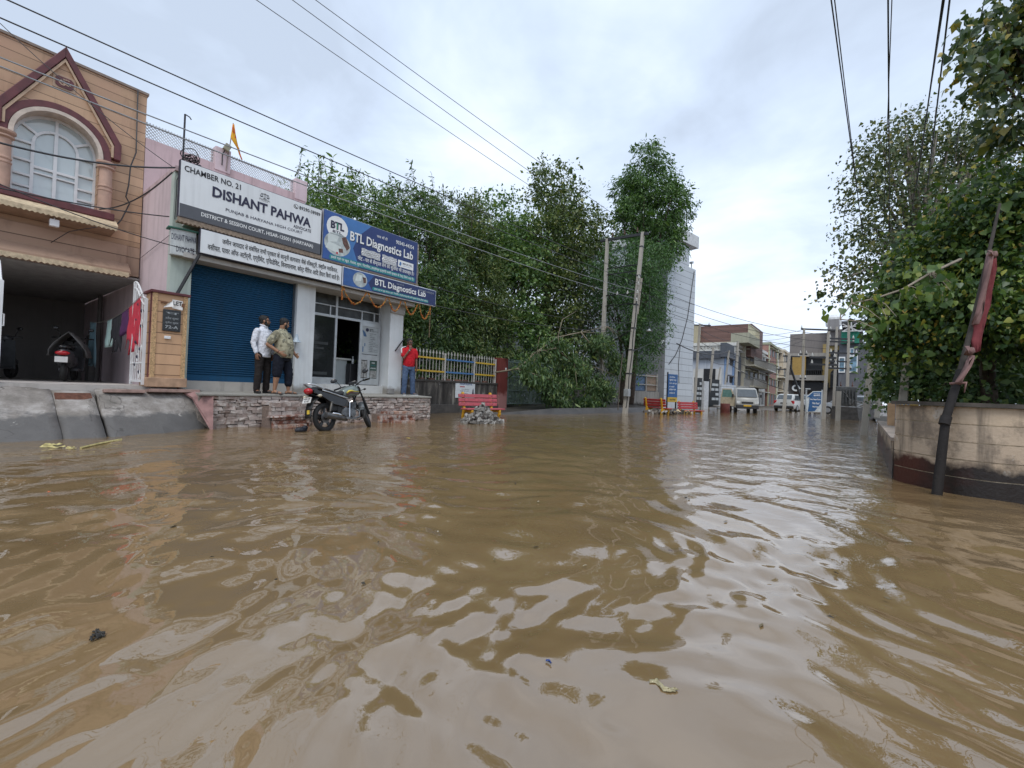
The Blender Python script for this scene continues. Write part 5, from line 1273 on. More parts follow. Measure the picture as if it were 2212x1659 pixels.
m = MB(); m.box(FXX-.35, 15.45, -.1, FXX+.06, 16.05, 2.42); m.build('pillar', wall_mat('red_pillar_paint', (.155, .038, .032), (.05, .02, .018), .6, damp_z=.75, damp_h=.5, damp=(.33, .16, .15)), gp_, bevel=.01)
m = MB(); m.box(FXX+.061, 15.86, 1.90, FXX+.066, 15.94, 1.99); m.build('white_patch', LETW, gp_)
pg = thing('park_gate', 'green-grey barred park gate half hidden by the fallen branch', 'gate', (FXX, 18, .3))
GATEM = plain('gate_green', (.115, .16, .15), .6, var=.2)
m = MB()
for y in (16.15, 18.0, 18.1, 19.9): m.box(FXX-.04, y-.03, .32, FXX+.02, y+.03, 2.40)
for z in (.36, .98, 1.62, 2.30): m.box(FXX-.03, 16.15, z-.025, FXX+.015, 19.9, z+.025)
m.build('frame', GATEM, pg)
for k in range(36):
    y = 16.24+k*.102; m = MB(); m.box(FXX-.012, y-.009, .36, FXX+.008, y+.009, 2.42); m.build('bar', GATEM, pg)
# raised wet kerb strip in front of the gate
k_ = MB()
pts = [(-12.72, 13.6), (-11.3, 13.9), (-10.4, 16.5), (-10.0, 21.0), (-9.6, 26.0), (-12.6, 30), (-20, 30), (-20, 13.6)]
k_.add([(x, y, .30 if x < -12 else (.26 if i != 1 else .05)) for i, (x, y) in enumerate(pts)] + [(x+(.35 if x > -12.5 else 0), y-(.2 if i < 3 else 0), -.3) for i, (x, y) in enumerate(pts)], [tuple(range(8))] + [(i, i+8, (i+1) % 8+8, (i+1) % 8) for i in range(8)])
struct(k_.build('pavement', plain('wet_dark_paving', (.052, .047, .042), .42, var=.35, scale=2, bump=.3)))
dk = thing('park_wall', 'black stained wall behind the twin concrete poles and the leafy branch', 'wall', (FXX, 25, 0))
m = MB(); m.box(FXX-.2, 20.05, -.2, FXX, 26.6, 1.3); m.build('wall', DIRTY, dk, bevel=.01)

# poster tied to the wall behind the bench
ph = thing('hospital_poster', 'white and blue hospital poster on the stained wall behind the red bench', 'poster', (FXX+.03, 13.3, .7))
m = MB(); m.box(FXX+.012, 12.75, .60, FXX+.02, 13.9, 1.26); m.build('sheet', plain('poster_white', (.60, .64, .66), .5, var=.06), ph)
PXX = FXX+.024
text('PARASH HOSPITAL', (12.98, 1.12, 13.72, 1.21), PXX, plain('poster_blue', (.03, .09, .25), .5), ph, .02)
m = MB(); m.box(PXX-.002, 13.0, 1.03, PXX, 13.28, 1.07); m.build('red_band', plain('poster_red', (.35, .05, .06), .5), ph)
text('DR. EYE SPECIALIST', (13.1, .93, 13.55, .965), PXX, INKB, ph); text('GENERAL AND SURGERY', (13.0, .86, 13.55, .895), PXX, INKB, ph); text('24 HOURS EMERGENCY', (13.05, .75, 13.5, .785), PXX, INKB, ph)
m = MB(); m.prism([(13.72, .70), (13.84, .70), (13.82, .92), (13.79, 1.0), (13.75, .92)], PXX, PXX+.002); m.build('picture', plain('poster_dark', (.05, .05, .07), .6), ph)

# ------------------------------------------------------------ benches
BRED = plain('bench_red', (.42, .085, .105), .6, var=.18, scale=10); BRED2 = plain('bench_red_deep', (.36, .03, .034), .6, var=.2, scale=10); BYEL = plain('bench_yellow', (.58, .31, .02), .55, var=.18, scale=10)
def bench(label, loc, rz, red, L=1.55):
    t = thing('park_bench', label, 'bench', loc, rz, group='red slatted benches with yellow frames')
    for k, (y, z) in enumerate(((-.13, .56), (-.15, .70), (-.17, .84))):
        m = MB(); m.obox((0, y, z), (L/2, .022, .058), Matrix.Rotation(rad(9), 3, 'X')); b = m.build('back_slat', red, t, local=True, bevel=.01)
        m = MB()
        for s in (-1, 1): m.cyl((s*L*.36, y+.02, z), (s*L*.36, y+.032, z), .012, n=8)
        m.build('bolt', BLACKM, b, local=True)
    for k, y in enumerate((.02, .15, .28)):
        m = MB(); m.obox((0, y+.02, .41), (L/2, .058, .022), Matrix.Identity(3)); m.build('seat_slat', red, t, local=True, bevel=.01)
    for s in (-1, 1):
        x = s*L*.36
        m = MB(); m.prism([(-.14, -.1), (-.10, .36), (-.20, .86), (-.22, .95), (-.27, .97), (-.30, .92), (-.27, .84), (-.19, .40), (-.26, -.1)], x-.045, x+.045)
        m.prism([(-.15, .30), (.36, .30), (.36, .385), (-.15, .385)], x-.042, x+.042)
        m.prism([(.20, -.1), (.24, .18), (.29, .30), (.36, .30), (.36, .22), (.31, .15), (.31, -.1)], x-.045, x+.045)
        m.build('end_frame', BYEL, t, local=True, bevel=.012)
    return t
b0, b1 = P(1003, 898, X=-10.25), P(1102, 905, X=-9.75)
a = P(1015, 896, Z=0); b = P(1090, 905, Z=0)
bc = Vector((-10.15, 11.45, -.10)); bench('faded red bench with a heap of rubble in front of it', bc, rad(-90-12), BRED, 1.62)
b2 = P(1408, 893, Z=.05); bench('red bench seen end-on beside the twin concrete poles', (b2.x-.2, b2.y+1.2, -.10), rad(-90+64), BRED2, 1.6)
b3 = P(1492, 893, Z=.03); bench('bright red bench beyond the blue notice board', (b3.x-.2, b3.y+.5, -.24), rad(-90-22), BRED2, 1.75)
# ------------------------------------------------------------ rubble heap
rb = P(1048, 916, Z=0)
RUB = NT('rubble'); col = RUB.ramp(RUB.island(), [(0, (.07, .06, .055)), (.4, (.17, .16, .145)), (.8, (.30, .29, .27)), (1, (.42, .41, .39))])
col = RUB.mix(RUB.step(RUB.noise(9, 9, RUB.coord(), .7), .5, .68), col, (.10, .09, .08)); RUB.bump(RUB.noise(25, 8, RUB.coord(), .7), .9, .02); RUBM = RUB.fin(col, .95, 0, .2)
m = MB()
def rock(m, c, s):
    R = Matrix.Rotation(random.uniform(0, 6), 3, Vector((random.gauss(0, 1), random.gauss(0, 1), random.gauss(0, 1))).normalized())
    m.obox(c, (s*random.uniform(.5, 1.1), s*random.uniform(.4, .9), s*random.uniform(.25, .6)), R, s*.22)
for k in range(300):
    r = .68*math.sqrt(random.random()); a = random.uniform(0, 6.283)
    z = .60*(1-r/.70)**1.15*random.uniform(.55, 1.0)+.0
    rock(m, (rb.x-.40+r*math.cos(a)*.8, rb.y+.30+r*math.sin(a)*1.0, z), random.choice((.04, .05, .06, .075, .095)))
tag(m.build('rubble_heap', RUBM), 'heap of broken grey concrete rubble standing in the flood before the faded red bench', 'rubble')
# rubbish along the far kerb
m = MB()
def scatter_trash(label, pts, n, mats):
    for k in range(n):
        m = MB(); c = random.choice(pts); x, y = c[0]+random.gauss(0, c[2]), c[1]+random.gauss(0, c[3])
        rock(m, (x, y, random.uniform(.0, .12)), random.uniform(.04, .12))
        yield m
TR = NT('rubbish'); TRM = TR.fin(TR.ramp(TR.island(), [(0, (.03, .028, .025)), (.4, (.14, .12, .10)), (.7, (.28, .26, .24)), (.85, (.55, .55, .54)), (.93, (.45, .3, .08)), (1, (.06, .12, .22))]), .8)
pa, pb_ = P(1410, 894, Z=0), P(1480, 893, Z=0)
m = MB()
for k in range(150):
    t = random.random(); c = pa.lerp(pb_, t); rock(m, (c.x+random.gauss(0, .25), c.y+random.gauss(0, .5), random.uniform(0, .16)), random.uniform(.04, .15))
tag(m.build('rubbish', TRM), 'litter and broken pieces strewn along the kerb under the far red benches', 'rubbish', kind='stuff')

# ------------------------------------------------------------ concrete poles
CPOLE = wall_mat('pole_concrete', (.40, .375, .33), (.17, .15, .12), .6, 3)
def cpole(name, label, p, q, w0=.26, w1=.17, d=.75, group=None, cat='pole', dark=None):
    t = thing(name, label, cat, p, group=group); p, q = Vector(p), Vector(q)
    m = MB(); ax = (q-p).normalized(); x = Vector((1, 0, 0)); x = (x-ax*x.dot(ax)).normalized(); y = ax.cross(x)
    def rg(c, w): return [c+x*w/2*d*a+y*w/2*b for a, b in ((-1, -.8), (-.8, -1), (.8, -1), (1, -.8), (1, .8), (.8, 1), (-.8, 1), (-1, .8))]
    m.loft([rg(p-ax*.5, w0), rg(q, w1)]); m.build('shaft', CPOLE, t)
    return t
H1b, H1t = P(1350, 893, Z=0), P(1389, 502, d=23.0); H2b, H2t = P(1296, 888, Z=.0), P(1312, 516, d=24.6)
h1 = cpole('utility_pole', 'nearer tall concrete pole of the twin poles, carrying wires and a switch box', H1b, H1t, .30, .20, group='twin concrete poles by the park')
h2 = cpole('utility_pole', 'farther tall concrete pole of the twin poles behind the leafy branch', H2b, H2t, .28, .19, group='twin concrete poles by the park')
lerp = lambda a, b, t: Vector(a).lerp(Vector(b), t)
CER = plain('white_ceramic', (.60, .60, .57), .3)
def iron(parent, name, *pq, w=.07):
    m = MB()
    for p, q in pq: m.beam(p, q, w, w)
    return m.build(name, BLACKM, parent)
d_ = (H1t-H2t).normalized()
iron(h1, 'cross_arm', (H2t-d_*.45+Vector((0, 0, -.05)), H1t+d_*.3+Vector((0, 0, -.1))), w=.13)
for t in (.175, .21, .39): iron(h1, 'brace', (lerp(H2t, H2b, t), lerp(H1t, H1b, t)), w=.045)
iron(h1, 'brace', (lerp(H2t, H2b, .33), lerp(H1t, H1b, .335)), w=.05); iron(h1, 'brace', (lerp(H2t, H2b, .63), lerp(H1t, H1b, .53)), w=.04)
for t in (.08, .24, .40, .53, .65, .78):
    c = lerp(H1t, H1b, t); m = MB(); w = .2+.1*t; m.box(c.x-w*.45, c.y-w*.56, c.z-.03, c.x+w*.45, c.y+w*.56, c.z+.03); m.build('band', BLACKM, h1)
m = MB(); a = lerp(H1t, H1b, .25)+Vector((.05, .2, 0)); b = lerp(H1t, H1b, .45)+Vector((.05, .12, 0)); m.beam(a, b, .06, .16); m.build('backing_strip', CPOLE, h1)
def insulator(parent, c, h=.18, mat=None, ax=(0, 0, 1)):
    m = MB(); c = Vector(c)
    m.lathe([(.02, 0), (.06, .02), (.06, .05), (.03, .06), (.055, .09), (.055, .11), (.025, .13), (.02, h)], c, 10); m.build('insulator', mat or CER, parent, smooth='auto')
WPTS = []
for k, z in enumerate((.255, .29, .335, .378)):
    c = lerp(H1t, H1b, z)+Vector((.12, -.25, 0)); iron(h1, 'bracket', (c+Vector((-.1, .22, 0)), c), w=.035); insulator(h1, c+Vector((0, 0, -.08))); WPTS.append(c+Vector((0, 0, .03)))
for k in range(3): insulator(h1, lerp(H2t, H1t, (.15, .5, .85)[k])+Vector((0, 0, .05)), .26, plain('brown_ceramic', (.12, .06, .04), .3))
for k in range(2): insulator(h1, lerp(lerp(H2t, H2b, .33), lerp(H1t, H1b, .335), (.4, .72)[k])+Vector((0, 0, -.02)), .2)
c = lerp(H1t, H1b, .885)+Vector((.05, -.12, 0)); m = MB(); m.box(c.x-.12, c.y-.16, c.z-.2, c.x+.14, c.y+.12, c.z+.18); m.build('switch_box', GREYM, h1, bevel=.01)
m = MB(); c0 = lerp(H1t, H1b, .62)
m.tube([lerp(H1t, H1b, t)+Vector((.10+.02*math.sin(t*30), -.14, 0)) for t in np.linspace(.35, .97, 16)], .022, 6); m.build('cable', BLACKM, h1)
m = MB(); a = lerp(H1t, H1b, .95)+Vector((-.2, -.5, .0)); m.tube([a+Vector((0, 0, -.3)), a+Vector((0, .12, 1.4)), a+Vector((.02, .3, 2.6))], .03, 6); m.build('earth_pipe', plain('rusty_pipe', (.09, .075, .06), .7), h1)
lm = thing('street_light', 'small white street lamp on a short arm beside the twin poles', 'lamp', lerp(H1t, H1b, .64))
c = P(1428, 738, X=-9.7); m = MB(); m.tube([lerp(H1t, H1b, .66), lerp(H1t, H1b, .66).lerp(c, .6)+Vector((0, 0, .1)), c], .016, 6); m.build('arm', BLACKM, lm)
m = MB(); m.obox(c+Vector((0, .1, -.02)), (.09, .26, .05), Matrix.Rotation(.45, 3, 'X')); m.build('head', WHITEM, lm, bevel=.02)
lp = thing('hanging_lamp', 'old lamp hanging on a long rod below the twin pole cross arm', 'lamp', P(1402, 650, d=23))
a, b = P(1404, 600, d=23.3), P(1402, 715, d=23.3); m = MB(); m.cyl(a, b, .012, n=5); m.build('rod', BLACKM, lp)
m = MB(); m.lathe([(.01, .12), (.05, .10), (.10, .03), (.16, 0), (.15, -.02), (.01, -.01)], b, 12); m.build('shade', GREYM, lp, smooth='auto')

# blue notice board on two posts
nb_a, nb_b = P(1440, 889, Z=.05), P(1462, 889, Z=.05)
nb = thing('notice_board', 'blue notice board on black posts between the far red benches', 'notice board', nb_a)
u = Vector((nb_b.x-nb_a.x, nb_b.y-nb_a.y, 0)).normalized(); nb_b = nb_a+u*.92; n_ = u.cross(Vector((0, 0, 1)))*-1
if n_.dot(Vector((0, 0, 0))-nb_a) < 0: n_ = -n_
m = MB(); m.beam(nb_a+Vector((0, 0, -.3)), nb_a+Vector((.0, .0, 2.35)), .07, .07); m.build('post', BLACKM, nb)
m = MB(); m.beam(nb_b+Vector((0, 0, -.3)), nb_b+Vector((.0, .0, 2.25)), .07, .07); m.build('post', BLACKM, nb)
Rn = Matrix((u, n_, Vector((0, 0, 1)))).transposed()
ctr = (nb_a+nb_b)/2; m = MB(); m.obox(ctr+Vector((0, 0, 1.52))+n_*.05, (.48, .02, .72), Rn); m.build('panel', plain('board_blue', (.025, .10, .27), .5), nb)
m = MB(); m.obox(ctr+Vector((0, 0, .72))+n_*.05, (.48, .02, .14), Rn); m.build('yellow_strip', YEL, nb)
O_ = ctr+n_*.075; frn = (tuple(O_), tuple(u), (0, 0, 1), tuple(n_))
for k in range(6): text(hin(('नगर निगम', 'सूचना पट्ट', 'कृपया यहां कूड़ा', 'न डालें', 'स्वच्छ पार्क', 'आदेश से')[k]), (-.38, 2.02-k*.19, (.2, .34, .38, .14, .3, .2)[k], 2.12-k*.19), 0, LETW, nb, .01, frame=frn)
text(hin('नगर निगम'), (-.3, .66, .3, .79), 0, INKB, nb, .02, frame=frn)
flush_text()
# ------------------------------------------------------------ foliage
def leaf_mat(name, cols, rough=.42, trans=.22):
    m = NT(name); r = m.island()
    col = m.ramp(r, cols)
    m.set(m.b, 'Base Color', col); m.b.inputs['Roughness'].default_value = rough; m.b.inputs['Specular IOR Level'].default_value = .45
    tr = m.n('ShaderNodeBsdfTranslucent'); m.l(m.mix(1.0, col, (1.25, 1.35, .55), 'MULTIPLY'), tr.inputs[0])
    mx_ = m.n('ShaderNodeMixShader'); mx_.inputs[0].default_value = trans
    m.l(m.b.outputs[0], mx_.inputs[1]); m.l(tr.outputs[0], mx_.inputs[2]); m.l(mx_.outputs[0], m.out.inputs[0]); return m.mat
LEAF_DARK = leaf_mat('leaf_dark_green', [(0, (0.037, 0.079, 0.030)), (.45, (0.068, 0.128, 0.045)), (.8, (0.116, 0.188, 0.064)), (1, (0.225, 0.281, 0.094))])
LEAF_MID = leaf_mat('leaf_mid_green', [(0, (0.050, 0.106, 0.035)), (.5, (0.098, 0.184, 0.054)), (.85, (0.165, 0.261, 0.081)), (1, (0.290, 0.349, 0.116))])
LEAF_FEATH = leaf_mat('leaf_feathery', [(0, (0.038, 0.086, 0.023)), (.5, (0.066, 0.138, 0.033)), (.9, (0.106, 0.197, 0.044)), (1, (0.155, 0.250, 0.058))])
LEAF_MID2 = leaf_mat('leaf_olive_green', [(0, (0.040, 0.075, 0.023)), (.5, (0.086, 0.132, 0.039)), (.85, (0.149, 0.190, 0.060)), (1, (0.253, 0.265, 0.092))])
LEAF_FEATH2 = leaf_mat('leaf_feathery_pale', [(0, (.035, .085, .03)), (.5, (.06, .14, .042)), (.9, (.095, .19, .06)), (1, (.14, .24, .08))])
LEAF_PEEPAL = leaf_mat('leaf_peepal', [(0, (0.027, 0.056, 0.025)), (.4, (0.056, 0.098, 0.035)), (.75, (0.106, 0.144, 0.045)), (.92, (0.250, 0.250, 0.062)), (1, (0.425, 0.325, 0.088))])
LEAF_VINE = leaf_mat('leaf_vine', [(0, (0.030, 0.069, 0.027)), (.45, (0.068, 0.128, 0.033)), (.88, (0.150, 0.225, 0.045)), (.97, (0.375, 0.390, 0.068)), (1, (0.540, 0.360, 0.090))], .38, .28)
LEAF_YOUNG = leaf_mat('leaf_young', [(0, (.045, .10, .03)), (.5, (.10, .17, .045)), (.85, (.19, .25, .06)), (1, (.32, .33, .08))], .38, .3)
LEAF_GREY = leaf_mat('leaf_greyish', [(0, (.05, .07, .04)), (.5, (.085, .105, .06)), (1, (.15, .16, .09))])
BARK = plain('bark', (.085, .065, .05), .95, var=.4, scale=8, bump=.6); BARKL = plain('bark_pale', (.26, .22, .17), .9, var=.3, scale=10, bump=.4)

def leaf_shape(kind):
    if kind == 'heart': return np.array([(0, 0, 0), (.36, -.06, .03), (.5, .22, .05), (.32, .58, .02), (0, 1.05, -.12), (-.32, .58, .02), (-.5, .22, .05), (-.36, -.06, .03)]), [(0, 1, 2, 3, 4), (0, 4, 5, 6, 7)]
    if kind == 'long': return np.array([(0, 0, 0), (.17, .35, .04), (.13, .75, .0), (0, 1.1, -.14), (-.13, .75, .0), (-.17, .35, .04)]), [(0, 1, 2, 3), (0, 3, 4, 5)]
    return np.array([(0, 0, 0), (.34, .42, .06), (0, 1.0, -.08), (-.34, .42, .06)]), [(0, 1, 2, 3)]
def leaves_mesh(name, mat, pts, size, parent, kind='oval', droop=.35, up=.45, outward=None, svar=.35):
    """one mesh of separate leaves at pts"""
    n = len(pts); S, fs = leaf_shape(kind); k = len(S)
    d = RNG.normal(size=(n, 3)); d[:, 2] -= droop*1.6
    if outward is not None: d += outward*1.1
    d /= np.linalg.norm(d, axis=1, keepdims=True)
    nr = RNG.normal(size=(n, 3)); nr[:, 2] += up*2.2
    nr -= d*(nr*d).sum(1, keepdims=True); nr /= np.maximum(np.linalg.norm(nr, axis=1, keepdims=True), 1e-6)
    x = np.cross(d, nr); sz = size*np.exp(RNG.normal(0, svar, n))[:, None, None]
    co = pts[:, None, :] + sz*(S[None, :, 0:1]*x[:, None, :]+S[None, :, 1:2]*d[:, None, :]+S[None, :, 2:3]*nr[:, None, :])
    me = bpy.data.meshes.new(name); nf = len(fs); lens = [len(f) for f in fs]; L = sum(lens)
    me.vertices.add(n*k); me.vertices.foreach_set('co', co.reshape(-1).astype(np.float32))
    me.loops.add(n*L); me.polygons.add(n*nf)
    base = (np.arange(n)*k)[:, None]; idx = np.concatenate([np.array(f) for f in fs])[None, :]+base
    me.loops.foreach_set('vertex_index', idx.reshape(-1).astype(np.int32))
    st = np.cumsum([0]+lens[:-1]); me.polygons.foreach_set('loop_start', ((np.arange(n)*L)[:, None]+st[None, :]).reshape(-1).astype(np.int32))
    me.polygons.foreach_set('loop_total', np.tile(lens, n).astype(np.int32))
    me.materials.append(mat); me.update(calc_edges=True); me.validate()
    return link(name, me, parent)
def blob_points(blobs, n, clump=.32, per=26, shell=.55):
    """leaf positions grouped in clumps through the outer part of a set of ellipsoids (x, y, z, rx, ry, rz)"""
    B = np.array(blobs, float); w = (B[:, 3]*B[:, 4]*B[:, 5])**.75; w /= w.sum()
    nc = max(1, n//per); which = RNG.choice(len(B), nc, p=w)
    u = RNG.normal(size=(nc, 3)); u /= np.linalg.norm(u, axis=1, keepdims=True)
    r = shell+(1.04-shell)*RNG.random(nc)**.7
    C = B[which, :3]+u*r[:, None]*B[which, 3:6]; 
    pts = np.repeat(C, per, 0)+np.clip(RNG.normal(0, 1, (nc*per, 3)), -1.6, 1.6)*clump*np.repeat(RNG.uniform(.55, 1.25, nc), per)[:, None]*np.array([1, 1, .7]); out = np.repeat(u, per, 0)
    return pts, out, C
def shoots(tips, n_per=22, h=(.5, 1.3), lean=.25):
    P_ = []; O_ = []; S_ = []
    for t in tips:
        H = random.uniform(*h); d = Vector((random.gauss(0, lean), random.gauss(0, lean), 1)).normalized()
        S_.append((Vector(t), Vector(t)+d*H))
        for k in range(n_per):
            q = (k+random.random())/n_per; P_.append(Vector(t)+d*H*q+Vector((random.gauss(0, .03), random.gauss(0, .03), 0))); a = k*2.4; O_.append((math.cos(a), math.sin(a), .5))
    return np.array([tuple(p) for p in P_]), np.array(O_), S_
def tree(name, label, base, h, blobs, n, size, mat, kind='oval', tr=.18, group=None, clump=.32, per=26, shell=.55, tips=None, tip_h=(.5, 1.3), bark=None, limbs=12, droop=.35, up=.45, trunk_top=None):
    t = thing(name, label, 'tree', base, group=group); base = Vector(base)
    pts, out, C = blob_points(blobs, n, clump, per, shell); sh = []
    if tips is not None:
        p2, o2, sh = shoots(tips, h=tip_h); pts = np.concatenate([pts, p2]); out = np.concatenate([out, o2])
    leaves_mesh('crown', mat, pts, size, t, kind, droop, up, out)
    m = MB(); cx = np.array(blobs)[:, :3].mean(0); top = Vector(trunk_top) if trunk_top else Vector((cx[0]*.6+base.x*.4, cx[1]*.6+base.y*.4, base.z+h*.62))
    N = 7; tp = [base.lerp(top, k/N)+Vector((.12*math.sin(k*1.9), .12*math.cos(k*1.4), 0))*(k/N) for k in range(N+1)]
    m.tube(tp, [tr*(1.25-.75*k/N) for k in range(N+1)], 9)
    for k in range(limbs):
        q = random.uniform(.4, 1); a = tp[min(N, int(q*N))]; e = Vector(C[random.randrange(len(C))]); mid = a.lerp(e, .5)+Vector((0, 0, .25+random.uniform(-.2, .3)))
        m.tube([a, a.lerp(mid, .5)+Vector((0, 0, .1)), mid, mid.lerp(e, .6), e], [tr*.5, tr*.36, tr*.25, tr*.15, tr*.05], 6)
    for a, b in sh: m.tube([a-Vector((0, 0, .3)), a, b], [.014, .011, .004], 4)
    m.build('trunk', bark or BARK, t, smooth=True)
    return t
# the row of trees behind the park railings
def rtips(blobs, n):
    o = []
    for k in range(n):
        b = random.choice(blobs); o.append((b[0]+random.uniform(-.7, .7)*b[3], b[1]+random.uniform(-.7, .7)*b[4], b[2]+b[5]*random.uniform(.72, .95)))
    return o
B1 = [(-15.0, 8.9, 5.9, 1.6, 2.0, 2.5), (-14.6, 10.5, 4.4, 1.7, 1.8, 2.6), (-15.4, 8.2, 7.6, 1.0, 1.1, 1.0), (-15.2, 10.4, 7.6, 1.3, 1.3, 1.2)]
tree('broadleaf_tree', 'leafy tree with upright shoots rising behind the pink roof pillar', (-15.2, 9.4, .1), 8, B1, 27000, .115, LEAF_MID, 'long', .17, 'trees behind the park railing', .24, 44, .4, rtips(B1, 30), (.4, 1.0))
B2 = [(-14.8, 12.4, 6.3, 1.9, 2.1, 2.6), (-14.1, 13.0, 3.8, 1.6, 2.1, 2.0), (-15.3, 12.4, 8.4, 1.4, 1.7, 1.1), (-14.4, 11.0, 4.6, 1.4, 1.4, 2.8)]
tree('broadleaf_tree', 'dark broad leaved tree with a ragged top behind the blue lab board', (-14.8, 12.4, .1), 9, B2, 28000, .12, LEAF_DARK, 'long', .2, 'trees behind the park railing', .27, 48, .4, rtips(B2, 30), (.4, 1.0))
B3 = [(-14.9, 15.6, 6.0, 2.0, 2.2, 2.6), (-14.3, 15.8, 3.4, 1.7, 2.2, 1.9), (-15.6, 15.6, 8.9, 1.9, 2.0, 1.5), (-15.0, 14.2, 7.6, 1.6, 1.6, 1.4)]
tree('broadleaf_tree', 'dark tree over the yellow and blue railings', (-15.0, 15.4, .1), 8.5, B3, 26000, .13, LEAF_MID2, 'long', .2, 'trees behind the park railing', .28, 48, .4, rtips(B3, 22), (.4, 1.0))
B4 = [(-15.6, 18.8, 6.4, 2.3, 2.3, 2.6), (-15.0, 19.2, 3.6, 2.0, 2.5, 2.2), (-16.0, 18.8, 10.0, 2.1, 2.1, 1.7), (-15.4, 20.2, 8.4, 1.9, 1.9, 2.0), (-15.2, 17.4, 8.2, 1.6, 1.7, 1.6)]
tree('broadleaf_tree', 'rounded dark tree behind the red gate pillar', (-15.8, 18.6, .1), 9, B4, 28000, .14, LEAF_MID, 'oval', .2, 'trees behind the park railing', .32, 50, .4, rtips(B4, 12))
B5 = [(-15.0, 23.6, 11.0, 2.2, 2.3, 2.8), (-14.6, 23.0, 6.8, 2.1, 2.4, 2.4), (-15.4, 23.4, 13.7, 1.7, 1.7, 1.4), (-14.8, 25.8, 11.2, 2.2, 2.3, 2.4), (-15.0, 22.0, 9.6, 2.0, 2.0, 2.4), (-14.6, 22.4, 4.2, 1.8, 2.4, 2.0), (-15.6, 21.2, 8.8, 1.6, 1.6, 1.8)]
tree('broadleaf_tree', 'tallest loose crowned tree rising in the middle of the park row', (-15.4, 22.8, .1), 12.5, B5, 33000, .15, LEAF_MID2, 'oval', .24, 'trees behind the park railing', .36, 50, .4, rtips(B5, 12))
B6 = [(-15.8, 27.8, 9.8, 2.4, 2.6, 2.4), (-14.8, 26.5, 7.0, 1.9, 2.2, 2.2), (-15.0, 27.0, 4.0, 2.0, 2.4, 2.4)]
tree('broadleaf_tree', 'pale airy tree seen between the tall tree and the dense evergreen', (-15.8, 27.5, .1), 11, B6, 15000, .14, LEAF_GREY, 'oval', .18, 'trees behind the park railing', .45, 20, .3)
bb7 = lambda *L: [(lambda c, r: (c.x, c.y, c.z, r, r, r))(P(x, y, d=d), r_*d/F_PX) for (x, y, r_, d) in L]
B7 = bb7((1395, 355, 42, 31), (1400, 400, 58, 31), (1405, 455, 70, 31), (1450, 440, 42, 31.5), (1462, 478, 32, 32), (1370, 420, 42, 31), (1438, 520, 34, 32), (1415, 530, 55, 31), (1368, 480, 44, 30.5))
tree('evergreen_tree', 'tall dense bright green tree behind the twin concrete poles', (-12.3, 29.2, .1), 15, B7, 24000, .18, LEAF_FEATH, 'long', .26, None, .34, 60, .6, droop=.9)
B8 = bb7((1345, 560, 55, 27), (1400, 570, 55, 28), (1320, 620, 50, 26.5), (1375, 640, 60, 27.5), (1402, 640, 40, 29), (1424, 675, 22, 29.5), (1340, 690, 55, 27), (1400, 710, 50, 28), (1404, 735, 24, 28.5), (1380, 770, 40, 27.5), (1290, 590, 30, 26), (1410, 605, 30, 29))
tree('feathery_tree', 'feathery leaved tree wrapped round the twin concrete poles', (-12.0, 27.2, .1), 8, B8, 30000, .115, LEAF_FEATH2, 'long', .2, None, .34, 30, .45, droop=.55)
# undergrowth in the shade
B9 = [(-13.9, y, 1.6+.5*math.sin(y), .7, 1.3, 1.5) for y in np.arange(9.5, 25, 1.5)]
tg = tree('shrub', 'dark creeper and shrubs filling the shade behind the railings', (-14.0, 16, .1), 2.5, B9, 13000, .10, LEAF_DARK, 'heart', .04, None, .3, 20, .4, limbs=30)
tg['category'] = 'shrub'
# dark house wall beyond the trees
hb = thing('park_building', 'blue-grey house wall glimpsed between the trunks of the park trees', 'building', (-21, 20, 0))
m = MB(); m.box(-24, 6, 0, -21, 34, 6.4); m.build('wall', wall_mat('blue_grey_wall', (.30, .34, .38), (.1, .1, .1), .5), hb)
for y in (10, 14, 18, 22, 26, 30):
    for z in (1.2, 4.0): m = MB(); m.box(-21, y, z, -20.95, y+1.3, z+1.35); m.build('window', BLACKM, hb)
# ------------------------------------------------------------ the fallen branch over the gate
fb = thing('fallen_branch', 'large leafy branch fallen across the park gate beside the twin poles', 'branch', (-11.2, 19.5, 0))
a0 = P(1118, 797, X=-11.9); tops = [P(1160, 760, X=-11.6), P(1205, 728, X=-11.3), P(1255, 718, X=-11.1), P(1310, 705, X=-10.9)]
m = MB(); m.tube([a0+Vector((-.6, -.8, -.2)), a0]+tops, [.042, .04, .036, .03, .024, .012], 7)
m.tube([tops[0], P(1200, 752, X=-11.1), P(1240, 785, X=-10.9), P(1262, 840, X=-10.8)], [.045, .04, .03, .015], 6)
m.tube([a0, P(1165, 812, X=-11.1), P(1215, 830, X=-10.8)], [.04, .03, .012], 6); m.tube([tops[1], P(1215, 690, X=-11.4), P(1245, 672, X=-11.4)], [.03, .02, .008], 6); m.tube([tops[2], P(1290, 760, X=-10.7), P(1320, 820, X=-10.5)], [.035, .025, .01], 6)
m.tube([P(1225, 880, X=-10.9), P(1215, 845, X=-10.9), P(1240, 785, X=-10.9)], [.06, .05, .03], 6)
for k in range(26):
    a = random.choice(tops+[P(1240, 785, X=-10.9)]); b = a+Vector((random.gauss(0, .5), random.gauss(0, 1.1), random.gauss(-.5, .5))); m.tube([a, a.lerp(b, .5)+Vector((0, 0, .12)), b], [.022, .014, .005], 5)
m.build('limb', plain('branch_bark', (.20, .17, .12), .9, var=.3, scale=10), fb, smooth=True)
c = lambda x, y, X: tuple(P(x, y, X=X))
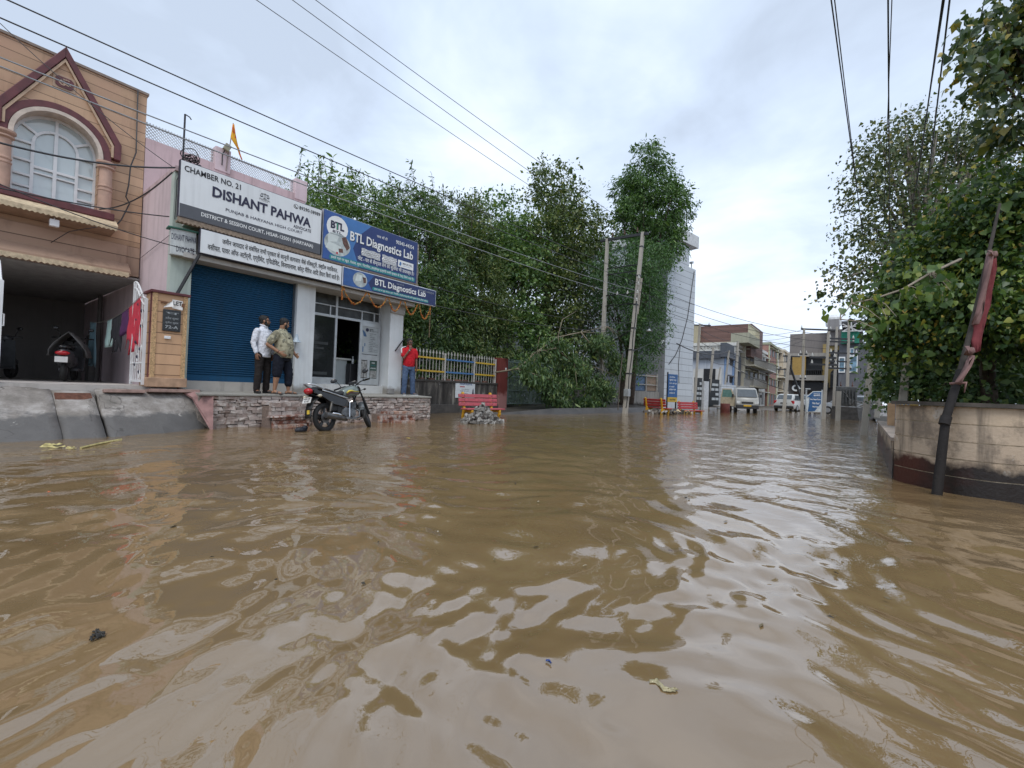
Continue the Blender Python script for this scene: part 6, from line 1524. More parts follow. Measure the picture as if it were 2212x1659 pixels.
BB = [(*c(1240, 800, -10.9), .7, 1.1, .75), (*c(1290, 745, -10.9), .6, 1.1, .6), (*c(1300, 840, -10.7), .6, 1.0, .8), (*c(1210, 850, -11.0), .6, 1.1, .7), (*c(1165, 815, -11.3), .5, .9, .5), (*c(1330, 790, -10.7), .4, .7, .8), (*c(1270, 870, -10.8), .5, 1.3, .35), (*c(1180, 770, -11.4), .4, .8, .25), (*c(1145, 795, -11.6), .4, .7, .3), (*c(1205, 745, -11.2), .4, .8, .3)]
pts, out, C = blob_points(BB, 15000, .22, 22, .15)
leaves_mesh('leaves', LEAF_DARK, pts, .15, fb, 'long', 1.0, .3, out*.3)
# ------------------------------------------------------------ far street
def onL(A, u, xpix, z=2.0):
    """point on the ground line A + s*u that is seen at column xpix"""
    lo, hi = -5.0, 80.0
    def col_(s):
        p = Vector((A.x+u.x*s, A.y+u.y*s, z-CAMZ)); return CX+F_PX*p.dot(CR)/p.dot(FW)
    for _ in range(50):
        mid = (lo+hi)/2
        if col_(mid) < xpix: lo = mid
        else: hi = mid
    return A+u*lo
TILEW = lined('white_wall_tile', (.52, .56, .60), .50, .028, .05, lc=(.17, .18, .20), stain=.3)
GREYW = wall_mat('grey_wall', (.30, .31, .33), (.12, .12, .12), .4)
tw = thing('tiled_building', 'tall white tiled house side with ruled grey joints, left of the far street', 'building', (-11, 33, 0))
A = P(1433, 880, Z=.1); A.z = 0; ang = math.atan(1104/F_PX)-TH; u_ = Vector((math.sin(ang), math.cos(ang), 0)); v_ = Vector((-u_.y, u_.x, 0))
def blk(m, p, q, z0, z1, depth, off=0):
    """box standing on the line from p to q, `depth` deep away from the street"""
    a = p+v_*-off; b = q+v_*-off; c = b+v_*depth; d = a+v_*depth
    m.add([(*x.xy, z0) for x in (a, b, c, d)]+[(*x.xy, z1) for x in (a, b, c, d)], [(0, 3, 2, 1), (4, 5, 6, 7), (0, 1, 5, 4), (1, 2, 6, 5), (2, 3, 7, 6), (3, 0, 4, 7)])
Br = onL(A, u_, 1501, 9); Bu = onL(A, u_, 1488, 11); Bo = onL(A, u_, 1503, 13)
def zat(p, ypix, xpix):
    r = FW + (xpix-CX)/F_PX*CR - (ypix-CY)/F_PX*CU; t = math.hypot(p.x, p.y)/math.hypot(r.x, r.y); return CAMZ+t*r.z
zl, zu = zat(Br, 583, 1503), zat(Bu, 508, 1490)
m = MB(); blk(m, A, Br, -.2, zl, 9); blk(m, A, Bu, zl, zu, 9); m.build('wall', TILEW, tw)
m = MB(); blk(m, A-u_*.2, Bo, zu-.9, zu+.05, 9, .25); m.build('roof_slab', plain('slab_white', (.55, .57, .58), .7, var=.15), tw)
m = MB(); g0 = A+v_*.02-u_*.012; a = A-u_*.02; b = a+v_*6.5
m.add([(*a.xy, -.2), (*b.xy, -.2), (*b.xy, zl), (*a.xy, zl), (*(a+u_*.02).xy, -.2), (*(b+u_*.02).xy, -.2), (*(b+u_*.02).xy, zl), (*(a+u_*.02).xy, zl)], [(0, 1, 2, 3), (4, 7, 6, 5), (0, 3, 7, 4), (1, 5, 6, 2), (3, 2, 6, 7)]); m.build('side_face', GREYW, tw)
m = MB(); c = Bu+Vector((0, 0, zl+.02)); m.beam(c+u_*.4, c+u_*.4+Vector((0, 0, .35)), .06, .06); m.obox(c+u_*.4+Vector((0, 0, .42)), (.12, .18, .09), Matrix.Rotation(.3, 3, 'X')); tag(m.build('roof_camera', GREYM), 'small grey camera on the ledge of the white tiled house', 'camera')
m = MB(); pts = [A+(Br-A)*f-v_*.03+Vector((0, 0, z)) for f, z in ((.93, zl-.2), (.86, zl-1.5), (.74, zl-4), (.55, zl-6), (.35, 4.2), (.12, 3.4))]; m.tube(pts, .03, 5); pts = [A+(Br-A)*f-v_*.03+Vector((0, 0, z)) for f, z in ((.5, 5), (.46, 3.5), (.5, 2))]; m.tube(pts, .02, 5); tag(m.build('wall_cable', BLACKM), 'loose black cable drooping across the white tiled house side', 'cable')
# low wall and fence left of the tiled house
lw = thing('low_wall', 'peeling low wall with a framed brown and blue panel fence beside the tiled house', 'wall', A)
a = A-u_*7.2
m = MB(); blk(m, a, A-u_*.05, -.2, 1.25, .3, -.35); m.build('wall', wall_mat('peeling_wall', (.30, .29, .27), (.07, .065, .06), .95, 2.2, damp_z=.3, damp_h=.5), lw)
for k, cmat in enumerate((plain('panel_brown', (.24, .18, .14), .7), plain('panel_blue', (.10, .16, .25), .7), plain('panel_tan', (.26, .19, .14), .7))):
    p, q = A-u_*(.3+(2-k)*1.5+1.45), A-u_*(.3+(2-k)*1.5); m = MB(); blk(m, p, q, 1.3, 2.5, .05, -.5); m.build('panel', cmat, lw)
m = MB()
for k in range(4): p = A-u_*(.28+k*1.5); m.beam(p+v_*.42+Vector((0, 0, 1.2)), p+v_*.42+Vector((0, 0, 2.6)), .07, .07)
for z in (1.75, 2.4): m.beam(A-u_*.3+v_*.42+Vector((0, 0, z)), A-u_*4.8+v_*.42+Vector((0, 0, z)), .06, .06)
m.build('fence_frame', PALE, lw)

# compound wall and black gates beyond the tiled house
cw = thing('compound_wall', 'white tiled compound wall with dark gates and white squares beside the truck', 'wall', onL(A, u_, 1520))
p = lambda x: onL(A, u_, x, 1.5)
m = MB(); blk(m, p(1558), p(1590), -.1, 2.2, .35); m.build('wall', TILEW, cw)
m = MB(); blk(m, p(1521), p(1531), -.1, 2.35, .35); m.build('pier', plain('pier_white', (.5, .52, .54), .7), cw)
for (x0, x1) in ((1504, 1520), (1533, 1557)):
    m = MB(); blk(m, p(x0), p(x1), .15, 2.6, .06, -.15); gt_ = m.build('gate', plain('gate_black', (.018, .02, .022), .45), cw)
    for k in range(4):
        for j in range(2):
            if random.random() < .25: continue
            fa = .3+.36*j+random.uniform(-.05, .05); a = p(x0).lerp(p(x1), fa); b = p(x0).lerp(p(x1), fa+.27); m = MB(); blk(m, a, b, .75+k*.42, .97+k*.42, .02, -.12); m.build('gate_square', plain('square_white', (.42, .45, .46), .6), gt_)
rr = MB(); a = p(1536)-v_*.2; rr.add([tuple(a+Vector((0, 0, .35))), tuple(p(1588)-v_*.2+Vector((0, 0, .3))), tuple(p(1588)-v_*3.0+Vector((0, 0, -.1))), tuple(a-v_*3.0+Vector((0, 0, -.1)))], [(0, 1, 2, 3)])
struct(rr.build('ramp', plain('far_ramp', (.22, .21, .20), .8, var=.3))).modifiers.new('t', 'SOLIDIFY').thickness = .1

def ybox(m, x0, y0, x1, y1, Y, depth, proud=0):
    a = P(x0, y0, Y=Y); b = P(x1, y1, Y=Y); m.box(a.x, Y-proud, min(a.z, b.z), b.x, Y+depth, max(a.z, b.z)); return m
def wmat(c, nm=None, **k): return wall_mat(nm or 'paint_%02d%02d%02d' % tuple(int(x*99) for x in c), c, sc(c, .35), .5, **k)
DARKO = plain('dark_opening', (.022, .022, .024), .4, var=.4)
# grey and white house facing the crossing
Y1 = 48.6
gh = thing('grey_house', 'grey and white flat roofed house with baluster parapet and one black window', 'house', P(1530, 870, Y=Y1))
m = MB(); ybox(m, 1494, 760, 1561, 878, Y1, 10); m.build('wall', wmat((.115, .125, .145)), gh)
m = MB(); ybox(m, 1499, 797, 1559, 851, Y1, .3, .25); m.build('white_bay', wmat((.62, .62, .60)), gh)
m = MB(); ybox(m, 1522, 797, 1546, 832, Y1, .2, .3); m.build('window', DARKO, gh)
m = MB(); ybox(m, 1494, 760, 1561, 775, Y1, .3, .6); m.build('slab', wmat((.10, .11, .13)), gh)
m = MB(); ybox(m, 1494, 743, 1561, 747, Y1, .2, .5); ybox(m, 1494, 757, 1561, 760, Y1, .2, .5)
for k in range(22): ybox(m, 1495+k*3, 746, 1496.3+k*3, 758, Y1, .1, .45)
m.build('baluster_parapet', plain('baluster_white', (.62, .62, .58), .7), gh)
m = MB(); ybox(m, 1560, 742, 1572, 772, Y1, 3, .7); m.build('corner_tower', wmat((.105, .115, .135)), gh)
m = MB(); ybox(m, 1496, 862, 1560, 866, Y1, .2, .2)
for k in range(10): ybox(m, 1498+k*6, 864, 1499.3+k*6, 878, Y1, .1, .2)
m.build('porch_rail', BLACKM, gh)
rbk = thing('brick_house', 'unplastered red brick top storey behind the grey and white house', 'house', P(1570, 745, Y=58))
m = MB(); ybox(m, 1497, 706, 1622, 770, 58, 8); m.build('wall', lined('far_brick', (.17, .10, .085), .16, .02, .2, stain=.3), rbk)
m = MB(); ybox(m, 1494, 703, 1511, 745, 57.6, .4); m.build('yellow_block', wmat((.36, .32, .22)), rbk)
# row of houses along the left of the street, faces at X
def row_house(name, label, X, x0, x1, ytop, cols, floors=3, balcony=(), cap_y=None, lean=0):
    a, b = P(x0, 850, X=X).y, P(x1, 850, X=X).y; zt = P(x0, ytop, X=X).z
    t = thing(name, label, 'house', (X, a, 0), group=None)
    m = MB(); m.box(X-9, a, -.1, X, b, zt); m.build('wall', wmat(cols[0]), t)
    m = MB(); m.box(X-9, a-.05, zt, X+.25, b+.05, zt+.35); m.build('parapet', wmat(cols[1]), t)
    fh = zt/floors; wdt = b-a; nw = max(2, int(wdt/2.6))
    for f in range(floors):
        for k in range(nw):
            yc_ = a+(k+.5)*wdt/nw; w = wdt/nw*.27; z0 = f*fh+(.25 if f == 0 else .8); z1 = f*fh+fh*.78
            m = MB(); m.box(X-.02, yc_-w, z0, X+.05, yc_+w, z1); wo_ = m.build('window' if f else 'doorway', DARKO, t)
            m = MB(); m.box(X, yc_-w-.12, z1, X+.45, yc_+w+.12, z1+.1); m.build('sunshade', wmat(cols[1]), wo_)
        if f in balcony:
            m = MB(); m.box(X, a+.1, f*fh-.06, X+1.1, b-.1, f*fh+.08); bl = m.build('balcony', wmat(cols[1]), t)
            m = MB(); m.box(X+1.05, a+.1, f*fh+.95, X+1.1, b-.1, f*fh+1.0)
            for k in range(int((b-a)/.22)): m.box(X+1.06, a+.12+k*.22, f*fh+.08, X+1.09, a+.16+k*.22, f*fh+.96)
            m.build('railing', plain('far_rail', (.25, .25, .24), .6), bl)
    for s in range(2):
        y = a+.05+s*(wdt-.45); m = MB(); m.box(X, y, 0, X+.12, y+.4, zt); m.build('pilaster', wmat(cols[2] if len(cols) > 2 else cols[1]), t)
    return t
RX = -10.45
row_house('row_house', 'white and pale blue house just behind the corner of the grey house', RX, 1562, 1582, 762, [(.50, .54, .60), (.20, .21, .24), (.22, .34, .55)], 3)
row_house('row_house', 'white house with tall dark windows above the open truck door', RX-.2, 1582.5, 1604, 745, [(.56, .55, .52), (.60, .59, .56), (.5, .5, .47)], 3, (1,))
row_house('row_house', 'cream yellow house with a projecting roof balcony over the truck', RX+.2, 1604.5, 1636, 742, [(.47, .43, .34), (.43, .41, .33)], 3, (1, 2))
t = thing('roof_balcony', 'yellowish roof balcony box with railing on top of the cream house', 'balcony', (RX, 60, 8)); 
m = MB(); a, b = P(1618, 720, X=RX+1.2), P(1641, 745, X=RX+1.2); m.box(RX-.6, a.y, a.z-1.0, RX+1.2, b.y, a.z+.1); m.build('box', wmat((.36, .355, .27)), t)
m = MB()
for k in range(18): y = a.y+(b.y-a.y)*k/17; m.box(RX+1.1, y-.03, a.z+.1, RX+1.16, y+.03, a.z+1.0)
m.box(RX+1.08, a.y, a.z+.98, RX+1.18, b.y, a.z+1.06); m.build('railing', plain('rail_cream', (.5, .47, .33), .6), t)
row_house('row_house', 'white house with a narrow arched window in the middle of the left row', RX, 1636.5, 1657, 757, [(.60, .60, .58), (.62, .62, .6)], 3, (2,))
row_house('row_house', 'house with dark red upper storey and pinkish lower wall', RX+.3, 1657.5, 1676, 742, [(.30, .17, .14), (.30, .31, .22), (.50, .52, .35)], 4)
row_house('row_house', 'pale narrow house before the end of the left row', RX, 1676.5, 1689, 752, [(.58, .57, .53), (.60, .58, .50)], 4, (1, 2))
row_house('row_house', 'last cream house at the far end of the street', RX+.6, 1689.5, 1703, 757, [(.55, .47, .36), (.58, .52, .42)], 4, (2,))
eh = thing('end_house', 'pale house closing the far end of the lane', 'house', (-8, 140, 0))
m = MB(); m.box(-16, 140, 0, 4, 150, 14); m.build('wall', wmat((.52, .52, .50)), eh)
m = MB()
for k in range(5):
    for j in range(4): m.box(-15+k*3.6, 139.9, 1+j*3.2, -13.4+k*3.6, 140, 2.8+j*3.2)
m.build('window', DARKO, eh)
# right building with yellow blind
Y2 = 60
rb_ = thing('blind_building', 'weathered grey building with a large yellow blind and black shop band', 'building', P(1750, 870, Y=Y2))
m = MB(); ybox(m, 1707, 722, 1860, 882, Y2, 12); m.build('wall', wmat((.22, .20, .19), damp_z=None), rb_)
m = MB(); ybox(m, 1705, 765, 1786, 771, Y2, .3, .9); m.build('window_hood', wmat((.36, .34, .31)), rb_)
m = MB(); ybox(m, 1702, 811, 1786, 823, Y2, .3, 1.1); m.build('balcony_slab', wmat((.36, .34, .31)), rb_)
m = MB(); ybox(m, 1714, 771, 1741, 811, Y2, .1, .95); m.build('yellow_blind', plain('blind_yellow', (.40, .26, .08), .8, var=.12), rb_)
m = MB(); ybox(m, 1742, 772, 1776, 811, Y2, .1, .05); m.build('window', DARKO, rb_)
m = MB()
for k in range(9): ybox(m, 1743+k*4, 800, 1744+k*4, 812, Y2, .05, 1.0)
ybox(m, 1742, 799, 1778, 801, Y2, .05, 1.0); m.build('railing', BLACKM, rb_)
m = MB(); ybox(m, 1778, 744, 1822, 838, Y2, .3, .25); m.build('yellow_front', wmat((.42, .31, .13)), rb_)
for y0 in (757, 800):
    m = MB(); a, b = P(1794, y0+8, Y=Y2), P(1816, y0+38, Y=Y2); c = (a.x+b.x)/2; r = (b.x-a.x)/2
    m.prism([(b.x, b.z), (b.x, a.z)]+[(c+r*math.cos(t_), a.z+r*math.sin(t_)) for t_ in np.linspace(0, math.pi, 14)]+[(a.x, a.z), (a.x, b.z)], Y2-.3, Y2, 'Y'); wn2 = m.build('arched_window', DARKO, rb_)
    m = MB(); m.box(c-.03, Y2-.34, b.z, c+.03, Y2-.3, a.z+r); m.box(a.x, Y2-.34, a.z-.03, b.x, Y2-.3, a.z+.03); m.build('bar', plain('bar_grey', (.2, .2, .2), .6), wn2)
m = MB(); ybox(m, 1713, 826, 1790, 846, Y2, .2, .6); sb = m.build('shop_band', plain('band_black', (.02, .02, .022), .5), rb_)
m = MB(); 
for (x0, x1, y0) in ((1727, 1737, 838), (1741, 1752, 839)): ybox(m, x0, y0, x1, y0+2.4, Y2, .02, .63)
m.build('band_lettering', LETW, sb)
m = MB(); c = P(1719, 838, Y=Y2-.66); rr_ = .38
for k in range(16):
    a1, a2 = 2*math.pi*k/16, 2*math.pi*(k+1)/16; m.add([(c.x+rr_*math.cos(a1), Y2-.66, c.z+rr_*math.sin(a1)), (c.x+rr_*math.cos(a2), Y2-.66, c.z+rr_*math.sin(a2)), (c.x+.2*math.cos(a2), Y2-.66, c.z+.2*math.sin(a2)), (c.x+.2*math.cos(a1), Y2-.66, c.z+.2*math.sin(a1))], [(0, 1, 2, 3)])
m.build('band_emblem', LETW, sb, fix=False)
m = MB(); ybox(m, 1716, 847, 1756, 876, Y2, .1, .05); m.build('brown_shutter', plain('shutter_brown', (.13, .075, .055), .6, var=.2), rb_)
m = MB(); ybox(m, 1788, 690, 1812, 712, Y2-1, 3); m.build('water_tank_room', wmat((.26, .25, .25)), rb_)
m = MB(); ybox(m, 1790, 712, 1850, 745, Y2-.5, 3); m.build('upper_block', wmat((.24, .22, .215)), rb_)
m = MB(); c = P(1800, 688, Y=Y2); m.lathe([(.7, c.z-.7), (.75, c.z-.3), (.72, c.z+.2), (.3, c.z+.5), (.2, c.z+.55)], (c.x, Y2+1, 0), 14); tag(m.build('water_tank', plain('tank_white', (.62, .63, .62), .5), smooth='auto'), 'white water tank on the roof behind the far yellow house', 'water tank')
g2 = thing('grey_shop', 'dark grey building with white framed posters and green awning behind the transformer', 'building', P(1830, 870, Y=56))
m = MB(); ybox(m, 1813, 742, 1900, 880, 56, 6); m.build('wall', wmat((.13, .135, .15)), g2)
m = MB(); ybox(m, 1818, 716, 1856, 742, 56, .2, .6); m.build('green_awning', plain('awning_green', (.02, .21, .14), .7, var=.2), g2)
for (x0, y0, x1, y1) in ((1812, 771, 1825, 805), (1832, 768, 1852, 805), (1836, 752, 1845, 770)):
    m = MB(); ybox(m, x0, y0, x1, y1, 56, .05, .1); pf = m.build('poster_frame', LETW, g2)
    m = MB(); ybox(m, x0+2, y0+3, x1-2, y1-3, 56, .05, .13); m.build('poster_sheet', plain('poster_mixed', (.14, .24, .32), .5, var=.9, scale=1.5), pf)
m = MB(); ybox(m, 1818, 694, 1880, 697, 55, 6)
tr_ = lambda x0, y0, x1, y1, w=.1: m2.beam(P(x0, y0, Y=55), P(x1, y1, Y=55), w, w)
m.build('flat_canopy', plain('canopy_dark', (.05, .05, .055), .6), g2)
m2 = MB(); tr_(1820, 716, 1856, 696); tr_(1856, 716, 1820, 700); tr_(1838, 694, 1842, 716); tr_(1820, 706, 1858, 704); tr_(1858, 694, 1862, 716); tr_(1819, 716, 1860, 714); m2.build('steel_truss', plain('truss_white', (.5, .5, .5), .5), g2)

# ------------------------------------------------------------ vehicles
VWHITE = plain('car_white', (.50, .51, .50), .25, var=.05); VSILV = plain('car_silver', (.40, .42, .44), .3, .5, var=.06); GLS = plain('car_glass', (.045, .06, .07), .05, var=.3, spec=1); BUMP = plain('bumper_black', (.03, .03, .032), .55)
def car(label, loc, rz, paint, group='cars parked at the crossing'):
    t = thing('parked_car', label, 'car', loc, rz, group)
    def pb(m, n, mat, parent=None, **k): return m.build(n, mat, parent or t, local=True, **k)
    def sec(x, w, z0, z1, r=.12): return [(x, w*a, z0+(z1-z0)*b) for a, b in ((-.92, 0), (-1, .25), (-1, .6), (-.93, .92), (-.7, 1), (.7, 1), (.93, .92), (1, .6), (1, .25), (.92, 0))]
    m = MB(); m.loft([sec(-1.98, .70, .38, .72), sec(-1.92, .80, .28, .93), sec(-1.5, .86, .22, 1.0), sec(-.4, .87, .2, .98), sec(.7, .87, .2, .97), sec(1.2, .85, .22, .93), sec(1.75, .80, .26, .80), sec(1.98, .66, .34, .66)]); body = pb(m, 'body', paint, smooth='auto')
    m = MB(); m.loft([sec(-1.86, .68, .93, 1.02), sec(-1.45, .68, .96, 1.46), sec(-1.1, .67, .96, 1.54), sec(.1, .66, .95, 1.53), sec(.45, .65, .95, 1.46), sec(1.15, .72, .92, .97)]); pb(m, 'cabin', paint, body, smooth='auto')
    m = MB(); m.add([(-1.80, -.56, 1.06), (-1.80, .56, 1.06), (-1.50, .53, 1.42), (-1.50, -.53, 1.42)], [(0, 1, 2, 3)]); m.v = [(x-.03, y, z+.02) for x, y, z in m.v]; o = pb(m, 'rear_window', GLS, fix=False); o.modifiers.new('t', 'SOLIDIFY').thickness = .02
    m = MB(); m.add([(1.08, -.6, 1.02), (1.08, .6, 1.02), (.50, .54, 1.44), (.50, -.54, 1.44)], [(0, 1, 2, 3)]); m.v = [(x+.03, y, z+.02) for x, y, z in m.v]; o = pb(m, 'windscreen', GLS, fix=False); o.modifiers.new('t', 'SOLIDIFY').thickness = .02
    for s in (-1, 1):
        for (a, b, c, d) in ((-1.35, -.45, -1.2, -.45), (-.38, .85, -.38, .42)):
            m = MB(); m.add([(a, s*.70, 1.03), (b, s*.70, 1.03), (d, s*.685, 1.42), (c, s*.685, 1.42)], [(0, 1, 2, 3)]); o = pb(m, 'side_window', GLS, fix=False); o.modifiers.new('t', 'SOLIDIFY').thickness = .02
        m = MB(); m.obox((-1.88, s*.68, .82), (.09, .11, .13), Matrix.Rotation(s*.3, 3, 'Z')); pb(m, 'tail_light', REDL, bevel=.03)
        m = MB(); m.obox((1.80, s*.58, .68), (.12, .15, .07), Matrix.Rotation(-s*.4, 3, 'Z')); pb(m, 'headlight', plain('lamp_glass'if False else 'car_lamp', (.6, .62, .62), .1), bevel=.03)
        m = MB(); m.ell((.72, s*.93, 1.02), (.08, .09, .07), 10, 6); pb(m, 'mirror', paint, smooth=True)
        for x in (-1.22, 1.25):
            m = MB(); m.lathe([(.05, -.09), (.30, -.09), (.325, -.05), (.325, .05), (.30, .09), (.05, .09)], (x, s*.78, .30), 18, 'Y'); w = pb(m, 'wheel', TYRE, smooth='auto'); m = MB(); m.lathe([(.02, -.1), (.19, -.1), (.2, 0), (.19, .1), (.02, .1)], (x, s*.78, .30), 14, 'Y'); pb(m, 'rim', SILV, w)
    m = MB(); m.box(-2.02, -.76, .28, -1.80, .76, .50); pb(m, 'rear_bumper', BUMP, bevel=.04)
    m = MB(); m.box(1.82, -.74, .26, 2.02, .74, .48); pb(m, 'front_bumper', BUMP, bevel=.04)
    m = MB(); m.box(-1.99, -.26, .66, -1.95, .26, .78); pb(m, 'number_plate', plain('plate_dark', (.10, .10, .10), .5))
    return t
cpx = P(1701, 889, Z=0); wc = car('white car seen from behind at the crossing, left of the blue street board', (cpx.x, cpx.y+2.0, .0), rad(90-9), VWHITE)
c2 = P(1733, 884, Y=49.5); car('silver car half hidden behind the blue street board', (c2.x-.1, 51.5, .05), rad(90-6), VSILV)
c3 = P(1803, 890, Y=44); car('silver car behind the concrete pole beside the transformer base', (c3.x+.9, 44.5, .02), rad(172), VSILV)
def truck(label, loc, rz):
    t = thing('pickup_truck', label, 'truck', loc, rz)
    def pb(m, n, mat, parent=None, **k): return m.build(n, mat, parent or t, local=True, **k)
    CABW = plain('truck_white', (.36, .36, .34), .35, var=.08)
    W = .72
    def sec(z, x0, x1, w): return [(x0, -w, z), (x1-.06, -w, z), (x1, -w+.07, z), (x1, w-.07, z), (x1-.06, w, z), (x0, w, z)]
    m = MB(); m.loft([sec(.42, .35, 1.88, .70), sec(.62, .35, 1.93, W), sec(1.0, .35, 1.90, W), sec(1.12, .36, 1.80, W-.01), sec(1.72, .42, 1.38, .64), sec(1.82, .5, 1.25, .56)]); cab = pb(m, 'cab', CABW, smooth='auto')
    m = MB(); m.add([(1.80, -.62, 1.16), (1.80, .62, 1.16), (1.43, .57, 1.68), (1.43, -.57, 1.68)], [(0, 1, 2, 3)]); m.v = [(x+.025, y, z+.015) for x, y, z in m.v]; o = pb(m, 'windscreen', plain('screen_glass', (.05, .065, .075), .05, spec=1), fix=False); o.modifiers.new('t', 'SOLIDIFY').thickness = .02
    m = MB(); m.box(1.80, -.70, .36, 1.99, .70, .62); pb(m, 'bumper', BUMP, bevel=.03)
    m = MB(); m.box(1.90, -.36, .70, 1.945, .36, .84); pb(m, 'grille', BUMP, bevel=.02)
    m = MB(); m.box(1.985, -.24, .52, 2.0, .24, .62); pb(m, 'number_plate', plain('plate_yellow', (.60, .36, .02), .5))
    for s in (-1, 1):
        m = MB(); m.obox((1.88, s*.55, .78), (.06, .14, .09), Matrix.Rotation(-s*.25, 3, 'Z')); pb(m, 'headlight', plain('car_lamp'), bevel=.02) if False else pb(m, 'headlight', _mc['car_lamp'], bevel=.02)
        m = MB(); m.tube([(1.55, s*.66, 1.2), (1.62, s*.84, 1.22)], .015, 5); m.obox((1.62, s*.88, 1.25), (.03, .06, .10), Matrix.Identity(3)); pb(m, 'mirror', BUMP)
        for x in (-1.0, 1.2):
            m = MB(); m.lathe([(.05, -.08), (.27, -.08), (.29, -.04), (.29, .04), (.27, .08), (.05, .08)], (x, s*.62, .28), 18, 'Y'); pb(m, 'wheel', TYRE, smooth='auto')
    m = MB(); m.add([(.5, .745, 1.1), (1.35, .745, 1.1), (1.25, .68, 1.68), (.55, .68, 1.68)], [(0, 1, 2, 3)]); o = pb(m, 'side_window', GLS, fix=False); o.modifiers.new('t', 'SOLIDIFY').thickness = .02
    # open passenger side door, hinged at the front pillar
    hx, hy = 1.55, -.73; D = Matrix.Translation((hx, hy, 0)) @ Matrix.Rotation(rad(62), 4, 'Z')
    m = MB(); m.prism([(-.95, .5), (0, .5), (.02, 1.1), (-.22, 1.72), (-.85, 1.72), (-.95, 1.1)], -.03, .03, 'Y'); m.v = [tuple(D @ Vector(p)) for p in m.v]; do_ = pb(m, 'door', plain('door_cream', (.48, .42, .31), .4), bevel=.01)
    m = MB(); m.prism([(-.85, 1.12), (-.08, 1.12), (-.27, 1.64), (-.80, 1.64)], -.035, .035, 'Y'); m.v = [tuple(D @ Vector(p)) for p in m.v]; pb(m, 'door_window', plain('door_glass', (.14, .26, .24), .08), do_)
    m = MB(); m.box(-1.95, -.72, .55, .30, .72, .62); m.box(-1.95, -.72, .62, .30, -.68, .95); m.box(-1.95, .68, .62, .30, .72, .95); m.box(-1.95, -.72, .62, -1.91, .72, .95); pb(m, 'cargo_bed', CABW)
    m = MB(); m.box(.6, -.5, 1.82, 1.1, .5, 1.88); pb(m, 'roof_rack', BUMP)
    return t
tpx = P(1602, 892, Z=0); tdir = math.atan2(-tpx.y, -tpx.x)
truck('small white pickup truck with its cream door open wading in the flood', (tpx.x-2.0*math.cos(tdir), tpx.y-2.0*math.sin(tdir), -.06), tdir+rad(10))
dx, dy = tpx.x-3.0*math.cos(tdir), tpx.y-3.0*math.sin(tdir); sx, sy = math.sin(tdir), -math.cos(tdir)
for k in range(3):
    m = MB(); m.lathe([(.01, .55), (.27, .55), (.28, .62), (.27, .85), (.28, .88), (.27, 1.2), (.25, 1.25), (.05, 1.26)], (dx-sx*(.35-k*.0)+math.cos(tdir)*(.2-k*.55), dy-sy*(.35)+math.sin(tdir)*(.2-k*.55), .0), 16)
    tag(m.build('milk_drum', plain('drum_grey', (.10, .115, .11), .45, var=.2), smooth='auto'), 'dark metal drum standing on the bed of the white pickup truck', 'drum', 'drums on the pickup bed')
m = MB(); c = P(1566, 892, Z=0); m.lathe([(.01, -.2), (.29, -.2), (.30, -.1), (.29, .18), (.305, .2), (.29, .45), (.30, .58), (.29, .62), (.26, .60), (.01, .60)], (c.x, c.y, 0), 18)
tag(m.build('oil_drum', plain('drum_maroon', (.13, .035, .03), .55, var=.25), smooth='auto'), 'maroon oil drum standing in the water under the open truck door', 'drum')

# blue street board
bb = thing('street_board', 'blue and white street board with a cut corner beside the concrete pole', 'signboard', P(1755, 892, Y=44))
YB = 43; q = lambda x, y: (P(x, y, Y=YB).x, P(x, y, Y=YB).z)
m = MB(); m.prism([q(1742, 890), q(1741, 857), q(1756, 845), q(1776, 845), q(1773, 890)], YB-.03, YB+.03, 'Y'); m.build('panel', plain('board_white', (.55, .60, .62), .5), bb)
m = MB(); m.prism([q(1743.5, 858), q(1756.5, 847), q(1774.5, 847), q(1774, 857)], YB-.05, YB-.03, 'Y'); m.prism([q(1749, 858.3), q(1774, 858.3), q(1773.2, 872), q(1760, 888), q(1745, 889), q(1748, 872)], YB-.05, YB-.03, 'Y'); m.build('blue_field', plain('street_blue', (.03, .11, .27), .5), bb)
ux = Vector((1, 0, 0)); frb = ((0, YB-.055, 0), (1, 0, 0), (0, 0, 1), (0, -1, 0))
def brow(s, x0, y0, x1, y1): a, b = q(x0, y1), q(x1, y0); text(s, (a[0], a[1], b[0], b[1]), 0, LETW, bb, .02, frame=frb)
brow('Dairawala', 1758, 849.5, 1772, 852); brow('Shanu Ganpati Mandir', 1750, 861, 1773, 865); brow('Main Road', 1755, 869, 1770, 873); brow('Market', 1755, 877, 1768, 880)
m = MB(); m.prism([q(1757, 854.5), q(1761, 853), q(1761, 854), q(1772, 854), q(1772, 855.3), q(1761, 855.3), q(1761, 856.2)], YB-.06, YB-.05, 'Y'); m.build('arrow', LETW, bb)
for x in (1742, 1776): m = MB(); a = P(x, 842, Y=YB+.06); m.box(a.x-.05, YB+.03, -.3, a.x+.05, YB+.12, a.z); m.build('post', GREYM, bb)

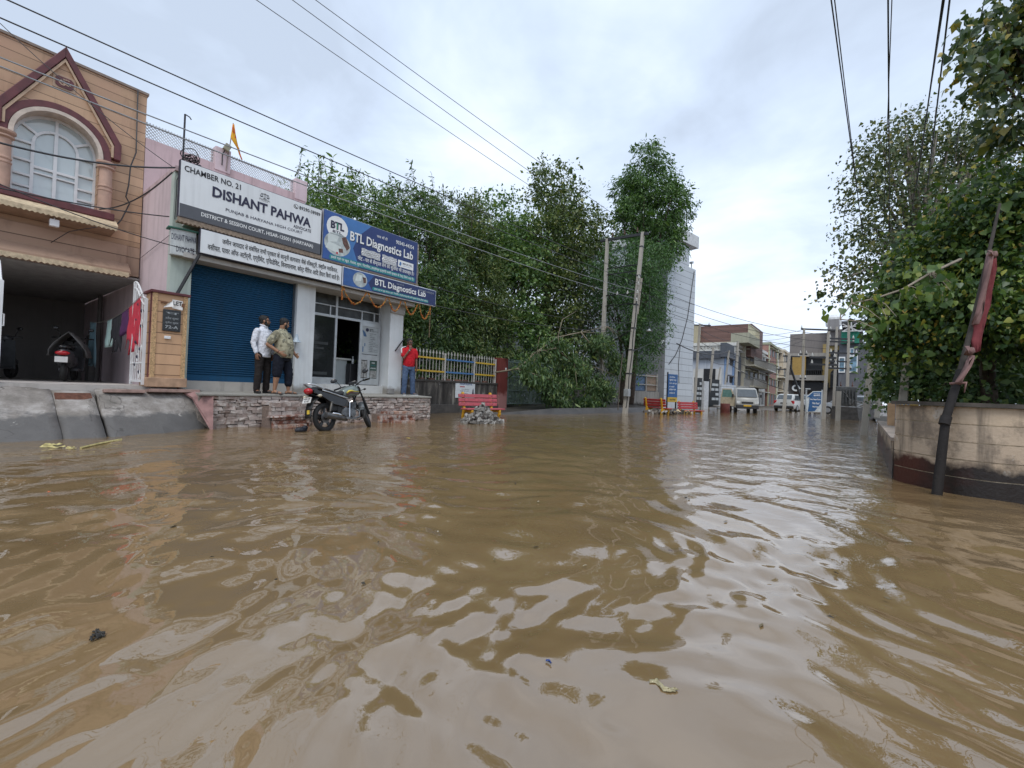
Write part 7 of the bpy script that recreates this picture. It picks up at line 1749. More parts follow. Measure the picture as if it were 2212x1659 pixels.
# ------------------------------------------------------------ far poles
def fpole(label, xb, yb, xt, yt, Z=0, w=(.26, .18), arms=(), name='utility_pole', d=None):
    b = P(xb, yb, Z=Z) if d is None else P(xb, yb, d=d); dd = (b-Vector((0, 0, CAMZ))).dot(FW); t_ = P(xt, yt, d=dd)
    t = cpole(name, label, b, t_, *w); ax = Vector((CR.x, CR.y, 0)).normalized()
    for (f, l, r) in arms:
        c = b.lerp(t_, f); m = MB(); m.beam(c-ax*l, c+ax*r, .10, .10); m.build('cross_arm', BLACKM, t)
        for s in (-l*.85, r*.85): insulator(t, c+ax*s+Vector((0, 0, .04)), .22, CER)
    return t, b, t_
PL = {}
PL['a'] = fpole('concrete pole with black cross arms left of the blue street board', 1732, 896, 1737, 709, arms=((.99, .2, 2.2), (.70, .25, .25), (.42, .2, .2)))
PL['b'] = fpole('concrete pole right of the blue street board carrying wires', 1779, 905, 1790, 716, arms=((.62, 1.0, .6), (.70, 1.0, .5)))
PL['c'] = fpole('left pole of the transformer pair with many black cross arms', 1800, 900, 1808, 706, arms=())
PL['d'] = fpole('right pole of the transformer pair', 1829, 903, 1834, 690, arms=((.8, 1.4, .35), (.77, 1.4, .35), (.655, 1.3, .6), (.57, 1.3, .1), (.50, 1.3, .2)))
PL['e'] = fpole('slim concrete pole in front of the grey and white house', 1500, 872, 1512, 700, d=37, w=(.24, .2), arms=((.985, .6, .9),))
PL['f'] = fpole('second slim pole beside the black gates', 1530, 872, 1541, 751, d=39, w=(.26, .22))
PL['g'] = fpole('short thin pole between the black gate and the white compound wall', 1544, 868, 1556, 793, d=40, w=(.16, .13))
PL['h'] = fpole('dark leaning pole wrapped in cables near the open truck door', 1562, 868, 1575, 757, d=42, w=(.22, .18))
PL['i'] = fpole('pale concrete pole rising just behind the truck roof', 1588, 868, 1594, 737, d=44, w=(.3, .26))
PL['j'] = fpole('leaning rusty pole of the far lane with a stay wire', 1693, 890, 1705, 766, w=(.34, .28), arms=((.97, .5, .9), (.74, .9, .3)))
st_ = thing('stay_pole', 'slanting black stay pole leaning on the rusty pole behind the white car', 'pole', P(1742, 890, d=PL['j'][1].dot(FW) if False else 38))
m = MB(); dj = (PL['j'][1]-Vector((0, 0, CAMZ))).dot(FW); m.cyl(P(1738, 884, d=dj), P(1706, 788, d=dj), .10, .08, 8); m.build('shaft', BLACKM, st_)
PL['k'] = fpole('stout leaning concrete pole standing in the flood before the transformer', 1866, 940, 1892, 672, w=(.25, .19))
PL['l'] = fpole('mossy concrete pole rising behind the curved garden wall', 1950, 872, 1963, 738, d=11, w=(.24, .19))
PL['m'] = fpole('short concrete post beside the transformer', 1810, 893, 1812, 845, Z=.4, w=(.3, .3))
PL['n'] = fpole('grey concrete post in the shade of the tree behind the stout pole', 1896, 880, 1905, 790, d=22, w=(.3, .26))
# transformer on its plinth
tp = thing('transformer', 'black transformer with hanging cables on a dark concrete plinth', 'transformer', P(1825, 905, Z=0))
a, b = P(1794, 905, Z=0), P(1858, 909, Z=0)
m = MB(); m.add([(a.x, a.y, -.3), (b.x, b.y, -.3), (b.x+.8, b.y+2.2, -.3), (a.x+.2, a.y+2.4, -.3), (a.x+.05, a.y, .75), (b.x-.15, b.y+.1, .72), (b.x+.6, b.y+2.0, .72), (a.x+.25, a.y+2.2, .75)], [(0, 3, 2, 1), (4, 5, 6, 7), (0, 1, 5, 4), (1, 2, 6, 5), (2, 3, 7, 6), (3, 0, 4, 7)]); m.build('plinth', plain('plinth_dark', (.055, .052, .05), .85, var=.4), tp)
c = P(1828, 860, d=28.5); m = MB(); m.box(c.x-.55, c.y-.4, .75, c.x+.55, c.y+.4, 2.0); tk = m.build('tank', plain('transformer_grey', (.075, .078, .08), .55, var=.3), tp, bevel=.04)
m = MB()
for k in range(7): m.box(c.x-.5+k*.16, c.y-.56, .9, c.x-.46+k*.16, c.y-.4, 1.85)
m.build('cooling_fins', plain('transformer_grey') if False else _mc['transformer_grey'], tk)
for k in range(3): insulator(tk, (c.x-.3+k*.3, c.y, 2.0), .32, plain('bush_brown', (.12, .05, .035), .3))
m = MB()
for k in range(5): m.tube([c+Vector((-.4+.15*k, -.3, .8-k*.1)), c+Vector((.2, -.5, -.1-.08*k)), c+Vector((.9, -.4, -.25-.1*k)), c+Vector((1.6, .2, -.1))], .035, 6)
m.build('hanging_cable', plain('cable_grey', (.10, .10, .10), .5), tp)
cp_ = copy_tree(bpy.data.objects['motorcycle']); q_ = P(1880, 905, Z=.05); cp_.location = (q_.x-.1, q_.y+2.5, .05); cp_.rotation_euler = (0, 0, rad(70)); cp_['label'] = 'dark motorcycle parked in the shade behind the stout leaning pole'
flush_text()
# ------------------------------------------------------------ right side: curved garden wall
def wallstone():
    m = NT('garden_wall_stone'); v = m.coord(); p = m.n('ShaderNodeSeparateXYZ'); m.l(v, p.inputs[0])
    idx = m.math('FLOOR', m.math('DIVIDE', p.outputs[2], .2)); w = m.n('ShaderNodeTexWhiteNoise', noise_dimensions='1D'); m.l(idx, w.inputs['W'])
    col = m.mix(m.noise(2.5, 8, v, .7), (.36, .27, .19), (.62, .51, .38)); col = m.mix(m.math('MULTIPLY', w.outputs['Value'], .35), col, (.44, .36, .29))
    blot = m.step(m.noise(1.7, 9, m.coord('Object', (1, 1, .8)), .7), .49, .58); col = m.mix(m.math('MULTIPLY', blot, .62), col, (.085, .072, .06))
    run = m.step(m.noise(1.0, 7, m.coord('Object', (4, 4, .35)), .6), .50, .62); col = m.mix(m.math('MULTIPLY', run, .75), col, (.06, .052, .045))
    pale = m.step(m.noise(4.2, 8, v, .7), .60, .64); col = m.mix(m.math('MULTIPLY', pale, .6), col, (.55, .52, .47))
    edge = m.math('ADD', p.outputs[2], m.math('MULTIPLY', m.math('SUBTRACT', m.noise(1.7, 7, v, .62), .5), .55))
    wet = m.math('SUBTRACT', 1, m.step(edge, .30, .38)); col = m.mix(wet, col, m.mix(m.step(m.noise(1.1, 5, v), .42, .6), (.022, .017, .015), (.075, .026, .020)))
    m.bump(m.noise(28, 8, v), .45, .015); return m.fin(col, m.math('ADD', .45, m.math('MULTIPLY', m.math('SUBTRACT', 1, wet), .4)), 0, .4)
WST = wallstone()
gw = thing('garden_wall', 'curved stone garden wall with soot-black wet base at the right edge', 'wall', (.42, 7.6, 0))
ctrl = [P(1930, 1037, Z=0), P(1985, 1052, Z=0), P(2060, 1068, Z=0), P(2140, 1081, Z=0), P(2212, 1089, Z=0), P(2320, 1103, Z=0), P(2500, 1130, Z=0)]
pth = []
for k in range(len(ctrl)-1):
    p0, p1, p2, p3 = ctrl[max(k-1, 0)], ctrl[k], ctrl[k+1], ctrl[min(k+2, len(ctrl)-1)]
    for j in range(8):
        t = j/8; pth.append(.5*((2*p1)+(p2-p0)*t+(2*p0-5*p1+4*p2-p3)*t*t+(3*p1-p0-3*p2+p3)*t**3))
pth.append(ctrl[-1]); pth += [Vector((4.6, 4.6, 0)), Vector((7, 3.4, 0)), Vector((12, 2.4, 0)), Vector((20, 2.0, 0))]
def ribbon(m, path, z0, z1, th, off=0):
    rings = []
    for i, p in enumerate(path):
        d = (path[min(i+1, len(path)-1)]-path[max(i-1, 0)]); d.z = 0; d.normalize(); nrm = Vector((d.y, -d.x, 0))
        if nrm.dot(p) > 0: nrm = -nrm
        a = p+nrm*off; b = p-nrm*th; rings.append([(a.x, a.y, z0), (b.x, b.y, z0), (b.x, b.y, z1), (a.x, a.y, z1)])
    m.loft(rings)
m = MB(); H_ = 1.0
for k in range(5):
    off = random.uniform(-.002, .004); ribbon(m, pth, -.25 if k == 0 else k*.2+.007, (k+1)*.2-.004, .24, off)
m.build('wall', WST, gw)
m = MB()
for k in range(1, 5): ribbon(m, pth, k*.2-.006, k*.2+.009, .24, -.010 if k != 1 else -.008)
m.build('joint', plain('joint_pale', (.50, .42, .30), .9, var=.5, scale=14), gw)
m = MB(); ribbon(m, pth, 1.0, 1.045, .30, .05); m.build('coping', plain('coping_dark', (.075, .065, .055), .8, var=.5, scale=5), gw)
lw2 = thing('low_wall', 'low tiled wall with peach pillar and painted bars running back from the curved wall', 'wall', (.5, 10, 0))
n0, n1 = P(1926, 947, Z=.54), P(1896, 909, Z=.54)
dirw = (n1-n0); dirw.z = 0
pa_, pb2 = Vector((n0.x+.02, n0.y+.1, 0)), Vector((n1.x, n1.y, 0))
m = MB(); ribbon(m, [pa_.lerp(pb2, t) for t in (0, .33, .66, 1)], -.25, .5, .4); m.build('wall', WST, lw2)
m = MB(); ribbon(m, [pa_.lerp(pb2, t) for t in (0, .5, 1)], .5, .545, .44, .02); m.build('coping', plain('coping_pale', (.36, .30, .25), .8, var=.3), lw2)
c = P(1912, 905, Z=.54); side = Vector((.32, 0, 0)); m = MB(); c = pa_.lerp(pb2, .62)+Vector((.26, 0, 0)); m.box(c.x-.16, c.y-.16, .5, c.x+.20, c.y+.2, 1.02); m.build('pillar', plain('pillar_peach', (.50, .32, .18), .8, var=.2), lw2, bevel=.01)
ra = pa_+Vector((.22, .1, 0))
m = MB()
for z in (.62, .92): m.beam(ra+Vector((0, 0, z)), c+Vector((0, 0, z)), .035, .035)
m.build('rail', PALE, lw2)
for k in range(14):
    p = ra.lerp(c, (k+.5)/14); m = MB(); m.beam(p+Vector((0, 0, .55)), p+Vector((0, 0, 1.0)), .02, .09, (1, 0, 0)); m.build('bar', (YEL, BLU, PALE)[k % 3], lw2)
# leaning pole with cloth
pl = thing('leaning_pole', 'leaning black wooden pole with a faded red and pink cloth tied round it', 'pole', P(2024, 1067, Z=0))
J = [P(2024, 1067, Z=0), P(2043, 905, d=5.03), P(2075, 800, d=5.12), P(2108, 668, d=5.2), P(2142, 520, d=5.3), P(2160, 440, d=5.35)]
m = MB(); m.tube([J[0]-(J[1]-J[0])*.3, J[0], J[0].lerp(J[1], .5), J[1], J[2]], [.048, .048, .045, .041, .039], 12)
m.tube([J[1]-(J[2]-J[1]).normalized()*.07, J[1]+(J[2]-J[1]).normalized()*.03], [.051, .051], 12); m.build('lower_shaft', wall_mat('charred_wood', (.022, .020, .020), (.05, .045, .04), .6, 6, bump=.6), pl, smooth='auto')
m = MB(); m.tube(J[2:], [.030, .024, .018, .013], 10); m.build('upper_shaft', plain('grey_wood', (.045, .038, .032), .85, var=.4, scale=12), pl, smooth='auto')
fcm = NT('faded_cloth'); fcm.bump(fcm.noise(14, 4, fcm.coord()), .4, .02); CLM = fcm.fin(fcm.mix(fcm.step(fcm.noise(5, 5, fcm.coord()), .3, .7), (.13, .024, .03), (.23, .05, .056)), .9)
CLP = plain('cloth_pink', (.22, .13, .12), .9, var=.2, scale=8)
fc = thing('tied_cloth', 'faded red and pink cloth hanging tied along the leaning pole', 'cloth', P(2125, 600, d=5.2))
def drape(name, mat, rows):
    m = MB(); K = 9
    for i, (l, r) in enumerate(rows):
        l = (l[0]+(r[0]-l[0])*.18, *l[1:]); r = (l[0]+(r[0]-l[0])*.80, *r[1:])
        a, b = P(*l[:2], d=l[2]), P(*r[:2], d=r[2])
        for k in range(K+1): 
            t = k/K; q = a.lerp(b, t); m.v.append(tuple(q+FW*(-.03*math.sin(t*9+i*.8)-.02*math.sin(t*17+i))))
    for i in range(len(rows)-1):
        for k in range(K): q = i*(K+1)+k; m.f.append((q, q+1, q+K+2, q+K+1)); m.m.append(0)
    o = m.build(name, mat, fc, smooth=True, fix=False); o.modifiers.new('t', 'SOLIDIFY').thickness = .006
drape('red_cloth', CLM, [((2136, 548, 5.2), (2144, 546, 5.2)), ((2130, 580, 5.17), (2148, 582, 5.2)), ((2122, 620, 5.15), (2144, 625, 5.2)), ((2114, 660, 5.13), (2140, 660, 5.18)), ((2100, 690, 5.12), (2136, 690, 5.17)), ((2104, 715, 5.12), (2126, 712, 5.16)), ((2098, 735, 5.12), (2122, 728, 5.14)), ((2102, 762, 5.11), (2116, 758, 5.13))])
drape('pink_cloth', CLP, [((2132, 546, 5.16), (2141, 546, 5.15)), ((2127, 580, 5.14), (2133, 582, 5.14)), ((2120, 625, 5.12), (2126, 628, 5.12)), ((2111, 672, 5.1), (2117, 676, 5.1)), ((2103, 700, 5.08), (2108, 702, 5.1))])
drape('knot', CLP, [((2128, 542, 5.14), (2150, 545, 5.14)), ((2130, 548, 5.11), (2152, 556, 5.13)), ((2133, 556, 5.14), (2148, 560, 5.15))])
drape('lower_knot', CLP, [((2080, 748, 5.04), (2100, 752, 5.04)), ((2078, 758, 5.0), (2104, 761, 5.02)), ((2080, 766, 5.04), (2098, 768, 5.04))])
drape('tail_strip', CLP, [((2094, 768, 5.04), (2100, 770, 5.04)), ((2084, 790, 5.02), (2090, 792, 5.02)), ((2072, 812, 5.0), (2078, 816, 5.0)), ((2066, 826, 5.0), (2070, 828, 5.0))])
m = MB(); c = J[1].lerp(J[2], .72); m.tube([c+Vector((-.06, -.02, .0)), c+Vector((.07, -.05, .01)), c+Vector((.06, -.04, -.10))], [.015, .02, .006], 6); m.ell(c, (.048, .048, .025), 12, 6); m.build('rag_band', CLP, fc, smooth=True)

# ------------------------------------------------------------ right trees
LEAF_AIRY = leaf_mat('leaf_airy', [(0, (.04, .065, .03)), (.4, (.075, .11, .045)), (.75, (.12, .15, .06)), (.93, (.22, .22, .08)), (1, (.32, .26, .1))])
def B(*L):
    """crown blobs from (column, row, radius in pixels, depth)"""
    out = []
    for (x, y, r, d) in L:
        c = P(x, y, d=d); R = r*d/F_PX; out.append((c.x, c.y, c.z, R, R, R*.9))
    return out
bA = B((1895, 330, 55, 16), (1965, 305, 70, 16.5), (1862, 395, 42, 16), (1930, 420, 85, 16), (2020, 360, 85, 17), (1885, 500, 62, 15.5), (1856, 575, 52, 15), (1830, 632, 40, 14.5), (2085, 300, 90, 17), (1990, 520, 95, 16), (1800, 655, 20, 14), (2060, 440, 90, 17), (1920, 610, 70, 15), (2170, 330, 90, 17))
base = P(2010, 868, d=16); base.z = 0
tree('peepal_tree', 'large airy peepal tree with small glossy leaves over the garden wall', base, 11, bA, 21000, .078, LEAF_AIRY, 'heart', .2, 'trees over the garden wall', .34, 30, .2, limbs=95, bark=plain('bark_grey', (.16, .14, .12), .9, var=.3, scale=8), trunk_top=tuple(P(1990, 520, d=16)), droop=.9, up=.2)
bB = B((2130, 440, 95, 8), (2190, 540, 120, 8), (2060, 545, 85, 8.4), (1995, 605, 75, 8.6), (2105, 650, 110, 8), (1940, 670, 58, 8.8), (2200, 690, 100, 8), (2030, 715, 80, 8.6), (1935, 745, 45, 9.2), (2250, 640, 120, 8), (1905, 745, 26, 9.4))
base = P(2150, 870, d=9.5); base.z = 0
vt = tree('vine_covered_tree', 'dark tree smothered in heart leaved vines behind the curved wall', base, 5.2, bB, 30000, .066, LEAF_VINE, 'heart', .13, 'trees over the garden wall', .20, 26, .3, limbs=26, droop=1.0, up=.1, trunk_top=tuple(P(2120, 520, d=9)))
bB2 = B((2100, 560, 130, 10.5), (2200, 700, 150, 10.5), (2060, 740, 140, 11), (1980, 780, 80, 11.5), (2160, 840, 120, 11), (2260, 500, 150, 10.5), (2040, 840, 90, 11), (1950, 840, 45, 12), (2120, 850, 90, 9.6), (2230, 830, 100, 9.4), (1925, 845, 34, 17), (1905, 838, 24, 20), (1945, 820, 40, 15))  # dark foliage added to block sky and light and darken the under-canopy
base = P(2100, 870, d=11); base.z = 0
tree('backdrop_tree', 'dense dark foliage added to block sky and light behind the vine covered tree', base, 5, bB2, 27000, .12, LEAF_DARK, 'oval', .2, 'trees over the garden wall', .3, 20, .2, limbs=14)
bE = [(7.5, 9.5, 3.2, 2.2, 2.2, 2.4), (10.5, 8.0, 3.6, 2.4, 2.4, 2.6), (9.0, 13, 5.0, 2.8, 2.8, 2.8), (14, 9, 4.0, 3, 3, 3)]
tree('backdrop_tree', 'park tree standing deeper in the garden beyond the right edge', (9, 10, .1), 7, bE, 12000, .15, LEAF_DARK, 'oval', .2, 'trees over the garden wall', .4, 30, .2)
bC = B((2185, 50, 70, 6.6), (2125, 105, 48, 6.4), (2200, 150, 60, 6.8), (2095, 150, 30, 6.2), (2150, 200, 48, 6.6), (2075, 100, 18, 6.2), (2200, 260, 60, 7.2), (2240, 100, 80, 6.8))
base = P(2420, 870, d=7.6); base.z = 0
tree('peepal_tree', 'peepal tree whose near dark leafy boughs hang in from the upper right corner', base, 6.5, bC, 3000, .078, LEAF_PEEPAL, 'heart', .09, 'trees over the garden wall', .15, 14, .2, limbs=20, droop=1.2, up=.0, trunk_top=tuple(P(2330, 200, d=7.2)))
bD = B((1817, 690, 22, 5.6), (1850, 645, 26, 5.8), (1925, 690, 26, 5.4), (1965, 640, 34, 5.6), (1945, 735, 10, 5.2), (1890, 655, 26, 5.7), (1990, 590, 40, 6.0), (2030, 620, 40, 6.0), (1905, 720, 12, 5.3))
yb = thing('young_branch', 'low hanging bough of large yellow-green heart leaves in front of the far poles', 'branch', P(2050, 600, d=6.3))
pts, out, C = blob_points(bD, 170, .09, 5, .1)
leaves_mesh('leaves', LEAF_YOUNG, pts, .088, yb, 'heart', 1.3, .1, None, .2)
m = MB(); hub = [P(2075, 560, d=6.5), P(2010, 590, d=6.1), P(1950, 625, d=5.7), P(1890, 645, d=5.7), P(1840, 655, d=5.7), P(1815, 690, d=5.6)]
m.tube(hub, [.02, .016, .013, .011, .008, .004], 6)
for c in C: b = min(hub, key=lambda q: (q-Vector(c)).length); m.tube([b, b.lerp(Vector(c), .5)+Vector((0, 0, .04)), Vector(c)], [.008, .005, .003], 4)
m.build('twig', BARKL, yb)
g9 = MB(); g9.add([tuple(pth[0]+Vector((.1, .3, .12))), tuple(pb2+Vector((.45, 0, .12))), (.9, 40, .15), (30, 40, .15), (30, 2.4, .12), tuple(pth[-1]+Vector((.2, .5, .12))), tuple(pth[-3]+Vector((.1, .5, .12))), tuple(pth[-5]+Vector((.2, .5, .12)))], [tuple(range(len(g9.v), len(g9.v)+8))] if False else [tuple(range(8))]); struct(g9.build('park_ground', plain('leaf_litter', (.035, .03, .02), .95, var=.5, scale=3)))
# ------------------------------------------------------------ overhead wires
WIRE = plain('wire_dark', (.035, .034, .036), .5); WIREL = plain('wire_alu', (.30, .31, .32), .4, .5)
def wire(label, a, b, sag, mat=WIRE, r=.011, name='overhead_wire', group='overhead wires'):
    a, b = Vector(a), Vector(b); m = MB(); N = 28
    m.tube([a.lerp(b, k/N)+Vector((0, 0, -4*sag*(k/N)*(1-k/N))) for k in range(N+1)], r, 5)
    return tag(m.build(name, mat, smooth=True), label, 'wire', group)
for k, (x, y, xe, ye) in enumerate(((440, -110, 1306, 506), (470, -150, 1345, 510), (500, -165, 1384, 503))):
    wire(('leftmost of the three high wires running up to the twin pole cross arm', 'middle one of the three high wires running up to the twin pole cross arm', 'rightmost of the three high wires running up to the twin pole cross arm')[k], P(xe, ye, d=23.8)+1.9*(P(x, y, d=11)-P(xe, ye, d=23.8)), P(xe, ye, d=23.8), .35, WIRE, .010)
LT = [(-260, -125), (-260, -75), (-260, 22), (-260, 40)]
LLAB = ['topmost low wire crossing the peach house and white board to the twin poles', 'second low wire from the top crossing over the white advocate board', 'pale wire crossing the gable of the peach house toward the twin poles', 'lowest pale wire of the four passing over the blue lab board']
for k, (x, y) in enumerate(LT):
    p = P(x, y, X=-9.25-.04*k); wire(LLAB[k], p, WPTS[k], .12+.05*k, WIRE if k < 2 else WIREL, .011)
wire('thin service wire from the peach house ledge to the white board corner', P(-40, 298, X=-9.6), P(378, 362, X=-10.9), .12, WIRE, .016)
wire('sagging service wire between the peach column and the white board corner', P(215, 452, X=-12.9), P(372, 372, X=-10.95), .18, WIRE, .014)
wire('dark wire crossing the arched window to the roof edge of the pink shop', P(-60, 392, X=-10.2), P(365, 468, X=-11.0), .06, WIRE, .011)
wire('lower dark wire crossing under the arched window to the green wall', P(-60, 372, X=-10.0), P(430, 545, X=-10.65), .10, WIRE, .009)
wire('thin black wire rising to the top left corner of the photo', P(0, 50, X=-12), P(372, 360, X=-10.9), .1, WIRE, .007)
wire('low wire running from the lab strip past the dark trees to the twin poles', P(940, 660, X=-10.7), H1t.lerp(H1b, .545), .25, WIRE, .012)
wire('second low wire running before the dark trees above the railing', P(905, 610, X=-10.8), H1t.lerp(H1b, .50), .35, WIRE, .010)
m = MB(); m.tube([P(298, 195, X=-13.25), P(294, 330, X=-13.25), P(282, 360, X=-13.2), P(278, 400, X=-13.25), P(272, 425, X=-13.2), P(280, 440, X=-13.25), P(262, 475, X=-13.25), P(248, 490, X=-13.1)], .014, 5); tag(m.build('wall_cable', WIRE, smooth=True), 'wavy black cable running down the peach house front beside the gable', 'cable')
m = MB(); m.tube([P(110, 524, X=-13.2), P(150, 500, X=-13.1), P(210, 490, X=-12.8)], .008, 4); m.tube([P(300, 560, X=-13.25), P(370, 505, X=-11.0)], .006, 4); tag(m.build('slack_cable', WIRE, smooth=True), 'slack thin cable under the ledge of the peach house', 'cable')
for k, (x, y, xe, ye) in enumerate(((1500, 612, 1712, 722), (1500, 642, 1720, 735), (1500, 666, 1735, 742))):
    wire('one of three parallel wires running from the tiled house down to the far poles', H1t.lerp(H1b, .27+.05*k), PL['b'][2]+Vector((0, 0, -.2-.4*k)), .5, WIRE, .012, group='wires of the far street')
for k in range(4):
    y = 712+k*9; wire('dark wire crossing the pale sky between the far lane roofs', P(1620, y+12, d=50), PL['a'][2]+Vector((0, 0, -.1-.25*k)), .2+.1*k, WIRE, .014, group='wires of the far street')
wire('thick black cable from the feathery tree to the dark leaning pole', P(1462, 742, d=26), PL['h'][2], .5, WIRE, .035, group='wires of the far street')
for k in range(3): wire('black cable bundle crossing the far street at balcony height', PL['h'][2]+Vector((0, 0, -.2-.5*k)), PL['j'][2]+Vector((0, 0, -.6-1.2*k)), .3, WIRE, .03, group='wires of the far street')
for k in range(5): wire('tangled dark wire on the face of the grey and white house', PL['e'][2]+Vector((0, 0, -.4-.5*k)), PL['i'][2]+Vector((0, 0, -.5*k)), .3+.08*k, WIRE, .018, group='wires of the far street')
# wires over the street on the right, running away overhead
RWL = ['leftmost overhead wire on the right, nearest the open sky', 'twin of the leftmost overhead wire on the right', 'thin wire of the middle pair above the peepal tree', 'thicker wire of the middle pair above the peepal tree', 'left wire of the pair running into the right tree', 'right wire of the pair running into the right tree', 'thick wire beside the near dark leaves at the upper right', 'rightmost thin wire entering the upper right leaves']
RW = [((1790, -40), (1866, 520)), ((1798, -40), (1860, 480)), ((1928, -40), (1906, 560)), ((1918, -40), (1922, 600)), ((2042, -40), (1990, 330)), ((2046, -40), (1975, 420)), ((2056, -40), (2012, 330)), ((2134, -40), (2075, 260))]
for k, ((x, y), (xe, ye)) in enumerate(RW):
    a, b = P(x, y, Z=7.2), P(xe, ye, Z=7.0); dv = (b-a); wire(RWL[k], a-dv*.3, b+dv*.35, .0, WIRE, (.011, .009, .008, .013, .013, .010, .014, .008)[k], group='wires above the right side of the street')
m = MB(); pts = [P(1826, 445, Z=6.7), P(1822, 475, Z=6.6), P(1850, 488, Z=6.5), P(1925, 500, Z=6.45), P(2010, 475, Z=6.5), P(2075, 440, Z=6.6)]; m.tube(pts, .009, 5); tag(m.build('loose_wire', WIRE, smooth=True), 'loose wire looped between the overhead wires before the peepal tree', 'wire')

# ------------------------------------------------------------ flood water
def build_water():
    fa = math.atan2(FW.y, FW.x)
    na = 900; half = rad(64)
    th = np.concatenate([np.linspace(fa-half, fa+half, na), np.linspace(fa+half, fa-half+2*math.pi, 60)[1:-1]])
    rr = [.35]
    while rr[-1] < 62: rr.append(rr[-1]*1.0115+.002)
    rr = np.array(rr+[75, 95, 140]); nr, nt_ = len(rr), len(th)
    Rg, Tg = np.meshgrid(rr, th, indexing='ij'); X = Rg*np.cos(Tg); Y = Rg*np.sin(Tg)
    rng = np.random.default_rng(5); Z = np.zeros_like(X)
    # slow warping so that no wave train repeats
    wx = X+.22*np.sin(1.3*Y+.6*X+1)+.13*np.sin(2.9*X-1.7*Y); wy = Y+.22*np.sin(1.1*X-.5*Y+2)+.13*np.sin(2.3*Y+2.1*X+.5)
    step = np.maximum(Rg*.0125, .004)
    patch = .72+.28*np.sin(.55*X+.35*Y+.8*np.sin(.4*Y))*np.sin(.45*Y-.3*X+1.2)
    for k in range(96):
        lam = .085*(16 ** rng.random()); main = rad(35) if rng.random() < .55 else rad(110)
        a = main+rng.normal(0, .55); kx, ky = math.cos(a)*2*math.pi/lam, math.sin(a)*2*math.pi/lam
        slope = .0310*(lam/.19)**(.9 if lam < .19 else -.52); amp = slope*lam/(2*math.pi)
        fade = np.clip((lam/step-2.5)/3, 0, 1)
        Z += amp*fade*patch*np.sin(kx*wx+ky*wy+rng.random()*6.283)
    edge = np.clip((46-Y)/4, 0, 1); Z = Z*edge
    co = np.stack([X, Y, Z], -1).reshape(-1, 3)
    me = bpy.data.meshes.new('water')
    i = np.arange(nr-1)[:, None]; j = np.arange(nt_)[None, :]; j2 = (j+1) % nt_
    q = np.stack([i*nt_+j, (i+1)*nt_+j, (i+1)*nt_+j2, i*nt_+j2], -1).reshape(-1, 4)
    c0 = len(co); co = np.concatenate([co, [[0, 0, 0]]])
    me.vertices.add(len(co)); me.vertices.foreach_set('co', co.reshape(-1).astype(np.float32))
    tri = np.stack([np.full(nt_, c0), np.arange(nt_), (np.arange(nt_)+1) % nt_], -1)
    li = np.concatenate([q.reshape(-1), tri.reshape(-1)]); me.loops.add(len(li)); me.loops.foreach_set('vertex_index', li.astype(np.int32))
    npoly = len(q)+len(tri); me.polygons.add(npoly)
    st = np.concatenate([np.arange(len(q))*4, len(q)*4+np.arange(len(tri))*3]); me.polygons.foreach_set('loop_start', st.astype(np.int32))
    me.polygons.foreach_set('loop_total', np.concatenate([np.full(len(q), 4), np.full(len(tri), 3)]).astype(np.int32))
    me.polygons.foreach_set('use_smooth', np.ones(npoly, bool)); me.update(calc_edges=True); me.validate()
    m = NT('muddy_water'); pos = m.pos()
    f = m.noise(.55, 4, pos, .5, .8)
    col = m.mix(m.step(f, .3, .7), (.165, .107, .050), (.213, .146, .074))
    mp = m.n('ShaderNodeMapping'); mp.inputs['Scale'].default_value = (1.0, 1.0, 1.0); m.l(pos, mp.inputs[0])
    h = m.math('ADD', m.math('MULTIPLY', m.noise(7.5, 3, mp.outputs[0], .5, .5), .7), m.math('MULTIPLY', m.noise(2.6, 3, mp.outputs[0], .5, .6), 1.0))
    cd = m.n('ShaderNodeNewGeometry')
    b = m.bump(h, .8, .024)
    ln = m.n('ShaderNodeVectorMath', operation='LENGTH'); m.l(pos, ln.inputs[0])     # the water is calmer on the open side of the street mouth
    m.l(m.math('ADD', .06, m.math('MULTIPLY', m.step(ln.outputs['Value'], 3.0, 9.0), .80)), b.inputs['Strength'])
    m.b.inputs['IOR'].default_value = 2.1
    mat = m.fin(col, .008, 0, .5)
    me.materials.append(mat); return struct(link('water', me))
build_water()
# ------------------------------------------------------------ small floating things
def crumple(name, label, px, py, s, mat, cat, z=.0, n=10, flat=.25):
    c = P(px, py, Z=0); m = MB()
    for i in range(n+1):
        for k in range(6): m.v.append((c.x+s*(i/n-.5)*2+random.uniform(-.1, .1)*s, c.y+s*.5*(k/5-.5)+.25*s*math.sin(i*.8)+random.uniform(-.05, .05)*s, z+.012+flat*s*max(0, .3*math.sin(i*1.7+k)+.25*math.sin(k*2.3-i))))
    for i in range(n):
        for k in range(5): q = i*6+k; m.f.append((q, q+1, q+7, q+6)); m.m.append(0)
    o = m.build(name, mat, smooth=True, fix=False); o.modifiers.new('t', 'SOLIDIFY').thickness = .004
    return tag(o, label, cat)
PLY = plain('yellow_plastic', (.52, .45, .20), .35, var=.3, scale=20); PLB = plain('blue_plastic', (.02, .05, .20), .3); 
crumple('plastic_bag', 'pale yellow plastic bag floating at the foot of the concrete ramp', 112, 966, .22, PLY, 'plastic bag')
crumple('plastic_bag', 'small yellowish plastic scrap floating right of the longer bag by the ramp', 152, 970, .10, PLY, 'plastic bag')
m = MB(); m.tube([P(175, 967, Z=.01), P(215, 958, Z=.01), P(262, 949, Z=.012)], .016, 5); tag(m.build('floating_strip', PLY), 'thin pale strip floating along the edge of the concrete ramp', 'strip')
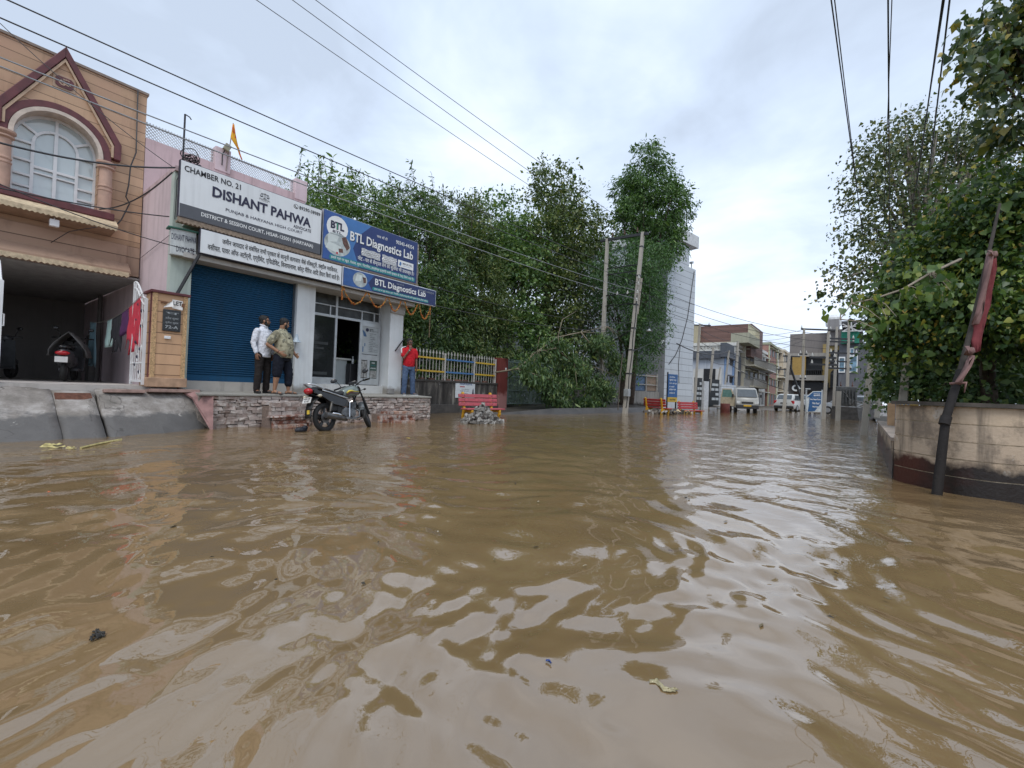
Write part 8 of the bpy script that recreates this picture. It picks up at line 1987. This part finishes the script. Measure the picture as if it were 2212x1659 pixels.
crumple('plastic_bag', 'clear yellowish plastic bag floating in the middle foreground water', 1432, 1492, .042, plain('clear_plastic_film', (.30, .26, .15), .2, var=.4, scale=30), 'plastic bag', 0, 10, .35)
crumple('plastic_scrap', 'tiny blue plastic scrap floating in the foreground water', 1185, 1437, .012, PLB, 'scrap', 0, 5, .5)
crumple('wrapper', 'tiny orange wrapper floating in the water at the left', 105, 1066, .02, plain('orange_scrap', (.55, .15, .06), .5), 'wrapper', 0, 5, .3)
crumple('leaf_scrap', 'yellow leaf floating right of the motorcycle', 882, 948, .05, plain('yellow_leaf', (.5, .38, .03), .5), 'leaf', 0, 5, .2)
m = MB()
c = P(212, 1370, Z=0)
for k in range(12):
    a = c+Vector((random.uniform(-.05, .03), random.gauss(0, .010), .004)); m.tube([a, a+Vector((.025, random.gauss(0, .006), .008)), a+Vector((.05, random.gauss(0, .010), .004))], .0032, 4)
tag(m.build('twig_clump', plain('wet_twig', (.02, .018, .014), .6)), 'dark clump of twigs floating at the left in the foreground', 'twigs')
c = P(650, 932, Z=0); m = MB(); m.ell(c+Vector((0, 0, .03)), (.07, .13, .06), 12, 8); m.ell(c+Vector((0, .08, .07)), (.05, .06, .05), 10, 6); o = m.build('stray_shoe', plain('shoe_dark', (.012, .014, .022), .5)); tag(o, 'dark blue shoe lying in the water beside the motorcycle rear wheel', 'shoe')
m = MB()
for k in range(240):
    d = random.uniform(2.2, 26); a = math.atan2(FW.y, FW.x)+random.uniform(-.8, .8); x, y = d*math.cos(a), d*math.sin(a)
    if not (-9 < x < .2): continue
    s = random.uniform(.006, .02)*(1+d*.06); q = random.uniform(0, 6.28)
    m.add([(x+s*math.cos(q), y+s*math.sin(q), .014), (x-s*.4*math.sin(q), y+s*.4*math.cos(q), .020), (x-s*math.cos(q), y-s*math.sin(q), .014), (x+s*.4*math.sin(q), y-s*.4*math.cos(q), .012)], [(0, 1, 2, 3)])
FLK = NT('flotsam'); o = m.build('flotsam', FLK.fin(FLK.ramp(FLK.island(), [(0, (.02, .018, .014)), (.5, (.10, .075, .04)), (.8, (.30, .25, .14)), (1, (.5, .48, .42))]), .7), fix=False); o.modifiers.new('t', 'SOLIDIFY').thickness = .003
tag(o, 'scattered specks of leaf and scum drifting on the brown flood water', 'flotsam', kind='stuff')
flush_text()
flush_text()
